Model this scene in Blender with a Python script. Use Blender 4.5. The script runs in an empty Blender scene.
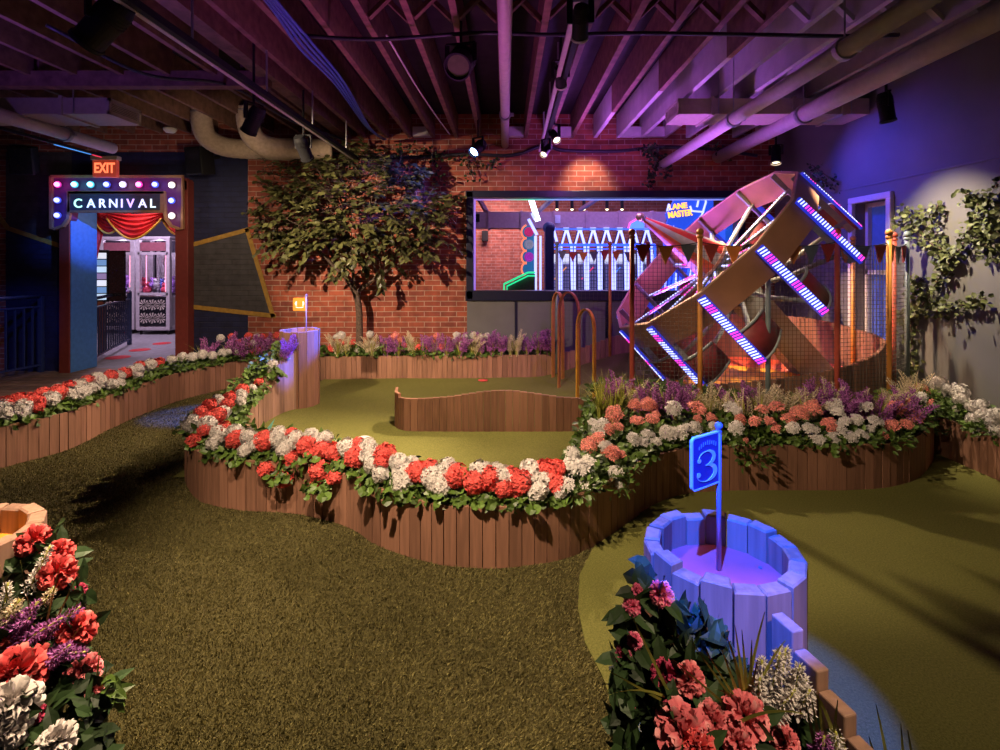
import bpy, bmesh, math, random
import numpy as np
from mathutils import Vector, Matrix

SC = bpy.context.scene
COL = SC.collection
PI = math.pi
R = math.radians
random.seed(7)
F = 520.0          # focal length in pixels of the 1000 x 750 frame
EYE = 1.45         # camera height (m)

# ------------------------------------------------------------------ camera
cam_d = bpy.data.cameras.new('camera')
cam = bpy.data.objects.new('camera', cam_d)
COL.objects.link(cam)
cam.location = (0, 0, EYE)
cam.rotation_euler = (R(90), 0, 0)
cam_d.sensor_width = 36
cam_d.lens = F / 1000 * 36
cam_d.shift_x = -0.005
cam_d.shift_y = -0.113
cam_d.clip_start = 0.05
SC.camera = cam
SC.view_settings.view_transform = 'Standard'
SC.view_settings.look = 'None'
SC.view_settings.gamma = 1
SC.view_settings.exposure = 0.0
SC.view_settings.use_curve_mapping = False

# ------------------------------------------------------------------ world and lights
W = bpy.data.worlds.new('world')
SC.world = W
W.use_nodes = True
W.node_tree.nodes['Background'].inputs[0].default_value = (0.30, 0.22, 0.42, 1)
W.node_tree.nodes['Background'].inputs[1].default_value = 0.03

def lamp(kind, name, loc, color, power, target=None, size=0.1, cone=60, blend=0.5, sy=None):
    d = bpy.data.lights.new(name, kind)
    d.color = color
    d.energy = power
    if kind == 'SPOT':
        d.spot_size = R(cone); d.spot_blend = blend; d.shadow_soft_size = size
    elif kind == 'AREA':
        d.size = size
        if sy: d.shape = 'RECTANGLE'; d.size_y = sy
    else:
        d.shadow_soft_size = size
    o = bpy.data.objects.new(name, d)
    if kind == 'SPOT' and loc[2] > 2.4: loc = Vector(loc) + (Vector(target) - Vector(loc)).normalized() * 0.2   # at the lens, clear of its housing
    o.location = loc
    if target is not None:
        o.rotation_euler = (Vector(target) - Vector(loc)).to_track_quat('-Z', 'Y').to_euler()
    COL.objects.link(o)
    return o

WARM = (1.0, 0.74, 0.48)
BLUE = (0.018, 0.085, 1.0)
PURP = (0.50, 0.13, 1.0)
MAG = (1.0, 0.15, 0.62)
# warm track spots, with some added fill lights among them
lamp('SPOT', 'spot_green', (-0.35, 3.6, 2.95), WARM, 520, (-0.75, 4.7, 0), 0.05, 80, 0.8)
lamp('SPOT', 'spot_center_left', (0.42, 5.5, 2.65), WARM, 760, (-2.2, 2.9, 0.0), 0.03, 64, 0.8)
lamp('SPOT', 'spot_center_right', (0.45, 5.3, 2.65), WARM, 420, (1.7, 2.2, 0), 0.03, 62, 0.8)
lamp('SPOT', 'spot_front_bed', (-1.5, 1.2, 2.95), WARM, 430, (1.7, 3.35, 0.05), 0.03, 36, 0.6)
lamp('SPOT', 'spot_front_left', (-1.75, 1.3, 2.95), WARM, 250, (-1.4, 3.15, 0.3), 0.03, 34, 0.7)
lamp('SPOT', 'spot_turf', (-0.75, 1.3, 2.98), WARM, 670, (-0.65, 2.0, 0), 0.04, 68, 0.9)
lamp('SPOT', 'spot_tree', (-2.9, 3.0, 2.6), WARM, 880, (-1.2, 6.75, 1.3), 0.03, 58, 0.8)
lamp('SPOT', 'fill_mural', (-2.6, 3.6, 2.6), WARM, 230, (-3.8, 6.75, 1.1), 0.03, 62, 0.9)  # added fill without a fixture, brightens the mural and its gold lines
lamp('SPOT', 'spot_row', (-2.0, 4.0, 2.55), WARM, 230, (-3.5, 4.9, 0.2), 0.03, 75, 0.8)
lamp('SPOT', 'spot_window_head', (1.0, 6.15, 2.95), WARM, 35, (1.05, 6.75, 2.45), 0.03, 80, 0.8)
lamp('SPOT', 'spot_right_wall', (2.5, 4.15, 2.7), (1.0, 0.80, 0.54), 270, (3.5, 4.06, 1.15), 0.03, 74, 0.9)
lamp('SPOT', 'spot_drum', (1.45, 5.0, 2.98), (1.0, 0.62, 0.36), 720, (3.05, 5.0, 0.5), 0.03, 52, 0.8)
lamp('SPOT', 'spot_wheel', (0.6, 4.6, 2.9), (1.0, 0.58, 0.72), 105, (1.7, 4.9, 1.8), 0.03, 45, 0.8)
lamp('SPOT', 'spot_peony_left', (-0.2, 0.9, 2.95), WARM, 105, (-1.08, 1.0, 0.5), 0.03, 44, 0.7)
lamp('SPOT', 'spot_peony_right', (0.75, -0.15, 2.95), WARM, 225, (0.45, 0.84, 0.45), 0.03, 25, 0.7)
lamp('SPOT', 'fill_tub', (3.1, 4.0, 2.9), WARM, 300, (2.1, 4.75, 0.39), 0.03, 34, 0.8)  # added fill, no known lamp here; brightens the yellow tub floor
lamp('SPOT', 'fill_posts', (0.9, 1.6, 2.95), WARM, 70, (2.1, 3.95, 0.9), 0.03, 44, 0.9)  # made-up fill that lifts the front fence posts
lamp('SPOT', 'fill_ducts', (-2.4, 4.6, 2.2), WARM, 45, (-3.8, 6.5, 2.75), 0.03, 70, 0.9)  # invented uplight with no fixture, brightens the fabric ducts and upper brick
# coloured par cans and an added blue fill
lamp('SPOT', 'par_blue_barrel', (-0.13, 0.1, 2.95), BLUE, 2000, (0.55, 1.25, 0.78), 0.012, 15.5, 0.35)
lamp('SPOT', 'par_blue_back', (-0.34, 5.75, 2.66), BLUE, 3200, (-2.62, 5.04, 0.15), 0.02, 15, 0.5)
lamp('SPOT', 'par_blue_pillar', (-3.0, 5.0, 2.7), (0.08, 0.26, 1.0), 620, (-5.5, 6.85, 1.85), 0.03, 19, 0.9)
lamp('SPOT', 'par_blue_wall', (2.4, 5.3, 2.75), (0.06, 0.06, 1.0), 100, (3.5, 4.9, 2.0), 0.03, 110, 1.0)
lamp('SPOT', 'par_purple_ceiling', (1.5, 5.2, 0.9), PURP, 430, (1.75, 5.2, 3.3), 0.2, 100, 0.9)
lamp('SPOT', 'par_purple_joists', (-0.6, 3.4, 1.2), (0.75, 0.13, 0.75), 95, (-0.5, 3.8, 3.3), 0.2, 110, 0.9)
lamp('SPOT', 'par_blue_joists', (-3.4, 2.4, 1.5), (0.30, 0.12, 1.0), 150, (-3.4, 2.8, 3.3), 0.2, 120, 0.9)
lamp('POINT', 'par_purple_brick', (0.8, 5.7, 2.65), (0.6, 0.15, 1.0), 20, None, 0.1)
lamp('SPOT', 'par_blue_tree', (-0.2, 5.6, 2.7), (0.1, 0.12, 1.0), 130, (-1.3, 6.4, 2.3), 0.02, 50, 0.8)
lamp('SPOT', 'fill_blue_rail', (-4.3, 4.4, 2.6), (0.06, 0.15, 1.0), 120, (-6.05, 6.3, 0.8), 0.02, 26, 0.8)  # added blue fill for the railing, no par can of its own
lamp('SPOT', 'par_purple_hoops', (1.1, 4.2, 2.9), PURP, 90, (1.1, 6.2, 0.3), 0.03, 60, 0.9)
# the rooms beyond
lamp('AREA', 'arcade_light', (2.0, 9.4, 3.2), (0.72, 0.42, 1.0), 120, (2.0, 9.4, 0), 3.0)
lamp('AREA', 'arcade_wall_light', (-0.3, 10.75, 2.7), (1.0, 0.60, 0.62), 60, (-0.2, 12.2, 1.3), 0.8)
lamp('AREA', 'carnival_light', (-6.6, 8.8, 2.9), (0.95, 0.72, 1.0), 110, (-7.0, 9.6, 0), 1.2)

# ------------------------------------------------------------------ helpers
def at(px, py, z):
    """the point at height z seen at pixel (px, py)"""
    d = F * (EYE - z) / (py - 262.0)
    return Vector(((px - 505.0) * d / F, d, z))

def atd(px, py, d):
    return Vector(((px - 505.0) * d / F, d, EYE - (py - 262.0) * d / F))

def tag(o, label=None, cat=None, group=None, kind=None):
    if label: o['label'] = label
    if cat: o['category'] = cat
    if group: o['group'] = group
    if kind: o['kind'] = kind
    return o

def empty(name, loc=(0, 0, 0), label=None, cat=None, group=None, rz=0.0):
    o = bpy.data.objects.new(name, None)
    o.empty_display_size = 0.05
    o.location = loc
    o.rotation_euler = (0, 0, rz)
    COL.objects.link(o)
    return tag(o, label, cat, group)

class MB:
    """collects shapes into one mesh"""
    def __init__(s): s.v = []; s.f = []; s.m = []
    def add(s, vs, fs, mi=0):
        b = len(s.v)
        s.v.extend([tuple(p) for p in vs])
        s.f.extend([tuple(i + b for i in q) for q in fs])
        s.m.extend([mi] * len(fs))
    def box(s, c, size, M=None, mi=0, bev=0.0):
        x, y, z = size[0] / 2, size[1] / 2, size[2] / 2
        c = Vector(c)
        if bev <= 0:
            vs = [Vector((i * x, j * y, k * z)) for i in (-1, 1) for j in (-1, 1) for k in (-1, 1)]
            fs = [(0, 1, 3, 2), (4, 6, 7, 5), (0, 4, 5, 1), (2, 3, 7, 6), (0, 2, 6, 4), (1, 5, 7, 3)]
        else:
            bm = bmesh.new()
            bmesh.ops.create_cube(bm, size=1)
            bmesh.ops.scale(bm, vec=(2 * x, 2 * y, 2 * z), verts=bm.verts)
            bmesh.ops.bevel(bm, geom=bm.edges[:], offset=bev, segments=2, affect='EDGES', profile=0.5)
            bm.verts.ensure_lookup_table()
            vs = [v.co.copy() for v in bm.verts]
            fs = [tuple(v.index for v in f.verts) for f in bm.faces]
            bm.free()
        if M is not None: vs = [M @ v for v in vs]
        s.add([v + c for v in vs], fs, mi)
    def bar(s, a, b, w, h, up=(0, 0, 1), mi=0):
        """rectangular bar from a to b; w across, h along up"""
        a = Vector(a); b = Vector(b); t = (b - a).normalized()
        side = t.cross(Vector(up))
        if side.length < 1e-4: side = t.cross(Vector((0, 1, 0)))
        side.normalize(); u = side.cross(t)
        vs = []
        for p in (a, b):
            for i, j in ((-1, -1), (1, -1), (1, 1), (-1, 1)):
                vs.append(p + side * (i * w / 2) + u * (j * h / 2))
        s.add(vs, [(0, 3, 2, 1), (4, 5, 6, 7), (0, 1, 5, 4), (1, 2, 6, 5), (2, 3, 7, 6), (3, 0, 4, 7)], mi)
    def tube(s, pts, rad, n=8, mi=0, cap=True, flat=1.0):
        pts = [Vector(p) for p in pts]
        if not isinstance(rad, (list, tuple)): rad = [rad] * len(pts)
        t0 = (pts[1] - pts[0]).normalized()
        u = t0.cross(Vector((0, 0, 1)))
        if u.length < 1e-3: u = t0.cross(Vector((0, 1, 0)))
        u.normalize()
        vs = []; fs = []
        for i, p in enumerate(pts):
            t = (pts[min(i + 1, len(pts) - 1)] - pts[max(i - 1, 0)])
            if t.length < 1e-9: t = t0
            t = t.normalized()
            u = u - t * u.dot(t)
            if u.length < 1e-6: u = t.orthogonal()
            u.normalize(); w = t.cross(u)
            for k in range(n):
                a = 2 * PI * k / n
                vs.append(p + (u * math.cos(a) + w * math.sin(a) * flat) * rad[i])
        for i in range(len(pts) - 1):
            for k in range(n):
                k2 = (k + 1) % n
                fs.append((i * n + k, i * n + k2, (i + 1) * n + k2, (i + 1) * n + k))
        if cap:
            fs.append(tuple(reversed(range(n))))
            fs.append(tuple((len(pts) - 1) * n + k for k in range(n)))
        s.add(vs, fs, mi)
    def ball(s, c, r, nu=12, nv=8, mi=0, sc=(1, 1, 1)):
        c = Vector(c); vs = [c + Vector((0, 0, r * sc[2]))]; fs = []
        for j in range(1, nv):
            t = PI * j / nv
            for i in range(nu):
                a = 2 * PI * i / nu
                vs.append(c + Vector((r * sc[0] * math.sin(t) * math.cos(a), r * sc[1] * math.sin(t) * math.sin(a), r * sc[2] * math.cos(t))))
        vs.append(c - Vector((0, 0, r * sc[2])))
        for i in range(nu):
            fs.append((0, 1 + i, 1 + (i + 1) % nu))
            for j in range(nv - 2):
                a = 1 + j * nu
                fs.append((a + i, a + nu + i, a + nu + (i + 1) % nu, a + (i + 1) % nu))
            b = 1 + (nv - 2) * nu
            fs.append((b + i, len(vs) - 1, b + (i + 1) % nu))
        s.add(vs, fs, mi)
    def lathe(s, prof, n=24, M=None, mi=0, closed=False):
        """prof: (r, z) list"""
        vs = []; fs = []
        for r, z in prof:
            for k in range(n):
                a = 2 * PI * k / n
                p = Vector((r * math.cos(a), r * math.sin(a), z))
                vs.append(M @ p if M is not None else p)
        m = len(prof)
        for i in range(m if closed else m - 1):
            for k in range(n):
                k2 = (k + 1) % n
                fs.append((i * n + k, i * n + k2, ((i + 1) % m) * n + k2, ((i + 1) % m) * n + k))
        s.add(vs, fs, mi)
    def prism(s, poly, y0, y1, mi=0):
        """polygon in (x, z) extruded along y"""
        n = len(poly)
        vs = [(x, y0, z) for x, z in poly] + [(x, y1, z) for x, z in poly]
        fs = [tuple(range(n)), tuple(reversed(range(n, 2 * n)))]
        fs += [(i, i + n, (i + 1) % n + n, (i + 1) % n) for i in range(n)]
        s.add(vs, fs, mi)
    def mesh(s, name, mats, smooth=False):
        me = bpy.data.meshes.new(name)
        me.from_pydata(s.v, [], s.f)
        for m in (mats if isinstance(mats, (list, tuple)) else [mats]): me.materials.append(m)
        me.polygons.foreach_set('material_index', s.m)
        if smooth: me.polygons.foreach_set('use_smooth', [True] * len(s.f))
        me.update()
        return me
    def build(s, name, mats, parent=None, smooth=False, fix=True):
        me = s.mesh(name, mats, smooth)
        if fix and len(s.f) < 60000:
            bm = bmesh.new(); bm.from_mesh(me)
            bmesh.ops.recalc_face_normals(bm, faces=bm.faces[:])
            bm.to_mesh(me); bm.free()
        return link(name, me, parent)

def link(name, me, parent=None, loc=None):
    o = bpy.data.objects.new(name, me)
    COL.objects.link(o)
    if parent is not None: o.parent = parent
    if loc is not None: o.location = loc
    return o

def structure(o):
    o['kind'] = 'structure'
    return o

# ------------------------------------------------------------------ materials
class NT:
    def __init__(s, m):
        m.use_nodes = True
        s.t = m.node_tree
        s.b = s.t.nodes['Principled BSDF']
    def n(s, ty, **kw):
        o = s.t.nodes.new(ty)
        for k, v in kw.items():
            if k in o.inputs: o.inputs[k].default_value = v
            else: setattr(o, k, v)
        return o
    def l(s, a, b): s.t.links.new(a, b)
    def ramp(s, fac, stops):
        r = s.n('ShaderNodeValToRGB')
        e = r.color_ramp.elements
        while len(e) < len(stops): e.new(0.5)
        for i, (p, c) in enumerate(stops):
            e[i].position = p; e[i].color = (*c, 1)
        s.l(fac, r.inputs['Fac'])
        return r.outputs['Color']
    def bump(s, h, strength=0.3, dist=0.01):
        b = s.n('ShaderNodeBump', Strength=strength, Distance=dist)
        s.l(h, b.inputs['Height']); s.l(b.outputs['Normal'], s.b.inputs['Normal'])
    def coords(s, kind='Object', scale=(1, 1, 1)):
        c = s.n('ShaderNodeTexCoord'); m = s.n('ShaderNodeMapping')
        m.inputs['Scale'].default_value = scale
        s.l(c.outputs[kind], m.inputs['Vector'])
        return m.outputs['Vector']

def mat(name, col, rough=0.6, metal=0.0, var=0.12, nscale=20, emit=None, estr=0.0, bump=0.0, spec=0.4, island=0.0, trans=0.0):
    m = bpy.data.materials.new(name); t = NT(m); b = t.b
    b.inputs['Roughness'].default_value = rough
    b.inputs['Metallic'].default_value = metal
    b.inputs['Specular IOR Level'].default_value = spec
    v = t.coords()
    nz = t.n('ShaderNodeTexNoise', Scale=nscale, Detail=4.0)
    t.l(v, nz.inputs['Vector'])
    fac = nz.outputs['Fac']
    if island > 0:
        g = t.n('ShaderNodeNewGeometry')
        mx = t.n('ShaderNodeMath', operation='MULTIPLY_ADD')
        t.l(g.outputs['Random Per Island'], mx.inputs[0]); mx.inputs[1].default_value = island
        t.l(fac, mx.inputs[2])
        sb = t.n('ShaderNodeMath', operation='SUBTRACT'); t.l(mx.outputs[0], sb.inputs[0]); sb.inputs[1].default_value = island / 2
        fac = sb.outputs[0]
    lo = tuple(c * (1 - var) for c in col); hi = tuple(min(1, c * (1 + var)) for c in col)
    t.l(t.ramp(fac, [(0.3, lo), (0.7, hi)]), b.inputs['Base Color'])
    if emit:
        b.inputs['Emission Color'].default_value = (*emit, 1)
        b.inputs['Emission Strength'].default_value = estr
    if bump > 0: t.bump(nz.outputs['Fac'], bump, 0.01)
    if trans > 0: b.inputs['Transmission Weight'].default_value = trans
    return m

def glow(name, col, strength):
    m = bpy.data.materials.new(name); t = NT(m)
    t.b.inputs['Base Color'].default_value = (*[c * 0.5 for c in col], 1)
    t.b.inputs['Emission Color'].default_value = (*col, 1)
    t.b.inputs['Emission Strength'].default_value = strength
    return m

def brick(name, c1, c2, mortar, painted=False):
    m = bpy.data.materials.new(name); t = NT(m)
    c = t.n('ShaderNodeTexCoord'); sep = t.n('ShaderNodeSeparateXYZ'); cmb = t.n('ShaderNodeCombineXYZ')
    t.l(c.outputs['Object'], sep.inputs[0]); t.l(sep.outputs['X'], cmb.inputs['X']); t.l(sep.outputs['Z'], cmb.inputs['Y'])
    dn = t.n('ShaderNodeTexNoise', Scale=2.0, Detail=2.0); t.l(cmb.outputs[0], dn.inputs['Vector'])
    sb = t.n('ShaderNodeVectorMath', operation='MULTIPLY_ADD'); t.l(dn.outputs['Color'], sb.inputs[0])
    sb.inputs[1].default_value = (0.012, 0.012, 0); t.l(cmb.outputs[0], sb.inputs[2])
    bt = t.n('ShaderNodeTexBrick')
    bt.offset = 0.5
    for k, v in (('Color1', (*c1, 1)), ('Color2', (*c2, 1)), ('Mortar', (*mortar, 1)), ('Scale', 1.0), ('Mortar Size', 0.0055),
                 ('Mortar Smooth', 0.25), ('Bias', -0.1), ('Brick Width', 0.208), ('Row Height', 0.0677)):
        bt.inputs[k].default_value = v
    t.l(sb.outputs[0], bt.inputs['Vector'])
    n2 = t.n('ShaderNodeTexNoise', Scale=9.0, Detail=6.0); t.l(cmb.outputs[0], n2.inputs['Vector'])
    mx = t.n('ShaderNodeMix', data_type='RGBA', blend_type='MULTIPLY'); mx.inputs['Factor'].default_value = 0.75
    t.l(bt.outputs['Color'], mx.inputs['A'])
    t.l(t.ramp(n2.outputs['Fac'], [(0.3, (0.55, 0.5, 0.5)), (0.65, (1.15, 1.1, 1.1))]), mx.inputs['B'])
    t.l(mx.outputs['Result'], t.b.inputs['Base Color'])
    t.b.inputs['Roughness'].default_value = 0.55 if painted else 0.85
    iv = t.n('ShaderNodeMath', operation='MULTIPLY_ADD'); t.l(bt.outputs['Fac'], iv.inputs[0]); iv.inputs[1].default_value = -1.0
    t.l(n2.outputs['Fac'], iv.inputs[2])
    t.bump(iv.outputs[0], 0.5, 0.008)
    return m

def turf(name, c_dark, c_mid, c_light, fine=420, patch=1.3, bump=0.8, dist=0.01):
    m = bpy.data.materials.new(name); t = NT(m)
    v = t.coords('Object')
    a = t.n('ShaderNodeTexNoise', Scale=fine, Detail=3.0, Roughness=0.7); t.l(v, a.inputs['Vector'])
    b = t.n('ShaderNodeTexNoise', Scale=fine / 4, Detail=4.0); t.l(v, b.inputs['Vector'])
    p = t.n('ShaderNodeTexNoise', Scale=patch, Detail=3.0); t.l(v, p.inputs['Vector'])
    s1 = t.n('ShaderNodeMath', operation='ADD'); t.l(a.outputs['Fac'], s1.inputs[0]); t.l(b.outputs['Fac'], s1.inputs[1])
    s2 = t.n('ShaderNodeMath', operation='MULTIPLY_ADD'); t.l(p.outputs['Fac'], s2.inputs[0]); s2.inputs[1].default_value = 0.5; t.l(s1.outputs[0], s2.inputs[2])
    s3 = t.n('ShaderNodeMath', operation='MULTIPLY'); t.l(s2.outputs[0], s3.inputs[0]); s3.inputs[1].default_value = 0.4
    t.l(t.ramp(s3.outputs[0], [(0.36, c_dark), (0.5, c_mid), (0.64, c_light)]), t.b.inputs['Base Color'])
    t.b.inputs['Roughness'].default_value = 0.95
    t.b.inputs['Specular IOR Level'].default_value = 0.1
    t.bump(s1.outputs[0], bump, dist)
    return m

def plank_mat(name, col, var=0.25, island=0.5, zs=4.0, bump=0.15):
    """timber with grain running along z and a tone of its own per board"""
    m = bpy.data.materials.new(name); t = NT(m)
    v = t.coords('Object', (60, 60, zs))
    nz = t.n('ShaderNodeTexNoise', Scale=1.0, Detail=5.0); t.l(v, nz.inputs['Vector'])
    g = t.n('ShaderNodeNewGeometry')
    mx = t.n('ShaderNodeMath', operation='MULTIPLY_ADD'); t.l(g.outputs['Random Per Island'], mx.inputs[0]); mx.inputs[1].default_value = island; t.l(nz.outputs['Fac'], mx.inputs[2])
    sb = t.n('ShaderNodeMath', operation='SUBTRACT'); t.l(mx.outputs[0], sb.inputs[0]); sb.inputs[1].default_value = island / 2
    t.l(t.ramp(sb.outputs[0], [(0.25, tuple(c * (1 - var) for c in col)), (0.75, tuple(min(1, c * (1 + var)) for c in col))]), t.b.inputs['Base Color'])
    t.b.inputs['Roughness'].default_value = 0.6
    t.b.inputs['Specular IOR Level'].default_value = 0.3
    t.bump(nz.outputs['Fac'], bump, 0.004)
    return m

M = {}
M['brick'] = brick('red_brick', (0.36, 0.085, 0.045), (0.20, 0.05, 0.035), (0.40, 0.27, 0.21))
M['brick_room'] = brick('arcade_brick', (0.42, 0.14, 0.09), (0.30, 0.10, 0.07), (0.45, 0.33, 0.28))
M['paint_navy'] = brick('navy_painted_brick', (0.013, 0.016, 0.062), (0.011, 0.013, 0.052), (0.009, 0.010, 0.038), True)
M['paint_grey'] = brick('charcoal_painted_brick', (0.060, 0.056, 0.062), (0.052, 0.049, 0.055), (0.04, 0.038, 0.042), True)
M['paint_gold'] = mat('gold_paint', (0.34, 0.19, 0.035), 0.6, var=0.2)
M['plaster'] = mat('grey_plaster', (0.15, 0.145, 0.14), 0.75, var=0.06, nscale=4, bump=0.05)
M['panel_grey'] = mat('grey_wall_panel', (0.13, 0.125, 0.13), 0.6, var=0.08, nscale=5)
M['turf'] = turf('coarse_turf', (0.04, 0.035, 0.013), (0.108, 0.094, 0.036), (0.20, 0.17, 0.07), 260, 1.1, 1.0, 0.012)
M['green'] = turf('fine_putting_turf', (0.085, 0.087, 0.022), (0.150, 0.147, 0.040), (0.21, 0.205, 0.062), 520, 1.0, 0.4, 0.004)
M['timber'] = plank_mat('brown_planter_timber', (0.285, 0.140, 0.092))
M['timber_pale'] = plank_mat('weathered_timber', (0.30, 0.175, 0.125), 0.3)
M['deck'] = mat('boardwalk_timber', (0.20, 0.125, 0.085), 0.6, var=0.35, nscale=9, island=0.5)
M['soil'] = mat('dark_soil', (0.020, 0.020, 0.012), 0.95, var=0.4, nscale=60, bump=0.6)
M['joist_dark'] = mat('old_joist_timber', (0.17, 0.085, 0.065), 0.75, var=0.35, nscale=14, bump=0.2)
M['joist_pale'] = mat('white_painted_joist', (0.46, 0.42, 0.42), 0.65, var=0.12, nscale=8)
M['ceiling_board'] = mat('dark_ceiling_boards', (0.016, 0.011, 0.012), 0.85, var=0.4, nscale=9)
M['ceiling_pale'] = mat('painted_ceiling_boards', (0.34, 0.31, 0.32), 0.75, var=0.1, nscale=9)
M['pipe'] = mat('painted_pipe', (0.50, 0.43, 0.43), 0.5, var=0.08)
M['duct'] = mat('painted_duct', (0.40, 0.33, 0.26), 0.55, var=0.08)
M['flex'] = mat('fabric_duct', (0.42, 0.32, 0.24), 0.8, var=0.15, nscale=30, bump=0.3)
M['black'] = mat('black_metal', (0.012, 0.012, 0.014), 0.6, var=0.2, spec=0.2)
M['black_gloss'] = mat('black_gloss', (0.010, 0.010, 0.014), 0.2, var=0.1)
M['cable'] = mat('black_cable', (0.02, 0.02, 0.03), 0.5)
M['cable_blue'] = mat('blue_cable', (0.05, 0.09, 0.35), 0.4)
M['steel'] = mat('grey_steel', (0.35, 0.35, 0.36), 0.4, 0.7)
M['lens_warm'] = glow('warm_lamp_lens', (1.0, 0.82, 0.55), 5.0)
M['lens_dim'] = glow('dim_lamp_lens', (1.0, 0.82, 0.55), 0.6)
M['lens_off'] = mat('unlit_lens', (0.10, 0.10, 0.06), 0.15)
M['lens_blue'] = glow('blue_lamp_lens', (0.25, 0.4, 1.0), 14.0)
M['white_paint'] = mat('white_paint', (0.62, 0.59, 0.54), 0.5, var=0.05)
M['win_navy'] = mat('navy_window_frame', (0.012, 0.013, 0.035), 0.35, var=0.1)
M['leaf'] = mat('green_leaf', (0.075, 0.13, 0.022), 0.45, var=0.45, nscale=14, island=0.6, spec=0.4)
M['leaf_dark'] = mat('dark_leaf', (0.022, 0.043, 0.014), 0.5, var=0.5, nscale=14, island=0.7, spec=0.25)
M['leaf_tree'] = mat('tree_leaf', (0.085, 0.088, 0.030), 0.42, var=0.55, nscale=10, island=0.8, spec=0.5)
M['leaf_ivy'] = mat('ivy_leaf', (0.085, 0.10, 0.034), 0.5, var=0.5, nscale=14, island=0.7)
M['grass'] = mat('tall_grass_blade', (0.40, 0.40, 0.075), 0.6, var=0.4, nscale=14, island=0.6)
M['bark'] = mat('tree_bark', (0.105, 0.070, 0.055), 0.85, var=0.4, nscale=40, bump=0.5)
M['coral'] = mat('coral_petal', (0.70, 0.10, 0.09), 0.65, var=0.30, nscale=30, island=0.5, spec=0.2)
M['salmon'] = mat('salmon_petal', (0.72, 0.235, 0.20), 0.65, var=0.38, nscale=30, island=0.6, spec=0.2)
M['white_petal'] = mat('white_petal', (0.62, 0.575, 0.56), 0.65, var=0.18, nscale=30, island=0.4, spec=0.2)
M['cream'] = mat('cream_plume', (0.60, 0.50, 0.36), 0.8, var=0.25, nscale=30, island=0.5, spec=0.1)
M['purple'] = mat('purple_floret', (0.36, 0.115, 0.36), 0.7, var=0.4, nscale=30, island=0.7, spec=0.1)
M['pink'] = mat('pink_petal', (0.80, 0.16, 0.28), 0.6, var=0.25, nscale=30, island=0.5, spec=0.2)

# ================================================================== THE SETTING
D = 6.75           # distance of the brick back wall
XR = 3.5           # right wall
ZB = 3.06          # underside of the joists

def sstep(t): t = max(0.0, min(1.0, t)); return t * t * (3 - 2 * t)

# floor
mb = MB(); mb.box((0, 4.2, -0.05), (16, 16, 0.1)); structure(mb.build('floor', M['turf']))

# right wall (grey plaster, dado line) with its deep window
def wall_rects(mb, axis, pos, th, u0, u1, z0, z1, holes):
    """a wall with rectangular holes (u0, u1, z0, z1); axis 'y' = wall facing -y, 'x' = wall facing -x"""
    us = sorted({u0, u1, *[h[0] for h in holes], *[h[1] for h in holes]})
    zs = sorted({z0, z1, *[h[2] for h in holes], *[h[3] for h in holes]})
    for a, b in zip(us, us[1:]):
        for c, d in zip(zs, zs[1:]):
            mu, mz = (a + b) / 2, (c + d) / 2
            if any(h[0] < mu < h[1] and h[2] < mz < h[3] for h in holes): continue
            if axis == 'y': mb.box((mu, pos + th / 2, mz), (b - a, th, d - c))
            else: mb.box((pos + th / 2, mu, mz), (th, b - a, d - c))
RW = (4.74, 5.20, 0.62, 2.03)
mb = MB(); wall_rects(mb, 'x', XR, 0.22, -1.5, D, 0, 3.4, [RW])
structure(mb.build('wall_right', M['plaster']))
mb = MB(); mb.box((XR - 0.004, 2.6, 2.19), (0.008, 8.2, 0.018), bev=0.004)
structure(mb.build('trim_1', M['plaster']))
w = structure(MB().build('window_2', M['white_paint']))
mb = MB()
y0, y1, z0, z1 = RW
mb.box((XR - 0.01, (y0 + y1) / 2, z1 + 0.03), (0.05, y1 - y0 + 0.12, 0.06), bev=0.006)
for y in (y0 - 0.03, y1 + 0.03): mb.box((XR - 0.01, y, (z0 + z1) / 2), (0.05, 0.06, z1 - z0), bev=0.006)
mb.box((XR - 0.02, (y0 + y1) / 2, z0 - 0.02), (0.10, y1 - y0 + 0.16, 0.04), bev=0.006)
for y in (y0 + 0.02, y1 - 0.02): mb.box((XR + 0.12, y, (z0 + z1) / 2), (0.04, 0.04, z1 - z0))
for z in (z0 + 0.02, 1.35, z1 - 0.02): mb.box((XR + 0.12, (y0 + y1) / 2, z), (0.04, y1 - y0, 0.04))
mb.build('window_frame', M['white_paint'], w)
mb = MB(); mb.box((XR + 0.15, (y0 + y1) / 2, (z0 + z1) / 2), (0.01, y1 - y0, z1 - z0))
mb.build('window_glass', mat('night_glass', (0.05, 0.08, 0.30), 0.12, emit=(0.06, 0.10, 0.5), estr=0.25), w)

# back wall: brick with the window to the arcade and the carnival doorway
WX0, WX1, WZ0, WZ1 = -0.50, 3.08, 0.97, 2.36
DX0, DX1, DZ = -5.56, -4.19, 2.36
mb = MB(); wall_rects(mb, 'y', D, 0.22, -8.0, XR + 0.3, 0, 3.4, [(WX0, WX1, WZ0, WZ1), (DX0, DX1, -0.01, DZ)])
structure(mb.build('wall_back', M['brick']))
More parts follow.
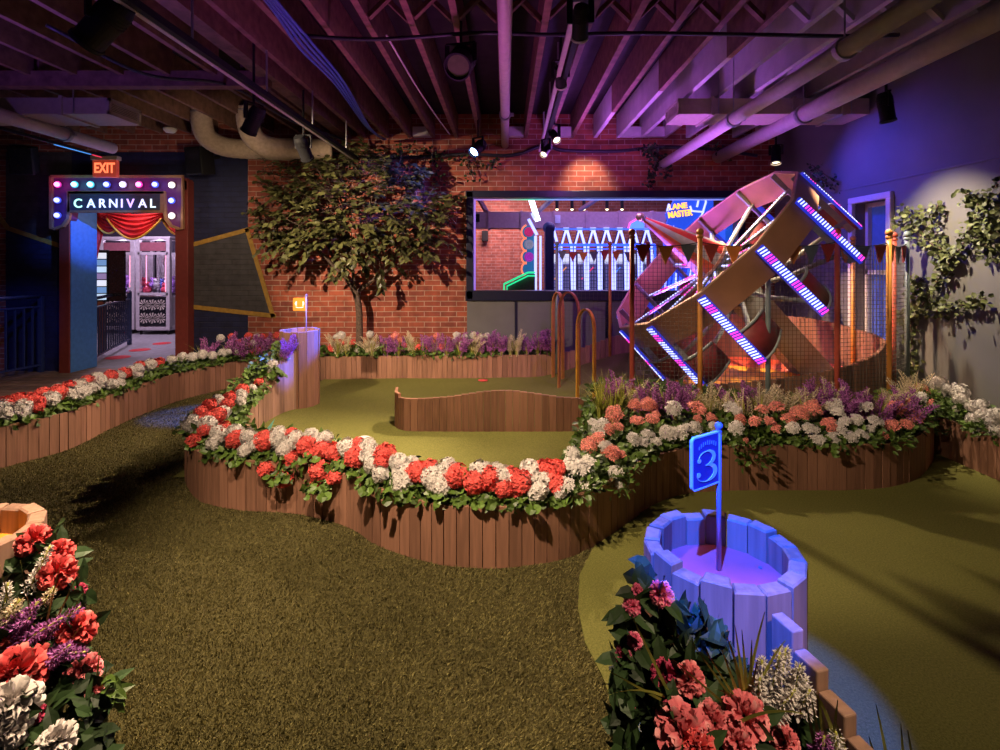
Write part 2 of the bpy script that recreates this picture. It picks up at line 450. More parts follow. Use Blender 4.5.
# painted figure on the brick: navy field, charcoal shape, gold lines
def wpt(px, py): p = atd(px, py, D); return (p.x, p.z)
def mural(name, pts, m, th, lift=0.0):
    mb = MB(); mb.prism([wpt(*p) for p in pts], D - th - lift, D + 0.01)
    o = structure(mb.build(name, m)); return o
mural('trim_3', [(186, 152), (248, 152), (248, 230), (186, 247)], M['paint_navy'], 0.003)
mural('trim_4', [(186, 245), (248, 230), (274, 316), (186, 306)], M['paint_grey'], 0.004)
mural('trim_5', [(186, 306), (248, 313.5), (248, 368), (186, 368)], M['paint_navy'], 0.003)
mural('trim_6', [(6, 152), (72, 152), (72, 250), (58, 245), (8, 228), (6, 226)], M['paint_grey'], 0.003)
mural('trim_7', [(6, 226), (8, 228), (58, 245), (72, 250), (72, 374), (6, 374)], M['paint_navy'], 0.003)
mural('trim_18', [(54, 152), (190, 152), (190, 184), (54, 184)], M['paint_navy'], 0.0025)
def gold(name, a, b, w=0.055):
    mb = MB(); a = wpt(*a); b = wpt(*b)
    mb.bar((a[0], D - 0.004, a[1]), (b[0], D - 0.004, b[1]), 0.014, w, up=(-(b[1] - a[1]), 0, b[0] - a[0]))
    structure(mb.build(name, M['paint_gold']))
gold('trim_8', (186, 246.5), (249, 229.5)); gold('trim_9', (247, 228.5), (273.5, 317)); gold('trim_10', (186, 306), (276, 316))
gold('trim_11', (-4, 212), (8.5, 228.5)); gold('trim_12', (7.5, 228), (64, 247))

# window 1, to the arcade
w1 = structure(MB().build('window_1', M['win_navy']))
mb = MB()
cx, cz = (WX0 + WX1) / 2, (WZ0 + WZ1) / 2
for z, h in ((WZ1 - 0.035, 0.09), (WZ0 + 0.045, 0.13)): mb.box((cx, D + 0.03, z), (WX1 - WX0 + 0.02, 0.18, h), bev=0.006)
for x in (WX0 + 0.045, WX1 - 0.03): mb.box((x, D + 0.03, cz), (0.09, 0.18, WZ1 - WZ0), bev=0.006)
mb.build('window_frame', M['win_navy'], w1)
gm = bpy.data.materials.new('window_glass'); t = NT(gm)
t.b.inputs['Transmission Weight'].default_value = 1.0; t.b.inputs['Roughness'].default_value = 0.0
t.b.inputs['IOR'].default_value = 1.02; t.b.inputs['Base Color'].default_value = (0.96, 0.97, 1, 1)
mb = MB(); mb.box((cx, D + 0.06, cz), (WX1 - WX0 - 0.1, 0.006, WZ1 - WZ0 - 0.1)); mb.build('window_glass', gm, w1)
# lit edge strip inside the frame
sm = bpy.data.materials.new('edge_strip'); t = NT(sm)
v = t.coords('Object'); sp = t.n('ShaderNodeSeparateXYZ'); t.l(v, sp.inputs[0])
ad = t.n('ShaderNodeMath', operation='MULTIPLY_ADD'); t.l(sp.outputs['X'], ad.inputs[0]); ad.inputs[1].default_value = 0.28; ad.inputs[2].default_value = 0.14
t.l(t.ramp(ad.outputs[0], [(0.0, (0.30, 0.16, 0.85)), (0.12, (0.55, 0.25, 0.6)), (0.22, (0.05, 0.7, 0.35)), (0.34, (0.2, 0.3, 1.0)), (1.0, (0.25, 0.3, 1.0))]), t.b.inputs['Emission Color'])
t.b.inputs['Emission Strength'].default_value = 1.0
mb = MB()
mb.box((cx, D + 0.13, WZ1 - 0.078), (WX1 - WX0 - 0.18, 0.03, 0.03))
mb.box((WX0 + 0.10, D + 0.13, cz), (0.02, 0.03, WZ1 - WZ0 - 0.2))
mb.build('light_strip', sm, w1)
# grey panelling under the window
mb = MB()
xs = [-0.50, 0.14, 0.72, 1.32, 1.92, 2.5, 3.08]
for a, b in zip(xs, xs[1:]): mb.box(((a + b) / 2, D - 0.012, 0.47), (b - a - 0.014, 0.03, 0.94), bev=0.003)
structure(mb.build('trim_13', M['panel_grey']))
mb = MB()
for x in xs[1:-1]: mb.box((x, D - 0.022, 0.47), (0.03 if x < .2 else 0.05, 0.03, 0.94))
structure(mb.build('trim_14', M['win_navy']))

# ceiling boards and joists
mb = MB(); mb.box((-2.7, 2.7, 3.40), (8.6, 8.6, 0.06)); structure(mb.build('ceiling', M['ceiling_board']))
mb = MB(); mb.box((2.7, 2.7, 3.40), (2.2, 8.6, 0.06)); structure(mb.build('ceiling_panel', M['ceiling_pale']))
beams = []
def joist(x, y0, y1, m, z=ZB, h=0.30, w=0.045):
    mb = MB(); mb.box((x, (y0 + y1) / 2, z + h / 2), (w, y1 - y0, h))
    o = structure(mb.build('ceiling_beam', m)); beams.append(o); return o
X0 = 1.17
jx = [X0 + 0.3 * k for k in range(-11, 8)]
jobj = {}
for k, x in enumerate(jx):
    if x > 3.45: continue
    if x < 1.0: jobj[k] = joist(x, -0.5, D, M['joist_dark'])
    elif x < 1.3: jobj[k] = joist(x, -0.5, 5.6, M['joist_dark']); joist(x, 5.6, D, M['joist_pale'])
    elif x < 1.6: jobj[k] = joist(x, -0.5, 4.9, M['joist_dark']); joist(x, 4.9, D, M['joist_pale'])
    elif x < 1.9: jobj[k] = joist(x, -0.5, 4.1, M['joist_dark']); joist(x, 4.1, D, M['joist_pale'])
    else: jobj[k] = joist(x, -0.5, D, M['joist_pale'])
# heavy timber beside the light track, then the joists carried by the cross girder on the left
joist(-2.06, -0.5, D, M['joist_dark'], ZB - 0.02, 0.32, 0.13)
x = -2.5
while x > -6.4:
    joist(x, -0.5, 4.5, M['joist_dark']); x -= 0.40
x = -2.3
while x > -7.0:
    joist(x, 4.55, D, M['joist_dark'], ZB + 0.06, 0.22, 0.04); x -= 0.36
mb = MB(); mb.box((-4.4, 4.52, 3.03), (4.7, 0.10, 0.13)); structure(mb.build('ceiling_beam', M['joist_dark']))
# cross bracing, a pair in each bay, fixed to the joist beside it
ks = sorted(jobj)
for k in ks[4:-1]:
    xa, xb = jx[k] + 0.022, jx[k + 1] - 0.022
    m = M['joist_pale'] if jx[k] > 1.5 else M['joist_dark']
    mb = MB()
    mb.bar((xa, 3.46, ZB + 0.02), (xb, 3.46, ZB + 0.27), 0.03, 0.045, up=(0, 1, 0))
    mb.bar((xa, 3.51, ZB + 0.27), (xb, 3.51, ZB + 0.02), 0.03, 0.045, up=(0, 1, 0))
    mb.build('brace', m, jobj[k])
# blocking between joists at the wall head
mb = MB()
for x in (-1.06, 0.12, 0.75, 1.62, 1.92): mb.box((x, D - 0.06, ZB + 0.06), (0.24, 0.10, 0.12))
structure(mb.build('trim_15', M['joist_pale']))

# boardwalk on the left and the doorway floor
mb = MB()
n = 0
for i in range(44):
    y = 1.2 + i * 0.145
    if y + 0.07 > 7.0: break
    mb.box((-5.55, y, 0.012), (3.6, 0.138, 0.05))
structure(mb.build('floor_deck', M['deck']))

# room behind the carnival doorway
mb = MB(); mb.box((-7.0, 9.3, -0.03), (6.4, 4.6, 0.1)); structure(mb.build('floor_carnival', mat('grey_carpet', (0.22, 0.21, 0.24), 0.8, var=0.15, nscale=12)))
red_m = mat('red_floor_spot', (0.5, 0.02, 0.03), 0.6)
for px, py, rr in ((162, 343.5, .14), (140, 350, .15), (118, 357.5, .16)):
    p = at(px, py, 0.02); mb = MB(); mb.lathe([(0, 0), (rr, 0), (rr, 0.006), (0, 0.006)], 24, Matrix.Translation((p.x, p.y, 0.018)))
    tag(mb.build('floor_marking', red_m), kind='structure')
dk = mat('dark_room_wall', (0.055, 0.045, 0.075), 0.8)
mb = MB(); mb.box((-6.9, 11.5, 1.6), (6.6, 0.1, 3.3)); structure(mb.build('wall_carnival_back', dk))
mb = MB(); mb.box((-3.6, 9.2, 1.6), (0.1, 4.5, 3.3)); structure(mb.build('wall_carnival_right', dk))
mb = MB(); mb.box((-6.9, 9.2, 3.2), (6.6, 4.6, 0.06)); structure(mb.build('ceiling_carnival', dk))
# room behind the window
mb = MB(); mb.box((2.6, 12.2, 1.7), (9.0, 0.15, 3.6)); structure(mb.build('wall_arcade_back', M['brick_room']))
mb = MB(); mb.box((-2.0, 9.6, 1.7), (0.15, 5.2, 3.6)); structure(mb.build('wall_arcade_left', M['brick_room']))
mb = MB(); mb.box((2.6, 9.6, -0.05), (9.2, 5.3, 0.1)); structure(mb.build('floor_arcade', dk))
mb = MB(); mb.box((2.6, 9.6, 3.5), (9.2, 5.3, 0.06)); structure(mb.build('ceiling_arcade', mat('arcade_ceiling', (0.14, 0.09, 0.15), 0.8)))
for i, x in enumerate((-1.2, -0.3, 0.6, 1.5, 2.4, 3.3, 4.2)):
    mb = MB(); mb.box((x, 9.6, 3.3), (0.09, 5.0, 0.2)); structure(mb.build('ceiling_beam', M['joist_dark']))

# putting mats
def ramp_h(x, y):
    return 0.33 * sstep((x - 0.30) / 1.35) * sstep((y - 4.35) / 0.6)
mb = MB()
nx, ny = 70, 60
vs = []; fs = []
gx0, gx1, gy0, gy1 = -2.28, 1.72, 3.12, 6.66
for j in range(ny + 1):
    for i in range(nx + 1):
        x = gx0 + (gx1 - gx0) * i / nx; y = gy0 + (gy1 - gy0) * j / ny
        vs.append((x, y, 0.012 + ramp_h(x, y)))
for j in range(ny):
    for i in range(nx):
        x = gx0 + (gx1 - gx0) * (i + .5) / nx; y = gy0 + (gy1 - gy0) * (j + .5) / ny
        if (x < -1.9 and y < 3.5) or (x < -1.6 and y < 3.32) or (x < -2.22) or (x > 0.9 and y < 4.1): continue
        a = j * (nx + 1) + i; fs.append((a, a + 1, a + nx + 2, a + nx + 1))
mb.add(vs, fs)
structure(mb.build('floor_putting_green', M['green'], smooth=True))
edge = [(640, 516), (618, 531), (594, 548), (579.6, 576), (578, 610), (585, 644), (602, 677), (613, 708), (640, 760), (690, 840)]
pts = [at(a, b, 0.0) for a, b in edge]
mb = MB()
poly = [(p.x, p.y) for p in pts] + [(1.0, 0.4), (3.5, 0.4), (3.5, 6.6), (1.7, 6.6), (1.0, 4.0)]
FAIRWAY = poly
nP = len(poly)
mb.add([(x, y, 0.008) for x, y in poly] + [(x, y, -0.02) for x, y in poly],
       [tuple(range(nP))] + [(i, i + nP, (i + 1) % nP + nP, (i + 1) % nP) for i in range(nP)])
structure(mb.build('floor_fairway', M['green']))

# ================================================================== PLANTERS
def resample(pts, step):
    out = [Vector(pts[0])]; acc = 0.0
    pts = [Vector(p) for p in pts]
    for a, b in zip(pts, pts[1:]):
        L = (b - a).length; pos = step - acc
        while pos <= L:
            out.append(a + (b - a) * (pos / L)); pos += step
        acc = L - (pos - step)
    return out

def smooth_path(pts, n=6):
    """Catmull-Rom through 2-D points"""
    p = [Vector(q) for q in pts]; p = [2 * p[0] - p[1]] + p + [2 * p[-1] - p[-2]]
    out = []
    for i in range(1, len(p) - 2):
        a, b, c, d = p[i - 1], p[i], p[i + 1], p[i + 2]
        for k in range(n):
            t = k / n
            out.append(0.5 * ((2 * b) + (c - a) * t + (2 * a - 5 * b + 4 * c - d) * t * t + (3 * b - a - 3 * c + d) * t ** 3))
    out.append(p[-2])
    return out

def plank_wall(mb, path, top, base=0.0, w=0.062, th=0.024, rnd=0.003):
    q = resample(path, w)
    for a, b in zip(q, q[1:]):
        t = (b - a); L = t.length; t.normalize()
        c = (a + b) / 2
        z1 = top(c.x, c.y) if callable(top) else top
        z0 = base(c.x, c.y) if callable(base) else base
        z1 += random.uniform(-rnd, rnd)
        nrm = Vector((-t.y, t.x)) * random.uniform(-0.002, 0.002)
        rot = Matrix(((t.x, -t.y, 0), (t.y, t.x, 0), (0, 0, 1)))
        mb.box((c.x + nrm.x, c.y + nrm.y, (z0 + z1) / 2), (L - 0.0035, th, z1 - z0), rot)

def xy(px, py): p = at(px, py, 0.0); return (p.x, p.y)

TOP = 0.29
def top_front(x, y):
    if x < -1.9 and y > 3.9: return TOP + 0.33 * max(0.0, (y - 4.1) / 1.1) ** 1.5
    return TOP
outer_px = [(189.5, 487), (200, 499.5), (215, 504.6), (230, 507.6), (248, 510), (269, 511), (287, 512), (302, 513.6), (320, 517.5), (338, 522), (356, 529.5),
            (377, 543.6), (392, 549.6), (410, 555.6), (431, 561), (446, 564), (470, 566.5), (490, 567), (510, 566), (540, 562.5), (564, 557.4), (582, 550.5), (597, 543),
            (618, 529.5), (639, 513), (660, 501.6), (678, 495.6), (705, 492), (750, 490.8), (800, 490.8), (850, 490.5), (880, 488.5), (904, 484), (919, 476.5), (928, 466), (931, 458)]
outer = smooth_path([(-2.26, 5.30), (-2.36, 4.88), (-2.38, 4.4), (-2.32, 3.95), (-2.2, 3.6)] + [xy(*p) for p in outer_px] + [(3.2, 4.02), (3.22, 4.2)], 3)
inner = smooth_path([(-1.97, 5.16), (-2.11, 5.02), (-2.16, 4.70), (-2.12, 4.38), (-2.02, 4.05), (-1.88, 3.76), (-1.66, 3.52), (-1.42, 3.38), (-1.16, 3.31), (-0.92, 3.20), (-0.66, 3.05),
                     (-0.38, 2.87), (-0.13, 2.79), (0.12, 2.82), (0.30, 2.95), (0.43, 3.25), (0.53, 3.65), (0.62, 4.05), (0.73, 4.40)], 4)
back = smooth_path([(0.73, 4.40), (1.05, 4.46), (1.40, 4.36), (1.75, 4.10), (2.1, 3.98), (2.4, 3.95), (2.75, 3.99), (3.02, 4.12), (3.22, 4.2)], 4)
mb = MB(); plank_wall(mb, outer, top_front)
pl = empty('serpentine_planter', (0, 0, 0), 'long low curving planter of upright brown boards winding across the middle of the course', 'planter')
mb.build('outer_wall', M['timber'], pl)
mb = MB(); plank_wall(mb, inner, top_front); plank_wall(mb, back, lambda x, y: 0.30 + 0.0 * x)
mb.build('inner_wall', M['timber_pale'], pl)

def soil(name, A, B, z, parent, n=90, mound=0.03):
    ra = [A[int(i * (len(A) - 1) / n)] for i in range(n + 1)]
    rb = [B[int(i * (len(B) - 1) / n)] for i in range(n + 1)]
    vs = []; fs = []; m = 5
    for a, b in zip(ra, rb):
        a = Vector(a); b = Vector(b)
        for k in range(m):
            t = k / (m - 1); p = a + (b - a) * t
            vs.append((p.x, p.y, z(p.x, p.y) - 0.035 + mound * math.sin(PI * t)))
    for i in range(n):
        for k in range(m - 1):
            q = i * m + k; fs.append((q, q + 1, q + m + 1, q + m))
    mb = MB(); mb.add(vs, fs); return mb.build(name, M['soil'], parent, True)
inner_all = inner + back[1:]
soil('soil', outer[:62], inner[:50], top_front, pl)
soil('soil', outer[62:], inner_all[50:], top_front, pl)
FRONT_POLY = [(p.x, p.y) for p in outer] + [(p.x, p.y) for p in reversed(inner_all)]

left_front = smooth_path([(-3.75, 3.1), xy(4, 467), xy(38, 458), xy(71, 448), xy(109, 429), xy(140, 415), xy(177, 401), xy(215, 391), xy(250, 383.5), (-2.72, 6.34), (-2.15, 6.39), (-1.3, 6.44), (-0.56, 6.44), (0.19, 6.50), (0.69, 6.50)], 4)
left_back = smooth_path([(-4.05, 3.2), (-3.9, 3.72), (-3.78, 4.1), (-3.78, 4.5), (-3.77, 5.0), (-3.72, 5.5), (-3.62, 5.95), (-3.42, 6.35), (-3.2, 6.66), (-2.5, 6.715), (-1.3, 6.715), (0.0, 6.715), (0.69, 6.70)], 4)
pl2 = empty('border_planter', (0, 0, 0), 'low board-fronted planter running beside the boardwalk and under the brick wall', 'planter')
mb = MB(); plank_wall(mb, left_front, TOP); mb.build('front_wall', M['timber'], pl2)
soil('soil', left_front, left_back, lambda x, y: TOP, pl2)
LEFT_POLY = [(p.x, p.y) for p in left_front] + [(p.x, p.y) for p in reversed(left_back)]
# the wall carries on behind the hoops, climbing with the ramp
mb = MB()
climb = smooth_path([(0.69, 6.50), (1.1, 6.46), (1.55, 6.42), (1.85, 6.3), (2.0, 6.1)], 5)
plank_wall(mb, climb, lambda x, y: TOP + 0.31 * sstep((x - 0.5) / 1.25))
tag(mb.build('board_wall', M['timber'], None), 'board wall climbing behind the hoops towards the drum', 'wall')

mb = MB()
rpath = [(3.24, 4.25), (3.26, 3.9), (3.27, 3.4), (3.27, 2.3)]
plank_wall(mb, rpath, TOP)
pl3 = empty('wall_planter', (0, 0, 0), 'dark board planter at the foot of the grey plaster wall', 'planter')
mb.build('front_wall', M['timber'], pl3)
soil('soil', smooth_path(rpath, 8), smooth_path([(3.49, 4.3), (3.49, 3.9), (3.49, 3.4), (3.49, 2.3)], 8), lambda x, y: TOP, pl3)
RIGHT_POLY = [(3.22, 4.35), (3.26, 3.9), (3.27, 3.4), (3.27, 2.3), (3.49, 2.3), (3.49, 4.35)]

# free-standing spiral wall on the green
sp = smooth_path([(-0.98, 4.72), (-0.95, 4.55), (-0.88, 4.46), (-0.80, 4.43), (-0.68, 4.425), (-0.3, 4.42), (0.2, 4.42), (0.45, 4.42), (0.70, 4.43)], 5)
mb = MB()
plank_wall(mb, sp, lambda x, y: 0.285 + 0.075 * math.exp(-((x + 0.02) / 0.42) ** 2) + (0.03 if x < -0.9 else 0), rnd=0.0)
tag(mb.build('guide_wall', M['timber'], None), 'short hooked wall of upright boards standing on the green', 'wall')

# ------------------------------------------------------------------ barrels and flags
def barrel(loc, r, h, n, seed, label, col, mname='timber'):
    rnd = random.Random(seed)
    root = empty('cup_barrel', (loc[0], loc[1], 0), label, 'barrel')
    mb = MB(); th = 0.036
    for k in range(n):
        a0 = 2 * PI * k / n + 0.012; a1 = 2 * PI * (k + 1) / n - 0.012
        z1 = h + rnd.uniform(-0.008, 0.006)
        ins = rnd.uniform(-0.003, 0.003)
        vs = []
        e = 0.004
        for z, g in ((0, 0), (z1 - e, 0), (z1, e)):
            for rr, s in ((r - th, 1), (r, -1)):
                for a in (a0, a1):
                    rad = (rr + ins + s * g) / math.cos((a1 - a0) / 2)
                    da = (g / r) * (1 if a == a0 else -1)
                    vs.append((rad * math.cos(a + da), rad * math.sin(a + da), z))
        fs = []
        for b in (0, 4):
            fs += [(b, b + 1, b + 5, b + 4), (b + 2, b + 6, b + 7, b + 3), (b, b + 4, b + 6, b + 2), (b + 1, b + 3, b + 7, b + 5)]
        fs += [(8, 9, 11, 10), (0, 2, 3, 1)]
        mb.add(vs, fs)
    mb.build('stave_ring', M[mname], root)
    mb = MB(); mb.lathe([(0.0, h - 0.075), (r - th + 0.004, h - 0.075), (r - th + 0.004, h - 0.10), (0.0, h - 0.10)], 40)
    mb.build('cup_floor', mat('cup_floor', col, 0.55, var=0.05), root)
    mb = MB()
    for a, rr in ((0.3, 0.8), (2.5, 0.85), (4.4, 0.8)): mb.lathe([(0, h - 0.072), (0.004, h - 0.072), (0.005, h - 0.075)], 10, Matrix.Translation(((r - th) * rr * math.cos(a), (r - th) * rr * math.sin(a), 0)))
    mb.build('screw', M['steel'], root)
    return root
B3 = (0.512, 1.225); B2 = (-2.08, 5.27); B1 = (-1.362, 1.27)
barrel(B3, 0.174, 0.785, 17, 1, 'round timber cup barrel holding the flag numbered 3', (0.75, 0.12, 0.13), 'timber_pale')
barrel(B2, 0.187, 0.765, 15, 2, 'tall timber barrel with an orange flag at the end of the sloping flower bed', (0.62, 0.42, 0.30))
barrel(B1, 0.18, 0.785, 15, 3, 'timber barrel with an orange inside cut off by the photo edge above the peonies', (0.80, 0.30, 0.03), 'timber_pale')

def ribbon(mb, pts, wid, y0, y1):
    """stroke of varying width in the xz plane, a solid of depth y0..y1"""
    L = []; Rr = []
    n = len(pts)
    for i, (x, z) in enumerate(pts):
        x0, z0 = pts[max(i - 1, 0)]; x1, z1 = pts[min(i + 1, n - 1)]
        tx, tz = x1 - x0, z1 - z0; l = math.hypot(tx, tz) or 1
        w = wid[i] / 2
        L.append((x - tz / l * w, z + tx / l * w)); Rr.append((x + tz / l * w, z - tx / l * w))
    vs = [(x, y0, z) for x, z in L] + [(x, y0, z) for x, z in Rr] + [(x, y1, z) for x, z in L] + [(x, y1, z) for x, z in Rr]
    fs = []
    for i in range(n - 1):
        fs += [(i, i + 1, n + i + 1, n + i), (2 * n + i, 3 * n + i, 3 * n + i + 1, 2 * n + i + 1), (i, 2 * n + i, 2 * n + i + 1, i + 1), (n + i, n + i + 1, 3 * n + i + 1, 3 * n + i)]
    mb.add(vs, fs)

def round_rect(x0, x1, z0, z1, r, n=5, left_only=False):
    out = []
    for cx, cz, a in ((x0 + r, z0 + r, PI), (x1 - r, z0 + r, 1.5 * PI), (x1 - r, z1 - r, 0), (x0 + r, z1 - r, 0.5 * PI)):
        if left_only and cx > (x0 + x1) / 2:
            out.append((x1, z0 if cz < (z0 + z1) / 2 else z1)); continue
        for k in range(n + 1):
            b = a + 0.5 * PI * k / n
            out.append((cx + r * math.cos(b), cz + r * math.sin(b)))
    return out

# flag 3: the panel hangs to -x of the pole in its own frame
def flag(base, rz, ph, pw, fz0, fz1, label, panel_m, border_m, pole_m, numeral):
    root = empty('hole_flag', base, label, 'flag', rz=rz)
    mb = MB(); mb.tube([(0, 0, 0), (0, 0, ph)], 0.0058, 14); mb.build('pole', pole_m, root, True)
    mb = MB(); mb.ball((0, 0, ph + 0.006), 0.0095, 16, 12); mb.lathe([(0.006, ph - 0.010), (0.0078, ph - 0.007), (0.006, ph - 0.002)], 14); mb.build('finial', pole_m, root, True)
    mb = MB(); mb.prism(round_rect(-pw, 0, fz0, fz1, 0.008, left_only=True), -0.0028, 0.0028); mb.build('flag_panel', panel_m, root)
    mb = MB()
    rr = round_rect(-pw - 0.0015, 0, fz0 - 0.0015, fz1 + 0.0015, 0.009, left_only=True)
    k0 = [i for i, p in enumerate(rr) if p[0] == 0]
    pts = rr[k0[1]:] + rr[:k0[0] + 1]
    ribbon(mb, pts, [0.0035] * len(pts), -0.0036, 0.0036)
    mb.build('border', border_m, root)
    numeral(root, pw, fz0, fz1)
    return root
def three(root, pw, z0, z1):
    H = (z1 - z0); s = H * 0.60; cx = -pw * 0.52; zb = z0 + H * 0.10
    mb = MB()
    def arc(c, rx, rz, a0, a1, n=26): return [(cx + 1.5 * s * (c[0] + rx * math.cos(R(a0 + (a1 - a0) * i / n))), zb + s * (c[1] + rz * math.sin(R(a0 + (a1 - a0) * i / n)))) for i in range(n + 1)]
    up = arc((0.0, 0.76), 0.27, 0.235, 165, -95)
    wu = [s * (0.02 + 0.15 * max(0, math.cos(R(165 - 260 * i / 26))) ** 1.3) for i in range(27)]
    lo = arc((0.0, 0.265), 0.32, 0.265, 95, -200)
    wl = [s * (0.02 + 0.18 * max(0, math.cos(R(95 - 295 * i / 26))) ** 1.3) for i in range(27)]
    ribbon(mb, up, wu, -0.0040, -0.0027); ribbon(mb, lo, wl, -0.0040, -0.0027)
    for x, z, r_ in ((-0.245, 0.73, 0.075), (-0.265, 0.27, 0.08)):
        mb.prism([(cx + 1.5 * s * (x + r_ * 0.8 * math.cos(a)), zb + s * (z + r_ * math.sin(a))) for a in [2 * PI * k / 16 for k in range(16)]], -0.0040, -0.0027)
    tag(mb.build('numeral', M['numeral'], root), 'white serif numeral 3')
    mb = MB()      # the arc of worn lettering over the number
    for k in range(9):
        q = (k - 4) / 4
        x = -pw * 0.47 + pw * 0.31 * q; z = z1 - H * (0.14 + 0.07 * q * q)
        hh = H * (0.085 if k % 3 else 0.06)
        mb.prism([(x - 0.0014, z - hh / 2), (x + 0.0010, z - hh / 2), (x + 0.0014, z + hh / 2), (x - 0.0008, z + hh / 2)], -0.0036, -0.0027)
    mb.build('lettering', M['worn'], root)
M['numeral'] = mat('numeral_white', (0.92, 0.95, 1.0), 0.5, var=0.03)
M['worn'] = mat('worn_letters', (0.42, 0.46, 0.55), 0.5)
M['flag_blue'] = mat('blue_flag_panel', (0.12, 0.06, 0.26), 0.5, var=0.05)
M['flag_orange'] = mat('orange_flag_panel', (0.85, 0.28, 0.03), 0.5, var=0.05)
M['pole_blue'] = mat('flag_pole', (0.35, 0.28, 0.45), 0.35, var=0.05)
rz3 = math.atan2(0.055, 0.085)
flag((0.514, 1.25, 0.71), rz3, 0.340, 0.100, 0.215, 0.332, 'hole flag with a white numeral 3 and pale edges in the near cup barrel', M['flag_blue'], M['numeral'], M['pole_blue'], three)
def face_mark(root, pw, z0, z1):
    mb = MB(); c = -pw / 2; h = z1 - z0
    for sx in (-1, 1):
        pts = [(c + sx * pw * (0.20 + 0.10 * math.cos(a)), z0 + h * (0.56 + 0.17 * math.sin(a))) for a in [R(-80 + 160 * k / 10) for k in range(11)]]
        ribbon(mb, pts, [0.004 + 0.016 * math.sin(PI * k / 10) for k in range(11)], -0.0042, -0.0027)
    pts = [(c + pw * 0.33 * math.cos(a), z0 + h * (0.34 + 0.12 * math.sin(a))) for a in [R(200 + 140 * k / 12) for k in range(13)]]
    ribbon(mb, pts, [0.008] * 13, -0.0042, -0.0027)
    mb.build('mark', M['numeral'], root)
flag((-2.015, 5.27, 0.69), R(6), 0.42, 0.125, 0.27, 0.395, 'small orange flag with white curved marks in the tall barrel', M['flag_orange'], M['flag_orange'], M['pole_blue'], face_mark)

# stepped timbers leaving barrel 3
root = empty('stepped_edging', (0, 0, 0), 'row of thick timbers stepping down beside the barrel with flag 3', 'edging')
p = Vector((0.5516, 1.016)); dz = Vector((0.0144, -0.0539)); L = dz.length; t = dz.normalized()
for k in range(7):
    c = p + dz * k; z1 = 0.748 - 0.0332 * k
    rot = Matrix(((t.x, -t.y, 0), (t.y, t.x, 0), (0, 0, 1)))
    mb = MB(); mb.box((c.x, c.y, z1 / 2), (L - 0.002, 0.027, z1), rot, bev=0.003); mb.build('timber', M['timber_pale'], root)

# small things on the green
mb = MB(); mb.lathe([(0, 0.0), (0.055, 0.0), (0.055, 0.012), (0.04, 0.018), (0, 0.018)], 24, Matrix.Translation((*xy(363.8, 441), 0.013)))
tag(mb.build('tee_marker', M['white_petal'], None, True), 'round white tee marker lying on the green behind the front flowers', 'marker')
mb = MB(); mb.lathe([(0, 0.0), (0.06, 0.0), (0.06, 0.006), (0, 0.006)], 20, Matrix.Translation((*xy(483, 382), 0.02)))
tag(mb.build('tee_disc', M['coral'], None, True), 'flat red disc on the far end of the green before the brick wall', 'marker')
mb = MB(); p = at(259, 449, 0.0); x, y = p.x, p.y
mb.add([(x - .06, y, .012), (x + .02, y + .05, .012), (x - .05, y + .1, .012), (x + .07, y + .12, .20)], [(0, 1, 3), (1, 2, 3), (2, 0, 3), (0, 2, 1)])
tag(mb.build('corner_wedge', mat('teal_wedge', (0.12, 0.36, 0.33), 0.5), None), 'pale teal pointed wedge on the green by the sloping boards', 'wedge')

# three hoops over the ramp
M['hoop_y'] = mat('yellow_hoop', (0.72, 0.36, 0.03), 0.4); M['hoop_o'] = mat('orange_hoop', (0.50, 0.20, 0.06), 0.4)
for (a, b, ztop, m, lab) in (((0.585, 6.32), (0.68, 6.12), 1.085, 'hoop_o', 'slim orange hoop, the farthest of the three over the ramp'),
                             ((0.60, 5.78), (0.80, 5.62), 1.12, 'hoop_o', 'tall orange hoop, the middle one of three over the ramp'),
                             ((0.725, 5.20), (0.865, 5.04), 0.985, 'hoop_y', 'bright yellow hoop, the lowest and nearest of the three over the ramp')):
    a = Vector(a); b = Vector(b); c = (a + b) / 2; hw = (b - a) / 2; r_ = hw.length
    zb = min(ramp_h(a.x, a.y), ramp_h(b.x, b.y))
    pts = [(a.x, a.y, zb - .02)]
    zs = ztop - r_ * 1.9
    for k in range(17):
        an = PI - PI * k / 16
        q = c + hw * math.cos(an); pts.append((q.x, q.y, zs + (ztop - zs) * math.sin(an) ** 0.9))
    pts.append((b.x, b.y, zb - .02))
    # flat band: sweep a rectangle 6 mm x 45 mm
    nrm = Vector((-(b - a).y, (b - a).x, 0)).normalized()
    mb = MB(); vs = []; fs = []
    P = [Vector(q) for q in pts]
    for i, q in enumerate(P):
        tt = (P[min(i + 1, len(P) - 1)] - P[max(i - 1, 0)]).normalized(); o = nrm.cross(tt).normalized()
        for s1, s2 in ((-1, -1), (1, -1), (1, 1), (-1, 1)): vs.append(q + nrm * (s1 * 0.019) + o * (s2 * 0.008))
    for i in range(len(P) - 1):
        for k in range(4): fs.append((i * 4 + k, i * 4 + (k + 1) % 4, i * 4 + 4 + (k + 1) % 4, i * 4 + 4 + k))
    fs += [(0, 1, 2, 3), tuple(len(P) * 4 - 4 + k for k in range(4))]
    mb.add(vs, fs)
    tag(mb.build('hoop', M[m], None), lab, 'hoop')

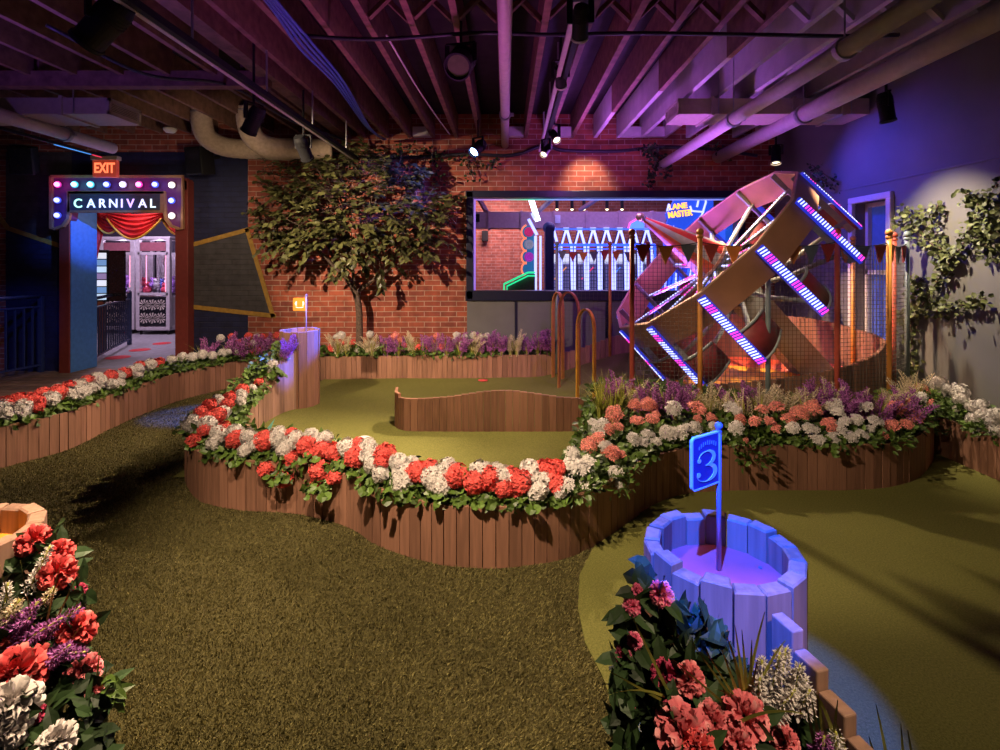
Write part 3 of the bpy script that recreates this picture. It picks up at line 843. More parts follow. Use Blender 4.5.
# ================================================================== THE WHEEL, ITS DRUM AND FENCE
# drum: ring of boards whose top steps up from the ramp mouth to the back
DC = Vector((2.42, 4.97)); DR = 0.97
def drum_top(th):
    """height of the boards by angle (degrees, 0 = +x, counter-clockwise)"""
    pts = [(-160, 0.38), (-150, 0.39), (-107, 0.545), (-60, 0.70), (-37, 0.775), (0, 0.80), (37, 0.86), (60, 0.86), (120, 0.84), (150, 0.76), (170, 0.66)]
    for (a, za), (b, zb) in zip(pts, pts[1:]):
        if a <= th <= b: return za + (zb - za) * (th - a) / (b - a)
    return 0.34
drum = empty('wheel_drum', (DC.x, DC.y, 0), 'round tub of upright boards with red and yellow floor under the big wheel', 'drum')
mb = MB(); n = 96
for k in range(n):
    th = -160 + 330 * (k + .5) / n
    a = R(th); L = DR * R(330 / n)
    z1 = drum_top(th)
    rot = Matrix.Rotation(a + PI / 2, 3, 'Z')
    mb.box((DR * math.cos(a), DR * math.sin(a), z1 / 2), (L - 0.003, 0.024, z1), rot)
mb.build('board_ring', M['timber'], drum)
mb = MB(); mb.lathe([(0, 0.372), (DR - 0.01, 0.372), (DR - 0.01, 0.34), (0, 0.34)], 48)
M['red_floor'] = mat('red_drum_floor', (0.62, 0.085, 0.045), 0.5, var=0.1)
M['yellow_floor'] = mat('yellow_drum_floor', (0.80, 0.36, 0.02), 0.5, var=0.08)
mb.build('tub_floor', M['red_floor'], drum)
mb = MB()
arc = [(DR * 0.97 * math.cos(R(a)), DR * 0.97 * math.sin(R(a))) for a in range(185, 281, 5)]
poly = [(-0.86, 0.30), *arc, (0.45, -0.80), (0.52, -0.30), (0.15, 0.22), (-0.35, 0.45)]
mb.add([(x, y, 0.392) for x, y in poly] + [(x, y, 0.36) for x, y in poly], [tuple(range(len(poly)))] + [(i, i + len(poly), (i + 1) % len(poly) + len(poly), (i + 1) % len(poly)) for i in range(len(poly))])
tag(mb.build('floor_pad', M['yellow_floor'], drum), 'yellow floor pad')
mb = MB()
for ang, w in ((15, .45), (-35, .3)):
    a = Vector((math.cos(R(ang)), math.sin(R(ang)), 0)); s = Vector((-a.y, a.x, 0))
    p0 = a * 0.2; p1 = a * 0.9
    mb.add([p0 + s * w * .3 + Vector((0, 0, .385)), p1 + s * w + Vector((0, 0, .46)), p1 - s * w + Vector((0, 0, .40)), p0 - s * w * .3 + Vector((0, 0, .385))], [(0, 1, 2, 3)])
mb.build('floor_wedge', mat('coral_drum_floor', (0.75, 0.16, 0.09), 0.5), drum)

# the wheel: a twelve-sided ring of panels, spokes, light bars, scoops, hub and striped cone
a_ = Vector((0.7045, 0.0224, -0.7093)).normalized()
C_ = Vector((1.788, 4.80, 1.562)); RW1, RW2, PH, LEN = 1.025, 1.058, 1.051, 0.681
u_ = a_.cross(Vector((0, 0, 1))).normalized(); v_ = u_.cross(a_).normalized()
def rim(k, r=RW1, t=0.0, da=0.0):
    an = PH - k * 2 * PI / 12 + da
    return C_ + (u_ * math.cos(an) + v_ * math.sin(an)) * r + a_ * t
wheel = empty('ball_wheel', (2.9, 4.95, 0.33), 'big tilted wheel of wooden panels with light bars and a striped cone hub', 'wheel')
wheel_inv = Matrix.Translation(-Vector((2.9, 4.95, 0.33)))
def wb(mb, name, m, parent=None, smooth=False):
    o = mb.build(name, m, None, smooth)
    o.data.transform(wheel_inv) if (parent is None or parent is wheel) else o.data.transform(wheel_inv)
    o.parent = parent or wheel
    return o
M['panel_wood'] = mat('wheel_panel', (0.40, 0.19, 0.11), 0.55, var=0.12, nscale=6)
M['panel_edge'] = mat('wheel_panel_edge', (0.66, 0.42, 0.28), 0.5)
M['wheel_grey'] = mat('wheel_grey_paint', (0.29, 0.33, 0.33), 0.5, var=0.1)
M['scoop'] = mat('dark_red_scoop', (0.24, 0.035, 0.04), 0.5)
M['bar_body'] = mat('light_bar_body', (0.03, 0.03, 0.10), 0.4, emit=(0.03, 0.05, 0.9), estr=0.6)
M['led_white'] = glow('led_blue_white', (0.45, 0.50, 1.0), 2.4)
M['led_pink'] = glow('led_pink', (1.0, 0.04, 0.50), 1.8)
M['led_blue'] = glow('led_blue', (0.05, 0.10, 1.0), 3.0)
PWID = 0.25
for k in range(12):
    A = rim(k, RW1); B = rim(k + 1, RW1); Ai = rim(k, RW1 - 0.02); Bi = rim(k + 1, RW1 - 0.02)
    mb = MB(); e = a_ * PWID
    mb.add([A, B, Bi, Ai, A + e, B + e, Bi + e, Ai + e], [(0, 3, 2, 1), (4, 5, 6, 7), (0, 1, 5, 4), (3, 7, 6, 2), (0, 4, 7, 3), (1, 2, 6, 5)])
    pn = wb(mb, 'rim_panel', M['panel_wood'])
    mb = MB(); mb.bar(rim(k, RW1 - 0.01, -0.006), rim(k + 1, RW1 - 0.01, -0.006), 0.026, 0.012, up=a_)
    wb(mb, 'edge_strip', M['panel_edge'], pn)
hubf = C_ + a_ * 0.22
hubr = C_ + a_ * 0.52
for k in range(12):
    # front spoke: flat grey plank with a light bar along it
    P = rim(k, RW1 - 0.02, 0.20); d = (P - hubf).normalized(); nrm = d.cross(a_).normalized()
    mb = MB(); mb.bar(hubf + d * 0.10, P, 0.055, 0.018, up=a_)
    spk = wb(mb, 'spoke', M['wheel_grey'])
    mbs = {}
    N = 26
    for j in range(N):
        f0 = 0.16 + 0.80 * j / N; Lr = (P - hubf).length
        c = hubf + d * (Lr * f0)
        key = ('led_pink' if (j // 4) % 3 == 1 else 'led_white', j // 4)
        m_ = mbs.setdefault(key, MB())
        m_.bar(c - a_ * 0.012, c - a_ * 0.012 + d * (0.80 * Lr / N * 0.45), 0.013, 0.008, up=a_)
    for key, m_ in mbs.items(): wb(m_, 'light_dots', M[key[0]], spk)
    # rear spoke: pipe to the tail of the trough
    Q = rim(k, RW2 - 0.03, 0.56)
    mb = MB(); mid = (hubr + Q) / 2 + a_ * 0.04
    mb.tube([hubr, mid, Q], [0.024, 0.020, 0.020], 8); wb(mb, 'brace_pipe', M['wheel_grey'], None, True)
    # light bar along the trough, its face outward
    A = rim(k, RW1 + 0.014, 0.02); B = rim(k, RW2 + 0.014, LEN)
    ax = (B - A).normalized(); rad = (rim(k, 1.0) - C_).normalized(); tg = rad.cross(ax).normalized()
    mb = MB(); mb.bar(A, B, 0.070, 0.022, up=rad)
    lb = wb(mb, 'light_bar', M['bar_body'])
    mbs = {}
    N = 27; Lb = (B - A).length
    for j in range(N):
        c = A + ax * (Lb * (j + .5) / N) + rad * 0.013
        g = j % 11
        key = ('led_pink' if g in (3, 4, 5) else 'led_white', j // 11 * 3 + (g > 2) + (g > 5))
        m_ = mbs.setdefault(key, MB())
        sl = (tg + ax * 0.25).normalized()
        m_.bar(c - sl * 0.030, c + sl * 0.030, 0.010, 0.006, up=rad)
    for key, m_ in mbs.items(): wb(m_, 'light_tube', M[key[0]], lb)
    # trough plate and scoop at its tail
    mb = MB(); sgn = 1 if (rim(k - 1) - rim(k)).dot(tg) > 0 else -1
    vs = []; fs = []; nn = 8
    for j in range(nn + 1):
        f_ = j / nn
        w_ = 0.22 * f_
        inw = 0.03 * f_ + 0.16 * f_ ** 3
        base = rim(k, RW2 + 0.0)
        off = tg * (sgn * w_) - rad * inw
        for tt, ex in ((0.40 + 0.03 * f_ * f_, 0), (LEN - 0.04 * f_ * f_, 0)):
            for th in (0.0, -0.014): vs.append(base + off + a_ * tt + rad * th)
    for j in range(nn):
        q = j * 4
        fs += [(q, q + 2, q + 6, q + 4), (q + 1, q + 5, q + 7, q + 3), (q, q + 4, q + 5, q + 1), (q + 2, q + 3, q + 7, q + 6)]
    fs += [(0, 1, 3, 2), (nn * 4, nn * 4 + 2, nn * 4 + 3, nn * 4 + 1)]
    mb.add(vs, fs); sc_ = wb(mb, 'scoop', M['scoop'], None, True)
    mb = MB(); mb.tube([vs[j * 4] for j in range(nn + 1)], 0.012, 6); mb.tube([vs[j * 4 + 2] for j in range(nn + 1)], 0.010, 6)
    wb(mb, 'scoop_rim', M['wheel_grey'], sc_, True)
    # rail joining rim panel to scoop on the inner side
    mb = MB(); mb.bar(rim(k, RW1 - 0.05, 0.0), rim(k, RW2 - 0.05, LEN - 0.02), 0.02, 0.05, up=rad); wb(mb, 'trough_rail', M['wheel_grey'])
Mz = a_.to_track_quat('Z', 'Y').to_matrix().to_4x4()
mb = MB(); mb.lathe([(0, -0.05), (0.13, -0.05), (0.13, 0.05), (0.08, 0.09), (0.08, 0.36), (0, 0.36)], 24, Matrix.Translation(hubf) @ Mz); wb(mb, 'hub', M['wheel_grey'], None, True)
# striped cone: twelve gores, tip ball
base = Vector((1.90, 4.80, 1.465)); tip = atd(642, 218, 4.79); cd = (base - tip); cl = cd.length; cdn = cd.normalized()
cu = cdn.cross(Vector((0, 1, 0))).normalized(); cv = cu.cross(cdn)
mb = MB(); G = 10; rb = 0.19; rt = 0.022
for k in range(G):
    vs = []
    for j in range(4):
        a = 2 * PI * (k + j / 3) / G
        dv = cu * math.cos(a) + cv * math.sin(a)
        vs += [tip + dv * rt, base + dv * rb]
    mb.add(vs, [(0, 1, 3, 2), (2, 3, 5, 4), (4, 5, 7, 6)], (0, 1, 2, 1)[k % 4])
wb(mb, 'hub_cone', [mat('cone_red', (0.50, 0.05, 0.045), 0.5), mat('cone_grey', (0.40, 0.42, 0.38), 0.5), mat('cone_orange', (0.70, 0.14, 0.06), 0.5)])
mb = MB(); MC = Matrix.Translation(base) @ cdn.to_track_quat('Z', 'Y').to_matrix().to_4x4()
mb.lathe([(rb - .01, -0.012), (rb + .008, -0.012), (rb + .008, 0.012), (rb - .01, 0.012)], 32, MC, closed=True); wb(mb, 'cone_rim', M['panel_edge'])
mb = MB(); mb.ball(tip - cdn * 0.02, 0.040, 18, 12)
wb(mb, 'tip_ball', mat('brass_ball', (0.42, 0.34, 0.22), 0.35, 0.6), None, True)
mb = MB(); mb.lathe([(0.03, 0.0), (0.036, 0.012), (0.03, 0.024)], 18, Matrix.Translation(tip) @ cdn.to_track_quat('Z', 'Y').to_matrix().to_4x4()); wb(mb, 'tip_collar', M['steel'], None, True)
# rear hub and the thick leg carrying the wheel
mb = MB(); mb.lathe([(0, -0.06), (0.10, -0.06), (0.12, 0.0), (0.12, 0.12), (0, 0.12)], 24, Matrix.Translation(hubr) @ Mz); wb(mb, 'rear_hub', M['wheel_grey'], None, True)
mb = MB(); mb.bar(hubr + a_ * 0.06, (2.97, 4.97, 0.37), 0.26, 0.24, up=(0, 1, 0)); wb(mb, 'support_leg', M['wheel_grey'])
mb = MB(); mb.box((2.96, 4.97, 0.382), (0.40, 0.34, 0.02), bev=0.004); wb(mb, 'foot_plate', M['wheel_grey'])

# fence of coloured posts round the wheel
M['post_red'] = mat('red_post', (0.46, 0.085, 0.055), 0.4); M['post_orange'] = mat('orange_post', (0.58, 0.24, 0.05), 0.4); M['post_grey'] = mat('blue_grey_post', (0.17, 0.21, 0.22), 0.4)
ZT = 1.66
posts = [  # x, y, base z, paint, label
    ((632 - 505) / F * 3.98, 3.98, 0.2, 'red', 'red fence post at the hoop end of the wheel fence, rising from purple flowers'),
    ((700 - 505) / F * 3.93, 3.93, 0.2, 'orange', 'orange fence post in front of the striped cone of the wheel'),
    ((768 - 505) / F * 3.90, 3.90, 0.2, 'grey', 'blue grey fence post in the middle of the wheel front'),
    ((837 - 505) / F * 3.92, 3.92, 0.2, 'red', 'red fence post before the tall side of the board tub'),
    ((889 - 505) / F * 4.05, 4.05, 0.2, 'orange', 'orange fence post at the corner of the tub next to the ivy'),
    ((907 - 505) / F * 4.30, 4.30, 0.2, 'grey', 'blue grey fence post closest to the ivy on the plaster wall'),
    ((894 - 505) / F * 4.42, 4.42, 0.0, 'red', 'red fence post half hidden behind the orange corner post by the ivy'),
    ((853 - 505) / F * 5.02, 5.02, 0.0, 'orange', 'orange fence post behind the tub beside the deep window'),
    ((557 - 505) / F * 6.48, 6.48, 0.0, 'grey', 'thin grey fence post behind the hoops against the arcade window'),
    ((610 - 505) / F * 6.42, 6.42, 0.2, 'orange', 'orange fence post on the climbing board wall below the arcade window'),
    ((648 - 505) / F * 6.38, 6.38, 0.2, 'red', 'thin red fence post behind the wheel rim below the arcade window')]
pobj = []
for x, y, z, c, lab in posts:
    root = empty('fence_post', (x, y, z), lab, 'post')
    mb = MB(); mb.tube([(0, 0, 0), (0, 0, ZT - z)], 0.019, 14); mb.build('shaft', M['post_' + c], root, True)
    mb = MB(); mb.ball((0, 0, ZT - z + 0.018), 0.028, 16, 10); mb.lathe([(0.019, ZT - z - .03), (0.025, ZT - z - .025), (0.025, ZT - z - .012), (0.019, ZT - z - .008)], 14); mb.build('post_cap', M['post_' + c], root, True)
# bunting: cord with triangular pennants, red / orange / grey
M['pen_red'] = mat('red_pennant', (0.30, 0.035, 0.03), 0.7); M['pen_orange'] = mat('orange_pennant', (0.48, 0.17, 0.035), 0.7); M['pen_grey'] = mat('grey_pennant', (0.10, 0.12, 0.16), 0.7)
def bunting(pairs, label, size, start=0):
    root = empty('bunting', (pairs[0][0], pairs[0][1], ZT), label, 'bunting')
    ox, oy = pairs[0]
    cord = MB(); pens = []
    c = start
    for (xa, ya), (xb, yb) in zip(pairs, pairs[1:]):
        L = math.hypot(xb - xa, yb - ya); n = max(1, round(L / size))
        P = [Vector((xa + (xb - xa) * i / 20 - ox, ya + (yb - ya) * i / 20 - oy, -0.06 - 0.03 * math.sin(PI * i / 20))) for i in range(21)]
        cord.tube(P, 0.004, 6)
        d = Vector((xb - xa, yb - ya, 0)).normalized(); nm = Vector((-d.y, d.x, 0)) * 0.003
        for i in range(n):
            f0 = (i + 0.5) / n
            ctr = Vector((xa + (xb - xa) * f0 - ox, ya + (yb - ya) * f0 - oy, -0.062 - 0.03 * math.sin(PI * f0)))
            w = size * 0.40; h = size * 0.92
            pts = [ctr - d * w, ctr + d * w, ctr + Vector((0, 0, -h))]
            mb = MB(); mb.add([p - nm for p in pts] + [p + nm + Vector((0, 0.02, 0)) * (1 if j == 2 else 0) for j, p in enumerate(pts)], [(0, 1, 2), (5, 4, 3), (0, 3, 4, 1), (1, 4, 5, 2), (2, 5, 3, 0)])
            mb.build('pennant', M['pen_' + ('red', 'orange', 'grey')[c % 3]], root); c += 1
    cord.build('cord', M['cable'], root)
fr = [(p[0], p[1]) for p in posts]
bunting(fr[0:6], 'bunting of red, orange and grey pennants strung along the front of the wheel', 0.150)
bunting([fr[8], fr[9], fr[10]], 'small bunting strung before the arcade window behind the hoops', 0.135, 2)
# square mesh net on the fence
def net(pairs, z0, z1, cell, label, m):
    mb = MB()
    r_ = 0.0013
    for (xa, ya), (xb, yb) in zip(pairs, pairs[1:]):
        L = math.hypot(xb - xa, yb - ya); n = max(2, round(L / cell)); mz = round((z1 - z0) / cell)
        a = Vector((xa, ya, 0)); b = Vector((xb, yb, 0))
        for i in range(n + 1):
            p = a + (b - a) * (i / n); mb.bar(p + Vector((0, 0, z0)), p + Vector((0, 0, z1)), 2 * r_, 2 * r_, up=(b - a))
        for j in range(mz + 1):
            z = Vector((0, 0, z0 + (z1 - z0) * j / mz)); mb.bar(a + z, b + z, 2 * r_, 2 * r_)
    tag(mb.build('net', m, None, fix=False), label, 'net')
M['net'] = mat('dark_net', (0.10, 0.085, 0.075), 0.8)
net(fr[0:6], 0.34, 1.56, 0.031, 'fine square-mesh net stretched between the front fence posts', M['net'])
net([fr[6], fr[7]], 0.80, 1.56, 0.045, 'fine square-mesh net between the posts by the deep window', M['net'])
net([fr[8], fr[9], fr[10]], 0.60, 1.56, 0.05, 'fine square-mesh net below the arcade window', M['net'])

# ================================================================== CARNIVAL DOORWAY
def text_obj(name, body, size, loc, m, parent, depth=0.006, rz=0.0, ry=0.0, sx=1.0, align='CENTER', spacing=1.0, bold=0.0):
    cu = bpy.data.curves.new(name, 'FONT')
    cu.body = body; cu.size = size; cu.extrude = depth; cu.align_x = align; cu.align_y = 'CENTER'; cu.space_character = spacing; cu.offset = bold
    cu.materials.append(m)
    tmp = bpy.data.objects.new(name, cu)
    COL.objects.link(tmp)
    me = bpy.data.meshes.new_from_object(tmp.evaluated_get(bpy.context.evaluated_depsgraph_get()))
    bpy.data.objects.remove(tmp); bpy.data.curves.remove(cu)
    o = link(name, me)
    o.rotation_euler = (R(90), ry, rz); o.location = loc; o.scale = (sx, 1, 1)
    if parent is not None: o.parent = parent
    return o

YP = 6.62
def pp(px, py, d=YP): p = atd(px, py, d); return (p.x, p.z)
arch = empty('carnival_portal', (-4.73, 6.6, 0.03), 'maroon doorway portal with a blue inner side under the lit carnival sign', 'portal')
inv = Matrix.Translation((4.73, -6.6, -0.03))
def pb(mb, name, m, parent, smooth=False):
    o = mb.build(name, m, None, smooth); o.data.transform(inv); o.parent = parent; return o
M['maroon'] = mat('maroon_paint', (0.16, 0.028, 0.024), 0.5, var=0.1); M['blue_paint'] = mat('blue_paint', (0.07, 0.20, 0.55), 0.5, var=0.1)
for x0, x1, ins in ((-5.678, -5.55, -5.55), (-4.20, -4.036, -4.20)):
    mb = MB(); mb.box(((x0 + x1) / 2, 6.84, 1.26), (x1 - x0, 0.44, 2.46), bev=0.004)
    pil = pb(mb, 'pillar', M['maroon'], arch)
    mb = MB(); mb.box((ins + (0.004 if ins < -5 else -0.004), 6.85, 1.26), (0.012, 0.42, 2.45))
    q = mb.build('inner_face', M['blue_paint'], None); q.data.transform(inv); q.parent = pil
mb = MB(); mb.box((-4.87, 6.84, 2.44), (1.64, 0.44, 0.14)); pb(mb, 'lintel', M['maroon'], arch)

sign = empty('carnival_sign', (-4.75, YP, 2.2), 'lit marquee sign reading CARNIVAL with coloured bulbs above the doorway', 'sign')
inv = Matrix.Translation((4.75, -YP, -2.2))
o0 = [(54, 177), (184.5, 177), (184.5, 229), (181, 229), (173, 226), (168, 219), (167, 212), (167, 193), (72, 193), (72, 212), (71, 219), (66, 226), (58, 229), (54, 229)]
mb = MB(); mb.prism([pp(*p) for p in o0], YP - 0.02, YP + 0.10)
pb(mb, 'sign_box', mat('sign_purple', (0.10, 0.02, 0.10), 0.5), sign)
mb = MB()
ring = [pp(*p) for p in o0]; ring.append(ring[0])
ribbon(mb, ring, [0.034] * len(ring), YP - 0.055, YP - 0.015)
M['bronze'] = mat('bronze_trim', (0.34, 0.17, 0.09), 0.4, 0.3)
pb(mb, 'sign_frame', M['bronze'], sign)
mb = MB(); x0, z0 = pp(70, 213); x1, z1 = pp(167, 191.5); mb.box(((x0 + x1) / 2, YP - 0.03, (z0 + z1) / 2), (x1 - x0, 0.05, z1 - z0), bev=0.006); pb(mb, 'name_frame', M['bronze'], sign)
mb = MB(); x0, z0 = pp(74, 210.5); x1, z1 = pp(163, 194.5); mb.box(((x0 + x1) / 2, YP - 0.05, (z0 + z1) / 2), (x1 - x0, 0.02, z1 - z0)); pb(mb, 'name_board', mat('sign_slate', (0.045, 0.045, 0.06), 0.5), sign)
letters = [('C', (0.45, 1.0, 0.9)), ('A', (0.55, 0.72, 1.0)), ('R', (0.6, 0.7, 1.0)), ('N', (0.55, 0.6, 1.0)), ('I', (0.6, 0.5, 1.0)), ('V', (0.65, 0.4, 1.0)), ('A', (0.6, 0.6, 1.0)), ('L', (0.65, 0.8, 1.0))]
lx = [82, 95, 106, 117, 125.5, 134, 146, 156]
for (ch, c), px in zip(letters, lx):
    x, z = pp(px, 204.3)
    text_obj('letter', ch, 0.158, (x + 4.75, -0.062, z - 2.2), glow('letter_light', c, 1.7), sign, 0.006, bold=0.001)
bc = {'m': (1.0, 0.05, 0.55), 'c': (0.15, 0.75, 1.0), 'b': (0.10, 0.15, 1.0), 'w': (0.75, 0.65, 1.0), 'W': (1.0, 0.9, 0.85)}
bulbs = [(60.7, 185, 'm'), (77.6, 185, 'c'), (93.5, 185, 'c'), (109.5, 185, 'b'), (125.5, 185, 'w'), (141.5, 185, 'm'), (157.6, 185, 'b'), (174, 185.5, 'W'),
         (60.5, 200.6, 'b'), (60.5, 215.6, 'b'), (174, 201, 'b'), (174, 216, 'W')]
bm_ = {}
for px, py, c in bulbs:
    x, z = pp(px, py)
    if c not in bm_:
        k = tuple(min(1, .16 + .84 * q) for q in bc[c]); bm_[c] = (glow('bulb_' + c, k, 4.0), glow('cup_' + c, bc[c], 0.35))
    mb = MB(); mb.lathe([(0.0, 0.0), (0.034, 0.0), (0.044, 0.02), (0.044, 0.028), (0.030, 0.008), (0, 0.008)], 16, Matrix.Translation((x, YP - 0.02, z)) @ Matrix.Rotation(R(90), 4, 'X'))
    cup = pb(mb, 'bulb_cup', bm_[c][1], sign, True)
    mb = MB(); mb.ball((x, YP - 0.058, z), 0.030, 14, 10); q = mb.build('bulb', bm_[c][0], None, True); q.data.transform(inv); q.parent = cup
    d = bpy.data.lights.new('bulb_light', 'POINT'); d.energy = 0.5; d.color = bc[c]; d.shadow_soft_size = 0.02
    lo = bpy.data.objects.new('bulb_light', d); lo.location = (x, YP - 0.16, z); COL.objects.link(lo)

ex = empty('exit_sign', (-4.95, 6.5, 2.6), 'glowing red EXIT sign hanging above the carnival sign', 'sign')
x0, z0 = pp(94, 177.5, 6.5); x1, z1 = pp(118, 160, 6.5)
inv = Matrix.Translation((4.95, -6.5, -2.6))
mb = MB(); mb.box(((x0 + x1) / 2, 6.5, (z0 + z1) / 2), (x1 - x0, 0.05, z1 - z0), bev=0.004); pb(mb, 'exit_box', mat('exit_box', (0.30, 0.10, 0.07), 0.4, emit=(1, 0.08, 0.03), estr=0.25), ex)
mb = MB(); mb.box(((x0 + x1) / 2, 6.5, z1 + 0.02), (x1 - x0 + .03, 0.08, 0.05), bev=0.004); pb(mb, 'exit_canopy', M['duct'], ex)
text_obj('exit_letters', 'EXIT', 0.175, ((x0 + x1) / 2 + 4.95, -0.028, (z0 + z1) / 2 - 2.6), glow('exit_red', (1.0, 0.20, 0.08), 1.6), ex, 0.003, sx=0.72, bold=0.004)

# red swag curtains inside the doorway
sw = empty('swag_curtain', (-4.8, 6.98, 2.0), 'red velvet swag curtain with gold fringe under the carnival sign', 'curtain')
M['velvet'] = mat('red_velvet', (0.55, 0.02, 0.03), 0.6, var=0.3, nscale=8); M['fringe'] = mat('gold_fringe', (0.65, 0.38, 0.06), 0.5)
def swag(x0, x1, zt, drop, y, wob=5):
    vs = []; fs = []; nu, nv = 28, 22
    bot = []
    for j in range(nv + 1):
        for i in range(nu + 1):
            u = i / nu; v = j / nv
            x = x0 + (x1 - x0) * (u + (0.5 - u) * 0.10 * v)
            z = zt - v * drop * (0.25 + 0.75 * math.sin(PI * u)) - 0.02 * math.sin(PI * u)
            vs.append((x + 4.8, y - 6.98 + 0.12 - 0.05 * math.sin(PI * u) * v - 0.022 * math.sin(v * wob * 2 * PI + 2 * abs(u - .5)), z - 2.0))
            if j == nv: bot.append(Vector(vs[-1]))
    for j in range(nv):
        for i in range(nu):
            a = j * (nu + 1) + i; fs.append((a, a + 1, a + nu + 2, a + nu + 1))
    mb = MB(); mb.add(vs, fs); s_ = mb.build('swag', M['velvet'], sw, True)
    mb = MB(); mb.tube(bot, 0.014, 6); mb.build('fringe', M['fringe'], s_, True)
xs0 = [pp(p, 210, 7.0)[0] for p in (92, 116, 158, 188)]
swag(xs0[1] - .18, xs0[2] + .08, 2.12, 0.34, 6.92)
swag(xs0[0] - .1, xs0[1] + .12, 2.12, 0.26, 7.0); swag(xs0[2] - .05, xs0[3] + .1, 2.12, 0.28, 7.0)
mb = MB(); vs = []; fs = []
for j in range(13):
    for i in range(11):
        u = i / 10; v = j / 12
        vs.append((xs0[0] - .06 + (0.20 - 0.16 * v) * u + 4.8, 7.12 - 6.98 + 0.02 * math.sin(u * 12), 2.12 - 0.62 * v - 2.0))
for j in range(12):
    for i in range(10): a = j * 11 + i; fs.append((a, a + 1, a + 12, a + 11))
mb.add(vs, fs); mb.build('tail', M['velvet'], sw, True)

lamp('POINT', 'portal_fill', (-4.87, 6.80, 2.25), (1.0, 0.75, 0.7), 9, None, 0.03)  # added point light, no real downlight; brightens the swag curtains
# two claw machines
M['cab'] = mat('silver_lilac_cabinet', (0.46, 0.42, 0.48), 0.35, 0.2); M['header'] = mat('machine_header', (0.22, 0.07, 0.10), 0.5)
def claw_machine(loc, rz, label, seed):
    rnd = random.Random(seed)
    root = empty('claw_machine', loc, label, 'game machine', 'claw machines in the carnival room', rz)
    w, d, h = 0.66, 0.66, 1.93
    mb = MB()
    for x in (-1, 1):
        mb.bar((x * (w / 2 - .035), -d / 2 + .03, 0.10), (x * (w / 2 - .035), -d / 2 + .03, h - .05), 0.07, 0.07, up=(0, 1, 0))
        mb.bar((x * (w / 2 - .03), d / 2 - .03, 0.10), (x * (w / 2 - .03), d / 2 - .03, h - .05), 0.06, 0.06, up=(0, 1, 0))
    mb.box((0, 0, h - .03), (w, d, 0.07), bev=0.02); mb.box((0, 0, 0.12), (w, d, 0.08), bev=0.015)
    mb.box((0, -d / 2 + .03, 0.80), (w - .06, 0.07, 0.05)); mb.box((0, -d / 2 + .03, 1.60), (w - .06, 0.07, 0.05))
    mb.box((0, 0.02, 0.45), (w - .05, d - .08, 0.60)); mb.box((0, d / 2 - .03, 1.2), (w - .08, 0.02, 0.85))
    mb.build('cabinet', M['cab'], root)
    mb = MB(); mb.box((0, -d / 2 + .02, 1.73), (w - .16, 0.05, 0.17), bev=0.006); mb.build('header_panel', M['header'], root)
    mb = MB(); mb.box((0, -d / 2 + .03, 1.2), (w - .14, 0.008, 0.76)); mb.build('front_glass', gm, root)
    mb = MB(); mb.box((0, -d / 2 + .02, 0.46), (w - .14, 0.06, 0.56), bev=0.006); mb.build('lower_panel', M['black_gloss'], root)
    star = MB()
    for j, zz in enumerate((0.59, 0.33)):
        for i in (-1, 0, 1):
            for q in range(10):
                a0 = 2 * PI * q / 10; c = (i * 0.165, zz)
                pts = [(c[0] + .015 * math.cos(a0), c[1] + .015 * math.sin(a0)), (c[0] + .11 * math.cos(a0 + .12), c[1] + .11 * math.sin(a0 + .12)), (c[0] + .10 * math.cos(a0 + .42), c[1] + .10 * math.sin(a0 + .42))]
                pts = [(max(-.25, min(.25, x)), max(zz - .12, min(zz + .12, z))) for x, z in pts]
                star.prism(pts, -d / 2 - .018, -d / 2 - .010)
    star.build('star_pattern', mat('silver_star', (0.70, 0.62, 0.58), 0.3, 0.5), root)
    for q in range(16):
        c = [(0.55, 0.55, 0.6), (0.1, 0.12, 0.4), (0.5, 0.05, 0.1), (0.3, 0.15, 0.5)][q % 4]
        mb = MB(); r_ = rnd.uniform(.055, .085); x = rnd.uniform(-.22, .22); y = rnd.uniform(-.2, .2); z = .80 + r_ + (q // 8) * .12
        mb.ball((x, y, z), r_, 10, 8); mb.ball((x, y - .02, z + r_ * 1.25), r_ * .62, 8, 6); mb.ball((x - r_ * .5, y, z + r_ * 1.8), r_ * .25, 6, 5); mb.ball((x + r_ * .5, y, z + r_ * 1.8), r_ * .25, 6, 5)
        mb.build('plush_toy', mat('plush', c, 0.9), root, True)
    mb = MB(); mb.tube([(0.05, 0, 1.88), (0.05, 0, 1.5)], 0.012, 8); mb.ball((0.05, 0, 1.48), 0.05, 10, 8)
    for q in range(3): a = 2 * PI * q / 3; mb.tube([(0.05, 0, 1.47), (0.05 + .07 * math.cos(a), .07 * math.sin(a), 1.42), (0.05 + .03 * math.cos(a), .03 * math.sin(a), 1.33)], 0.008, 6)
    mb.build('claw', M['steel'], root, True)
    mb = MB()
    for x in (-.19, .19): mb.bar((x, -d / 2 + .09, .84), (x, -d / 2 + .09, 1.56), 0.012, 0.012)
    mb.build('light_tube', glow('tube_pink', (1.0, 0.35, 0.5), 1.6), root)
    mb = MB()
    for x in (-.27, .27):
        for y in (-.27, .27): mb.tube([(x, y, 0.0), (x, y, 0.09)], 0.025, 10)
    mb.build('feet', M['black'], root)
    return root
claw_machine((-6.92, 10.55, 0.02), 0.0, 'claw machine with starred lower panel standing behind the open end of the doorway railing', 1)
claw_machine((-7.72, 10.65, 0.02), 0.05, 'claw machine partly behind the doorway railing and the bright snack screen', 2)
lamp('POINT', 'claw_light', (-6.92, 10.4, 1.80), (0.9, 0.75, 1.0), 7, None, 0.05)
lamp('POINT', 'claw_light', (-7.72, 10.5, 1.80), (0.9, 0.75, 1.0), 6, None, 0.05)
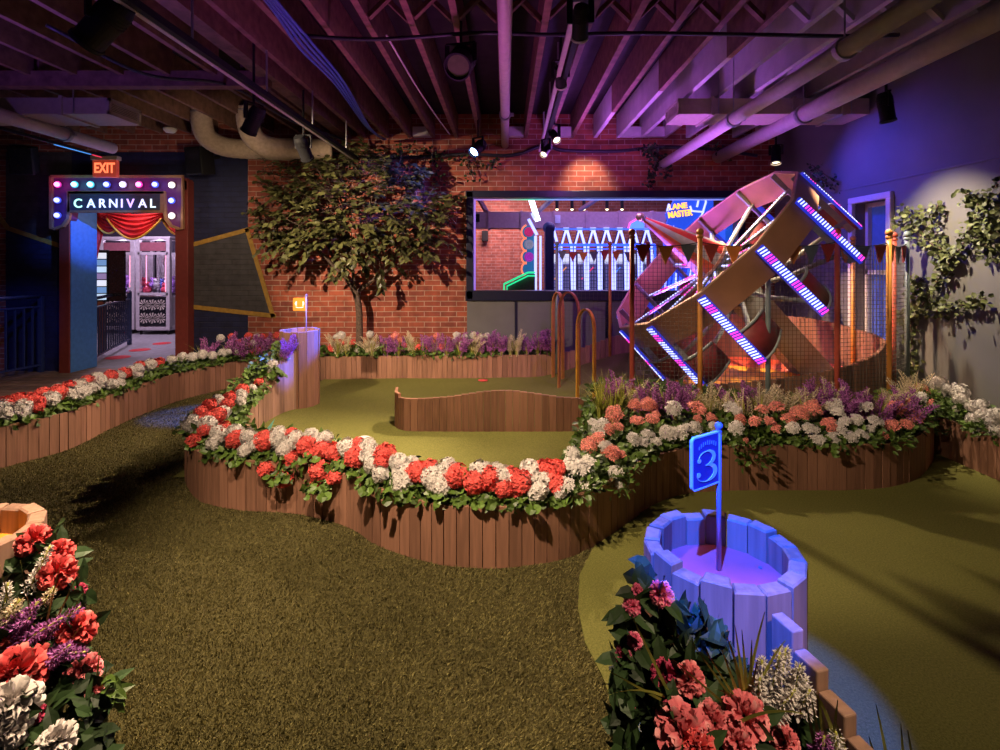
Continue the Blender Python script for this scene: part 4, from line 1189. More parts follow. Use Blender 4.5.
# bright display at the doorway
ds = empty('display_case', atd(100, 300, 8.0), 'narrow glowing display screen on the railing inside the carnival doorway', 'screen', rz=R(10))
mb = MB(); mb.box((0.02, 0, 0.37), (0.20, 0.05, 0.80), bev=0.005); mb.build('screen_frame', M['black'], ds)
for i in range(7):
    mb = MB(); mb.box((0.02, -0.03, 0.05 + 0.105 * i), (0.165, 0.006, 0.09)); mb.build('screen_band', glow('screen_band', [(0.55, 0.75, 1.0), (0.15, 0.3, 0.6), (0.8, 0.85, 1.0), (0.25, 0.18, 0.35)][i % 4], 0.9), ds)
mb = MB(); mb.box((0.24, 0.0, 0.37), (0.22, 0.03, 0.78)); mb.build('side_panel', M['black_gloss'], ds)
mb = MB(); mb.box((0.02, 0.0, -0.42), (0.08, 0.05, 0.80)); mb.build('stand', M['bronze'], ds)

# railings
M['rail'] = mat('dark_blue_rail', (0.035, 0.05, 0.12), 0.35, 0.3)
def railing(a, b, z0, h, n, label, m, double=True):
    a = Vector(a); b = Vector(b); root = empty('railing', (a.x, a.y, z0), label, 'railing'); d = b - a; D3 = Vector((d.x, d.y, 0))
    mb = MB(); mb.tube([(0, 0, h), D3 + Vector((0, 0, h))], 0.024, 10); mb.build('handrail', m, root, True)
    mb = MB(); mb.bar((0, 0, h - .13), D3 + Vector((0, 0, h - .13)), 0.035, 0.02); mb.bar((0, 0, 0.10), D3 + Vector((0, 0, 0.10)), 0.035, 0.02); mb.build('rails', m, root)
    for i in range(1, n):
        p = D3 * (i / n); mb = MB(); mb.bar(p + Vector((0, 0, .10)), p + Vector((0, 0, h - .13)), 0.018, 0.018); mb.build('baluster', m, root)
    for p in (Vector((0, 0, 0)), D3): mb = MB(); mb.box((p.x, p.y, h / 2), (0.05, 0.05, h), bev=0.003); mb.build('post', m, root)
    return root
railing((-6.12, 5.9), (-5.96, 6.68), 0.03, 0.98, 8, 'blue metal railing beside the boardwalk next to the portal', M['rail'])
railing((-5.72, 7.22), (-6.5, 9.0), 0.02, 0.92, 16, 'dark metal railing inside the carnival doorway in front of the claw machines', M['rail'])

# ================================================================== ARCADE BEHIND THE WINDOW
M['neon_w'] = glow('neon_blue_white', (0.34, 0.38, 1.0), 2.3); M['neon_b'] = glow('neon_blue', (0.03, 0.10, 1.0), 2.0); M['neon_g'] = glow('neon_green', (0.03, 0.9, 0.35), 1.0); M['neon_y'] = glow('neon_orange', (1.0, 0.42, 0.05), 2.2); M['neon_hot'] = glow('neon_white', (0.75, 0.80, 1.0), 5.0)
M['navy_body'] = mat('navy_game_body', (0.02, 0.03, 0.14), 0.4)
YA = 9.6
n = 8
for i in range(n):
    px = 551 + i * 13.4
    root = empty('neon_lane_frame', (0, 0, 0), f'{["first", "second", "third", "fourth", "fifth", "sixth", "seventh", "eighth"][i]} glowing neon frame from the dark blue column, seen through the arcade window', 'neon frame', 'neon lane frames in the arcade')
    y = YA + 0.05 * i
    a0 = atd(px - 3, 291, y); a1 = atd(px - 3, 246, y); at_ = atd(px + 1.5, 230, y); b1 = atd(px + 7, 246, y); b0 = atd(px + 8, 291, y)
    for s, (P, w_) in enumerate((([a0, a1, at_], .034), ([atd(px + 2.6, 230, y), b1, b0], .046))):
        q = [p - Vector((0, 0, 0)) for p in P]; q = [Vector((q[0].x, q[0].y, 0.1))] + q if s == 0 else q + [Vector((q[-1].x, q[-1].y, 0.1))]
        mb = MB(); mb.tube(q, w_ * .55, 8); mb.build('neon_tube', M['neon_w'], root, True)
        mb = MB(); mb.tube([p + Vector((0.0, 0.06, 0)) for p in q], w_ * .9, 6); mb.build('backing', M['navy_body'], root)
    p = atd(px + 1.8, 229, y); mb = MB(); mb.box(p, (0.10, 0.06, 0.05)); mb.build('apex_plate', M['neon_w'], root)
p0 = atd(546, 245, YA - .1); p1 = atd(655, 245, YA - .1)
mb = MB(); mb.bar(p0, p1, 0.03, 0.045); mb.bar(p0 - Vector((0, 0, .07)), p1 - Vector((0, 0, .07)), 0.02, 0.02); [mb.bar(q, Vector((q.x, q.y, 0.0)), 0.03, 0.03) for q in (p0, p1)]; mb.bar(p0 + Vector((0, 0, .29)), p1 + Vector((0, 0, .29)), 0.02, 0.03)
tag(mb.build('cross_rail', M['neon_b'], None), 'blue glowing cross rail tying the neon frames together in the arcade', 'rail')
for i in range(4):
    x0 = 549 + i * 27
    a = atd(x0, 253, 11.0); b = atd(x0 + 25, 291, 11.0)
    root = empty('game_screen', ((a.x + b.x) / 2, 11.0, 0.0), ['pale lit game panel behind the first neon frames', 'pale lit game panel behind the third neon frame', 'pale lit game panel behind the fifth neon frame', 'pale lit game panel next to the lane sign'][i], 'game machine', 'game panels in the arcade')
    w_ = b.x - a.x - .03; zt = a.z
    mb = MB(); mb.box((0, 0.1, zt / 2), (w_, 0.16, zt)); mb.build('cabinet', M['navy_body'], root)
    mb = MB(); mb.box((0, 0, (b.z + zt) / 2 - .1), (w_ * .92, 0.02, zt - b.z + .1)); mb.build('screen', glow('screen_lilac', (0.34, 0.30, 0.80), 0.32), root)
    mb = MB(); mb.box((0, -0.015, zt - .12), (w_ * .92, 0.02, 0.20)); mb.build('top_light', glow('screen_white', (0.75, 0.8, 1.0), 0.9), root)
    mb = MB()
    for k in range(9): mb.box((-w_ * .45 + w_ * .9 * k / 8, -0.02, (b.z + zt) / 2 - .2), (0.012, 0.01, zt - b.z - .1))
    for k in range(9): mb.box((0, -0.02, b.z + (zt - b.z - .2) * k / 8), (w_ * .9, 0.01, 0.012))
    mb.build('screen_grid', M['navy_body'], root)
    mb = MB(); mb.bar((-w_ * .3, -.03, b.z + .25), (w_ * .2, -.03, zt - .3), 0.03, 0.02); mb.build('prize_streak', glow('streak', [(1, .35, .08), (1, .05, .2), (0.1, .3, 1), (0.1, .8, .9)][i], 0.9), root)
# big dark column with white neon side
root = empty('neon_column', (0, 0, 0), 'dark blue game column edged with thick white neon near the brick arcade wall', 'column')
a = atd(549, 228, 9.0); b = atd(549, 293, 9.0)
mb = MB(); mb.box((a.x, 9.0, a.z / 2), (0.15, 0.25, a.z)); mb.ball((a.x, 9.0, a.z), 0.11, 12, 8); mb.build('column_body', M['navy_body'], root)
for px, w_ in ((535.5, .045), (540.5, .035)):
    a = atd(px, 236, 8.95); mb = MB(); mb.box((a.x, 8.95, a.z / 2), (w_, 0.04, a.z)); mb.build('neon_tube', M['neon_w'], root)
mb = MB(); mb.bar(atd(531, 199, 8.9), atd(538, 221, 8.9), 0.09, 0.05, up=(0, 1, 0)); mb.build('neon_tube', M['neon_hot'], root)
mb = MB(); mb.bar(atd(528.5, 219, 8.88), atd(537, 235, 8.88), 0.05, 0.04, up=(0, 1, 0)); mb.bar(atd(532, 213, 8.88), atd(535, 219, 8.88), 0.05, 0.04, up=(0, 1, 0)); mb.build('neon_tube', M['neon_w'], root)
# scalloped light board with three round lamps
root = empty('scalloped_board', (0, 0, 0), 'wavy-edged signal board with three round lamps beside the arcade brick wall', 'sign')
y = 9.2
c3 = [(528, 232), (528, 244.5), (528, 257), (528, 269)]
mb = MB()
poly = []
for (px, py) in c3:
    c = atd(px, py, y)
    for k in range(9): a = R(105 + 150 * k / 8); poly.append((c.x + .115 * math.cos(a), c.z + .125 * math.sin(a)))
e0 = atd(534.5, 275, y); e1 = atd(534.5, 227, y)
poly += [(e0.x, e0.z), (e1.x, e1.z)]
mb.prism(poly, y, y + .06); mb.box((e0[0] - .06, y + .03, .7), (.10, .05, 1.4))
mb.build('board', mat('teal_board', (0.03, 0.18, 0.30), 0.5, emit=(0.03, 0.25, 0.5), estr=0.35), root)
mb = MB(); ribbon(mb, poly[:-2], [0.03] * (len(poly) - 2), y - .02, y); mb.build('edge_tube', glow('edge_red', (1.0, 0.22, 0.10), 1.2), root)
for (px, py), c in zip(c3[:3], ((0.5, 0.02, 0.12), (0.25, 0.24, 0.28), (0.4, 0.03, 0.35))):
    p = atd(px + 1, py, y); mb = MB(); mb.lathe([(0, 0), (0.075, 0), (0.085, 0.03), (0.05, 0.03), (0.045, .012), (0, .012)], 20, Matrix.Translation((p.x, y - .0, p.z)) @ Matrix.Rotation(R(90), 4, 'X')); mb.build('lamp', mat('round_lamp', c, 0.4, emit=c, estr=0.6), root)
# green neon roof
root = empty('green_neon_canopy', (0, 0, 0), 'green neon outlined canopy at the foot of the wavy signal board', 'canopy')
y = 8.6
for off, w_ in ((0, .016), (0.075, .012)):
    P = [atd(504 + off * 40, 292, y), atd(504 + off * 40, 284 + off * 30, y), atd(528, 272.5 + off * 45, y), atd(535, 272.5 + off * 45, y)]
    mb = MB(); mb.tube(P, w_, 8); mb.build('neon_tube', M['neon_g'], root, True)
mb = MB(); P = [(pp(506, 292, y)[0], .01), pp(506, 285, y + .05), pp(528, 274, y + .05), pp(535, 274, y + .05), (pp(535, 292, y)[0], .01)]; mb.prism(P, y + .04, y + .10); mb.build('board', mat('grey_green_board', (0.12, 0.16, 0.12), 0.6), root)
# sign LANE MASTER
root = empty('lane_sign', (0, 0, 0), 'ragged blue neon sign reading LANE MASTER over the arcade lanes', 'sign')
y = 9.3
P = [(664, 240), (668, 220), (666, 214), (671, 207), (676, 196), (684, 199), (698, 193), (707, 188), (713, 196), (714, 214), (703, 224), (694, 240), (688, 262), (684, 290), (668, 290)]
mb = MB(); mb.prism([pp(a, b, y) for a, b in P], y, y + .08); mb.box((pp(676, 290, y)[0], y + .04, .5), (.2, .07, 1.0)); mb.build('sign_board', mat('sign_blue', (0.02, 0.06, 0.35), 0.4, emit=(0.02, 0.10, 0.9), estr=0.7), root)
for Q in ([(669, 204), (667, 211), (671, 209)], [(690, 206), (692, 211), (704, 212)], [(697, 207), (699, 198), (704, 194), (706, 202), (702, 215), (696, 222)], [(666, 232), (672, 244), (670, 270)], [(686, 196), (694, 194)], [(678, 240), (682, 260), (677, 285)], [(673, 226), (680, 238)]):
    mb = MB(); mb.tube([atd(a, b, y - .03) for a, b in Q], 0.018, 6); mb.build('neon_tube', M['neon_w'], root, True)
for s, (px, py), sz in (('LANE', (678, 206.5), .135), ('MASTER', (680, 214), .15)):
    p = atd(px, py, y - .03); text_obj('sign_letters', s, sz, p, M['neon_y'], root, 0.01, ry=0, sx=0.8 if s == 'MASTER' else 1, bold=0.004).rotation_euler = (R(90), R(-7), 0)
root = empty('tilted_marquee', (0, 0, 0), 'small tilted blue game marquee between the neon frames and the lane sign', 'sign')
mb = MB(); P = [(628, 229), (630, 223), (642, 216), (645, 218), (644, 229)]; mb.prism([pp(a, b, 9.8) for a, b in P], 9.8, 9.9); mb.build('marquee_box', glow('marquee_blue', (0.12, 0.3, 1.0), 1.2), root)
mb = MB(); mb.tube([atd(628, 229, 9.78), atd(630, 223, 9.78), atd(642, 216, 9.78)], 0.02, 6); mb.build('edge_tube', glow('marquee_pink', (1, .1, .5), 1.5), root, True)
# tall blue lit game side near the right end of the window
root = empty('blue_game_side', (0, 0, 0), 'tall blue lit game cabinet behind the upper rim of the wheel', 'game machine')
a = atd(724, 216, 8.6); b = atd(735, 216, 8.6)
mb = MB(); mb.box(((a.x + b.x) / 2, 8.7, a.z / 2), (b.x - a.x, 0.3, a.z)); mb.build('lit_side', mat('blue_side', (0.03, 0.10, 0.6), 0.4, emit=(0.02, 0.14, 1.0), estr=0.55), root)
mb = MB(); mb.box((b.x + .10, 8.75, a.z / 2 - .02), (0.2, 0.4, a.z - .04)); mb.build('dark_side', M['navy_body'], root)
root = empty('blue_tube_cluster', (0, 0, 0), 'tangle of blue lit tubes on a game behind the wheel spokes', 'game machine')
mb = MB(); p = atd(688, 262, 9.0); mb.box((p.x, 9.1, p.z / 2 + .1), (0.85, 0.2, p.z)); mb.build('cabinet', mat('blue_cabinet', (0.02, 0.06, 0.4), 0.4, emit=(0.02, 0.08, 0.8), estr=0.35), root)
rnd = random.Random(3)
for k in range(14):
    px = 665 + k * 3.6; mb = MB(); mb.tube([atd(px, 291, 8.9), atd(px + rnd.uniform(0, 8), 255 + rnd.uniform(0, 12), 8.9)], 0.016, 6); mb.build('tube', M['neon_b' if k % 3 else 'neon_w'], root, True)
# duct and pipes under the arcade ceiling
root = empty('arcade_duct', (0, 0, 0), 'large mauve duct crossing the arcade above the neon frames', 'duct')
a = atd(473, 212, 9.9); b = atd(665, 228, 9.9)
M['duct_mauve'] = mat('mauve_duct', (0.40, 0.26, 0.36), 0.5)
mb = MB(); mb.box(((a.x + b.x) / 2 - .4, 10.1, (a.z + b.z) / 2), (b.x - a.x + .8, 0.5, a.z - b.z)); mb.build('duct_body', M['duct_mauve'], root)
for k in range(6): mb = MB(); x = a.x + .3 + k * .62; mb.box((x, 10.1, (a.z + b.z) / 2), (0.04, 0.54, a.z - b.z + .04)); mb.build('flange', M['duct_mauve'], root)
mb = MB(); p = atd(557.5, 219, 9.84); mb.box(p, (0.11, 0.02, 0.15)); mb.build('vent_grille', mat('pale_grille', (0.6, 0.6, 0.85), 0.5), root)
mb = MB(); p = atd(477, 218, 9.84); mb.box(p, (0.10, 0.02, 0.15)); mb.build('vent_grille', M['black'], root)
root = empty('arcade_speaker', (0, 0, 0), 'black speaker hung on the arcade brick wall', 'speaker')
mb = MB(); mb.box(atd(485, 236, 11.95), (0.14, 0.16, 0.24), bev=0.01); mb.build('speaker_box', M['black'], root); mb = MB(); mb.box(atd(485, 234, 12.05), (0.05, 0.2, 0.05)); mb.build('bracket', M['black'], root)
for (a, b), lab in ((((478, 197), (486, 211)), 'mauve brace pipe at the near end of the arcade ceiling'), (((539, 211), (552, 199)), 'mauve brace pipe over the neon column'), (((580, 210), (597, 199)), 'mauve brace pipe over the neon frames')):
    mb = MB(); A = atd(*a, 9.2); B = atd(*b, 8.8); B = B + (B - A) * max(0, (3.47 - max(A.z, B.z)) / abs(B.z - A.z)) if B.z > A.z else B; A = A + (A - B) * max(0, (3.47 - A.z) / (A.z - B.z)) if A.z > B.z else A; mb.bar(A, B, 0.07, 0.05); tag(mb.build('brace_pipe', M['duct_mauve'], None), lab, 'pipe')
for i, px in enumerate((557, 572, 607, 622, 584)):
    p = atd(px, 209, 9.4); root = empty('downlight', p, ['small warm arcade downlight first past the neon column', 'small warm arcade downlight second past the neon column', 'small warm arcade downlight fourth past the neon column', 'small warm arcade downlight fifth past the neon column', 'small warm arcade downlight third past the neon column'][i], 'light', 'arcade downlights')
    mb = MB(); mb.lathe([(0.03, 0.0), (0.03, 0.2), (0, 0.2)], 12); mb.tube([(0, 0, .2), (0, 0, 3.47 - p.z)], .008, 6); mb.build('can', M['black'], root); mb = MB(); mb.ball((0, 0, 0.0), 0.028, 10, 6); mb.build('bulb', glow('down_bulb', (1, .8, .5), 4), root, True)

# ================================================================== CEILING EQUIPMENT
def pipe(pts, r, label, m='pipe', clamps=()):
    root = empty('pipe', pts[0], label, 'pipe'); o = Vector(pts[0])
    mb = MB(); mb.tube([Vector(p) - o for p in pts], r, 16); mb.build('pipe_run', M[m], root, True)
    for c in clamps:
        c = Vector(c) - o; mb = MB()
        mb.lathe([(r + .002, -0.02), (r + .014, -0.02), (r + .014, 0.02), (r + .002, 0.02)], 18, Matrix.Translation(c) @ Matrix.Rotation(R(90), 4, 'X'), closed=True)
        mb.box(c + Vector((r + .02, 0, 0)), (0.05, 0.03, 0.03)); mb.tube([c + Vector((0, 0, r)), c + Vector((0, 0, 3.36 - (c.z + o.z)))], 0.006, 6)
        mb.build('pipe_hanger', M['steel'], root)
pipe([(0.0, 1.6, 2.99), (0.0, 6.72, 2.96)], 0.046, 'pale pipe running straight along the ceiling to the top of the brick wall', clamps=[(0, 5.35, 2.966)])
pipe([(2.03, 1.6, 2.73), (2.02, 6.74, 2.70)], 0.056, 'thick painted pipe under the white joists, the higher-set one of two beside the plaster wall', clamps=[(2.022, 4.6, 2.713), (2.025, 3.1, 2.72)])
pipe([(2.78, 1.6, 2.84), (2.75, 6.72, 2.80)], 0.075, 'widest painted pipe hugging the ceiling next to the plaster wall', clamps=[(2.76, 4.8, 2.81)])
pipe([(3.05, 1.6, 2.98), (3.05, 6.72, 2.98)], 0.035, 'slim painted pipe above the widest pipe by the plaster wall')
pipe([(-4.47, 3.2, 2.76), (-4.49, 5.95, 2.75)], 0.062, 'painted pipe slanting past the left duct towards the carnival sign', clamps=[(-4.48, 5.3, 2.752)])

def duct(x0, x1, y0, y1, z0, z1, label, end, m):
    root = empty('duct', ((x0 + x1) / 2, (y0 + y1) / 2, z0), label, 'duct')
    mb = MB(); mb.box((0, 0, (z1 - z0) / 2), (x1 - x0, y1 - y0, z1 - z0), bev=0.004); mb.build('duct_body', M[m], root)
    for k in (-.33, .1, .36): mb = MB(); mb.box(((x1 - x0) * k, 0, (z1 - z0) / 2), (0.03, y1 - y0 + .03, z1 - z0 + .03)); mb.build('flange', M[m], root)
    for k in (-.3, .4):
        mb = MB(); mb.tube([((x1 - x0) * k, -(y1 - y0) / 2 - .01, 0), ((x1 - x0) * k, -(y1 - y0) / 2 - .01, 3.3 - z0)], 0.006, 6); mb.build('hanger_rod', M['steel'], root)
    s = 1 if end > 0 else -1; xe = (x1 - x0) / 2 * s
    mb = MB(); w, h = y1 - y0, z1 - z0
    for y in (-1, 1): mb.box((xe + .01 * s, y * (w / 2 - .015), h / 2), (0.02, 0.03, h))
    for z in (0.015, h - .015): mb.box((xe + .01 * s, 0, z), (0.02, w, 0.03))
    for k in range(6): mb.box((xe + .006 * s, 0, 0.03 + (h - .06) * (k + .5) / 6), (0.012, w - .05, 0.008))
    mb.build('grille', M['duct'], root)
    mb = MB(); mb.box((xe + .001 * s, 0, h / 2), (0.004, w - .05, h - .05)); mb.build('grille_back', M['black'], root)
duct(-6.6, -3.63, 4.74, 5.16, 2.80, 2.95, 'rectangular tan duct ending in a grille above the railing side', 1, 'duct')
duct(1.66, 3.45, 4.92, 5.32, 2.85, 3.0, 'rectangular pale duct with an open grille end under the white joists', -1, 'duct')

def flexduct(pts, r, label):
    root = empty('flexible_duct', pts[0], label, 'duct', 'fabric ducts over the doorway mural'); o = Vector(pts[0])
    q = [Vector((p.x, p.y, p.z)) for p in smooth_path([(Vector(p) - o) for p in pts], 10)]
    mb = MB(); mb.tube(q, [r * (1 + 0.03 * (i % 2)) for i in range(len(q))], 18); mb.build('duct_skin', M['flex'], root, True)
    mb = MB(); mb.tube([q[3] - Vector((0, 0, 0.0)), q[4]], r * 1.05, 18); mb.build('duct_collar', M['steel'], root, True)
flexduct([atd(202, 108, 6.2), atd(202, 124, 6.2), atd(208, 138, 6.25), atd(226, 147, 6.3), atd(260, 150, 6.35), atd(300, 151, 6.35)], 0.115, 'bulging fabric duct elbow, the one closer to the carnival sign')
flexduct([atd(248, 108, 5.95), atd(248, 122, 5.95), atd(254, 138, 6.0), atd(270, 147, 6.1), atd(300, 149, 6.2), atd(332, 149, 6.3)], 0.120, 'bulging fabric duct elbow, the one closer to the tree crown')

# lighting tracks and fixtures
def track(a, b, label):
    root = empty('light_track', a, label, 'lighting track'); b = Vector(b) - Vector(a)
    mb = MB(); mb.bar((0.02, 0, 0), b + Vector((0.02, 0, 0)), 0.035, 0.04); mb.build('track_rail', M['black'], root)
    mb = MB(); mb.bar((-0.025, 0, 0.0), b + Vector((-0.025, 0, 0)), 0.028, 0.03); mb.build('wire_channel', M['pipe'], root)
    for k in (.1, .3, .5, .7, .92): mb = MB(); p = b * k; mb.tube([p, p + Vector((0, 0, 0.36))], 0.008, 6); mb.build('hanger_rod', M['steel'], root)
track((-1.81, 1.6, 2.70), (-1.81, 6.3, 2.70), 'long black and tan lighting track slanting over the left side of the course')
root_c = track((0.38, 1.8, 2.78), (0.44, 6.2, 2.78), 'black lighting track over the middle of the course')
def fixture(pos, aim, r, L, label, lens, hang=0.12, yoke=True, hood=True):
    pos = Vector(pos); root = empty('spotlight', pos, label, 'light')
    q = (Vector(aim) - pos).to_track_quat('-Z', 'Y').to_matrix().to_4x4()
    mb = MB()
    mb.lathe([(0.0, L * .55), (r * .82, L * .55), (r, L * .40), (r, -L * .45), (r * .9, -L * .45), (r * .9, -L * .38), (0, -L * .38)], 22, q); 
    for k in range(4): mb.lathe([(r, L * (.1 + .07 * k)), (r * 1.07, L * (.1 + .07 * k)), (r * 1.07, L * (.13 + .07 * k)), (r, L * (.13 + .07 * k))], 22, q)
    mb.build('housing', M['black'], root, False)
    mb = MB(); mb.lathe([(0, -L * .385), (r * .86, -L * .385), (r * .86, -L * .40), (0, -L * .40)], 22, q); mb.build('lens', M[lens], root)
    mb = MB(); mb.lathe([(r * .99, -L * .45), (r * 1.10, -L * .45), (r * 1.10, -L * .52), (r * .99, -L * .52)], 22, q, closed=True); mb.build('front_ring', M['white_paint' if lens == 'lens_warm' else 'black'], root)
    mb = MB()
    side = (q @ Vector((1, 0, 0))) ; side.z = 0
    side = side.normalized() if side.length > .1 else Vector((1, 0, 0))
    for s in (-1, 1): mb.bar(side * s * (r + .012), side * s * (r + .012) + Vector((0, 0, hang)), 0.012, 0.03, up=side)
    mb.bar(side * -(r + .018) + Vector((0, 0, hang)), side * (r + .018) + Vector((0, 0, hang)), 0.03, 0.012)
    mb.tube([(0, 0, hang), (0, 0, max(hang + .06, ZB + .01 - pos.z))], 0.010, 10); mb.build('yoke', M['black'], root)
    return root
fixture(atd(104, 24, 2.55), (-3.3, 2.75, 1.45), 0.072, 0.26, 'large black spotlight with barn doors hanging over the left joists', 'lens_off')
fixture((-1.86, 3.85, 2.50), (-3.4, 4.6, 0.2), 0.055, 0.20, 'black track spotlight above the fabric ducts, first of two on the slanting track', 'lens_dim')
fixture((-1.90, 4.90, 2.52), (-1.6, 6.5, 0.6), 0.058, 0.22, 'black track spotlight next to the tree crown, second of two on the slanting track', 'lens_dim')
fixture((0.37, 2.55, 2.62), (0.6, 5.0, 1.0), 0.040, 0.16, 'black spotlight with a bright lens, nearest on the middle track', 'lens_warm')
fixture((0.40, 3.75, 2.78), (0.9, 6.2, 1.4), 0.040, 0.16, 'black spotlight with a bright lens, second along the middle track', 'lens_warm')
fixture((0.50, 5.25, 2.72), (1.5, 2.6, 0), 0.038, 0.16, 'black spotlight tilted towards the course, third along the middle track', 'lens_warm')
fixture((0.44, 5.55, 2.64), (-1.2, 3.4, 0), 0.038, 0.16, 'black spotlight aimed at the front flowers, last along the middle track', 'lens_warm')
fixture(atd(478, 148, 5.9), (-2.0, 3.9, 0.6), 0.062, 0.20, 'black stage light with a glowing blue lens above the arcade window', 'lens_blue')
fixture(atd(461, 62, 3.5), (-0.8, 1.2, 0.9), 0.085, 0.20, 'big dark stage light hanging unlit from the joists before the pale pipe', 'lens_off')
fixture(atd(886, 108, 4.2), (3.35, 4.1, 0.6), 0.055, 0.22, 'black spotlight mounted on the plaster wall side above the ivy', 'lens_dim')
fixture(atd(776, 155, 6.3), (3.0, 5.8, 0.5), 0.055, 0.22, 'black spotlight in the corner between brick and plaster above the wheel', 'lens_warm')
def speaker(pos, rz, rx, label):
    root = empty('speaker', pos, label, 'speaker', rz=rz)
    mb = MB(); rot = Matrix.Rotation(rx, 3, 'X'); mb.box((0, 0, 0), (0.24, 0.22, 0.34), rot, bev=0.012); mb.build('speaker_box', M['black'], root)
    mb = MB(); mb.box(rot @ Vector((0, -.115, 0)), (0.21, 0.008, 0.31), rot); mb.build('speaker_grille', M['black_gloss'], root)
    mb = MB(); mb.tube([(0.0, 0.10, 0.05), (0.06, 0.26, 0.10)], 0.02, 8); mb.build('bracket', M['black'], root)
speaker(atd(24, 160, 6.45), R(25), R(15), 'black speaker tilted above the railing near the carnival sign')
speaker(atd(200, 161, 6.5), R(-12), R(8), 'black speaker on the navy mural below the fabric ducts')
root = empty('smoke_detector', atd(170, 130, 6.4), 'round white detector under the joists near the fabric ducts', 'detector')
mb = MB(); mb.lathe([(0, -.03), (.05, -.03), (.075, .0), (.075, .02), (0, .02)], 20); mb.build('cap', M['white_paint'], root, True); mb = MB(); mb.box((0, 0, .2), (.06, .06, .38)); mb.build('mount', M['joist_dark'], root)
root = empty('neon_strip', atd(60, 146, 6.2), 'thin light strip glowing cyan to red above the EXIT sign', 'light')
a = atd(0, 128, 5.2) - Vector(root.location); b = atd(110, 158, 6.6) - Vector(root.location)
mb = MB(); mb.bar(a, b, 0.03, 0.03); mb.build('strip_housing', M['black'], root)
mb = MB(); mb.bar(a + (b - a) * .45 - Vector((0, .02, .017)), a + (b - a) * .8 - Vector((0, .02, .017)), 0.02, 0.012); mb.build('strip_light', glow('strip_cyan', (0.08, 0.35, 1.0), 0.7), root)
mb = MB(); mb.bar(a + (b - a) * .82 - Vector((0, .02, .017)), b - Vector((0, .02, .017)), 0.02, 0.012); mb.build('strip_light', glow('strip_red', (1.0, 0.05, 0.12), 0.7), root)

def cable(pts, r, label, m='cable'):
    q = [p for p in smooth_path(pts, 8)]
    mb = MB(); mb.tube(q, r, 7); tag(mb.build('cable', M[m], None, True), label, 'cable', None)
for k in range(4):
    dx = 0.028 * k
    cable([(-1.36 + dx, 1.6, 2.98), (-1.38 + dx, 2.97, 2.96 - .01 * k), (-1.42 + dx, 3.6, 2.93 + .012 * k), (-1.44 + dx, 4.4, 2.96), (-1.50 + dx * .6, 5.6, 2.92 - .01 * k), (-1.53 + dx * .5, 6.5, 2.98)], 0.011,
          ['blue cable in the ceiling bundle, the strand closest to the slanting track', 'blue cable second in the ceiling bundle from the slanting track', 'blue cable third in the ceiling bundle from the slanting track', 'blue cable in the ceiling bundle, the strand farthest from the slanting track'][k], 'cable_blue')
cable([(-1.45, 3.55, 3.0), (-.9, 3.55, 2.97), (-.2, 3.5, 2.99), (.3, 3.5, 2.98), (.9, 3.5, 2.99), (1.7, 3.5, 2.98), (2.3, 3.5, 2.97), (2.65, 3.5, 2.98)], 0.014, 'black cable strung across the joists near the cross braces')
cable([(-3.0, 3.4, 3.0), (-2.7, 3.9, 2.86), (-2.4, 4.5, 2.98), (-2.2, 5.3, 2.9), (-1.9, 6.2, 2.9)], 0.013, 'black cable drooping between the girder and the fabric ducts')
cable([(-2.3, 6.5, 2.98), (-1.9, 6.62, 2.80), (-1.2, 6.66, 2.79), (-.5, 6.66, 2.83), (.1, 6.66, 2.82), (.5, 6.66, 2.94), (.75, 6.66, 2.88), (1.4, 6.66, 2.87), (2.0, 6.66, 2.92), (2.6, 6.66, 2.9), (3.2, 6.6, 2.8)], 0.022, 'thick black cable running along the top of the brick wall')
cable([(-.82, 3.6, 3.02), (-.80, 4.6, 3.03), (-.74, 5.6, 3.02), (-.68, 6.4, 3.02)], 0.008, 'thin pale conduit along a joist above the tree', 'pipe')

# ================================================================== PLANTS
RND = random.Random(11)
def rvec(r=RND):
    while True:
        v = Vector((r.uniform(-1, 1), r.uniform(-1, 1), r.uniform(-1, 1)))
        if 0.1 < v.length < 1: return v.normalized()
def frame(n, r=RND):
    n = n.normalized(); u = n.cross(rvec(r))
    while u.length < .1: u = n.cross(rvec(r))
    u.normalize(); return u, n.cross(u)

def head_mesh(name, m, seed, nfl=64, fs=0.36):
    r = random.Random(seed); mb = MB()
    for i in range(nfl):
        z = 1 - 1.62 * (i + .5) / nfl; a = i * 2.39996 + r.uniform(-.2, .2); q = math.sqrt(max(0, 1 - z * z))
        n = Vector((q * math.cos(a), q * math.sin(a), z * .85)); rad = r.uniform(.82, 1.04)
        n2 = (n.normalized() + rvec(r) * .35).normalized(); u, v = frame(n2, r); c = n * rad
        k5 = 5; s = fs * r.uniform(.8, 1.15)
        vs = []; f_ = []
        for k in range(k5):
            a0 = 2 * PI * k / k5; d = u * math.cos(a0) + v * math.sin(a0); e = u * math.cos(a0 + PI / 2) + v * math.sin(a0 + PI / 2)
            b = len(vs); vs += [c, c + d * s * .6 + e * s * .34 + n2 * .07, c + d * s + n2 * r.uniform(-.04, .10), c + d * s * .6 - e * s * .34 + n2 * .07]
            f_.append((b, b + 1, b + 2, b + 3))
        mb.add(vs, f_)
    mb.ball((0, 0, 0.0), .62, 10, 7, sc=(1, 1, .85))
    return mb.mesh(name, m)
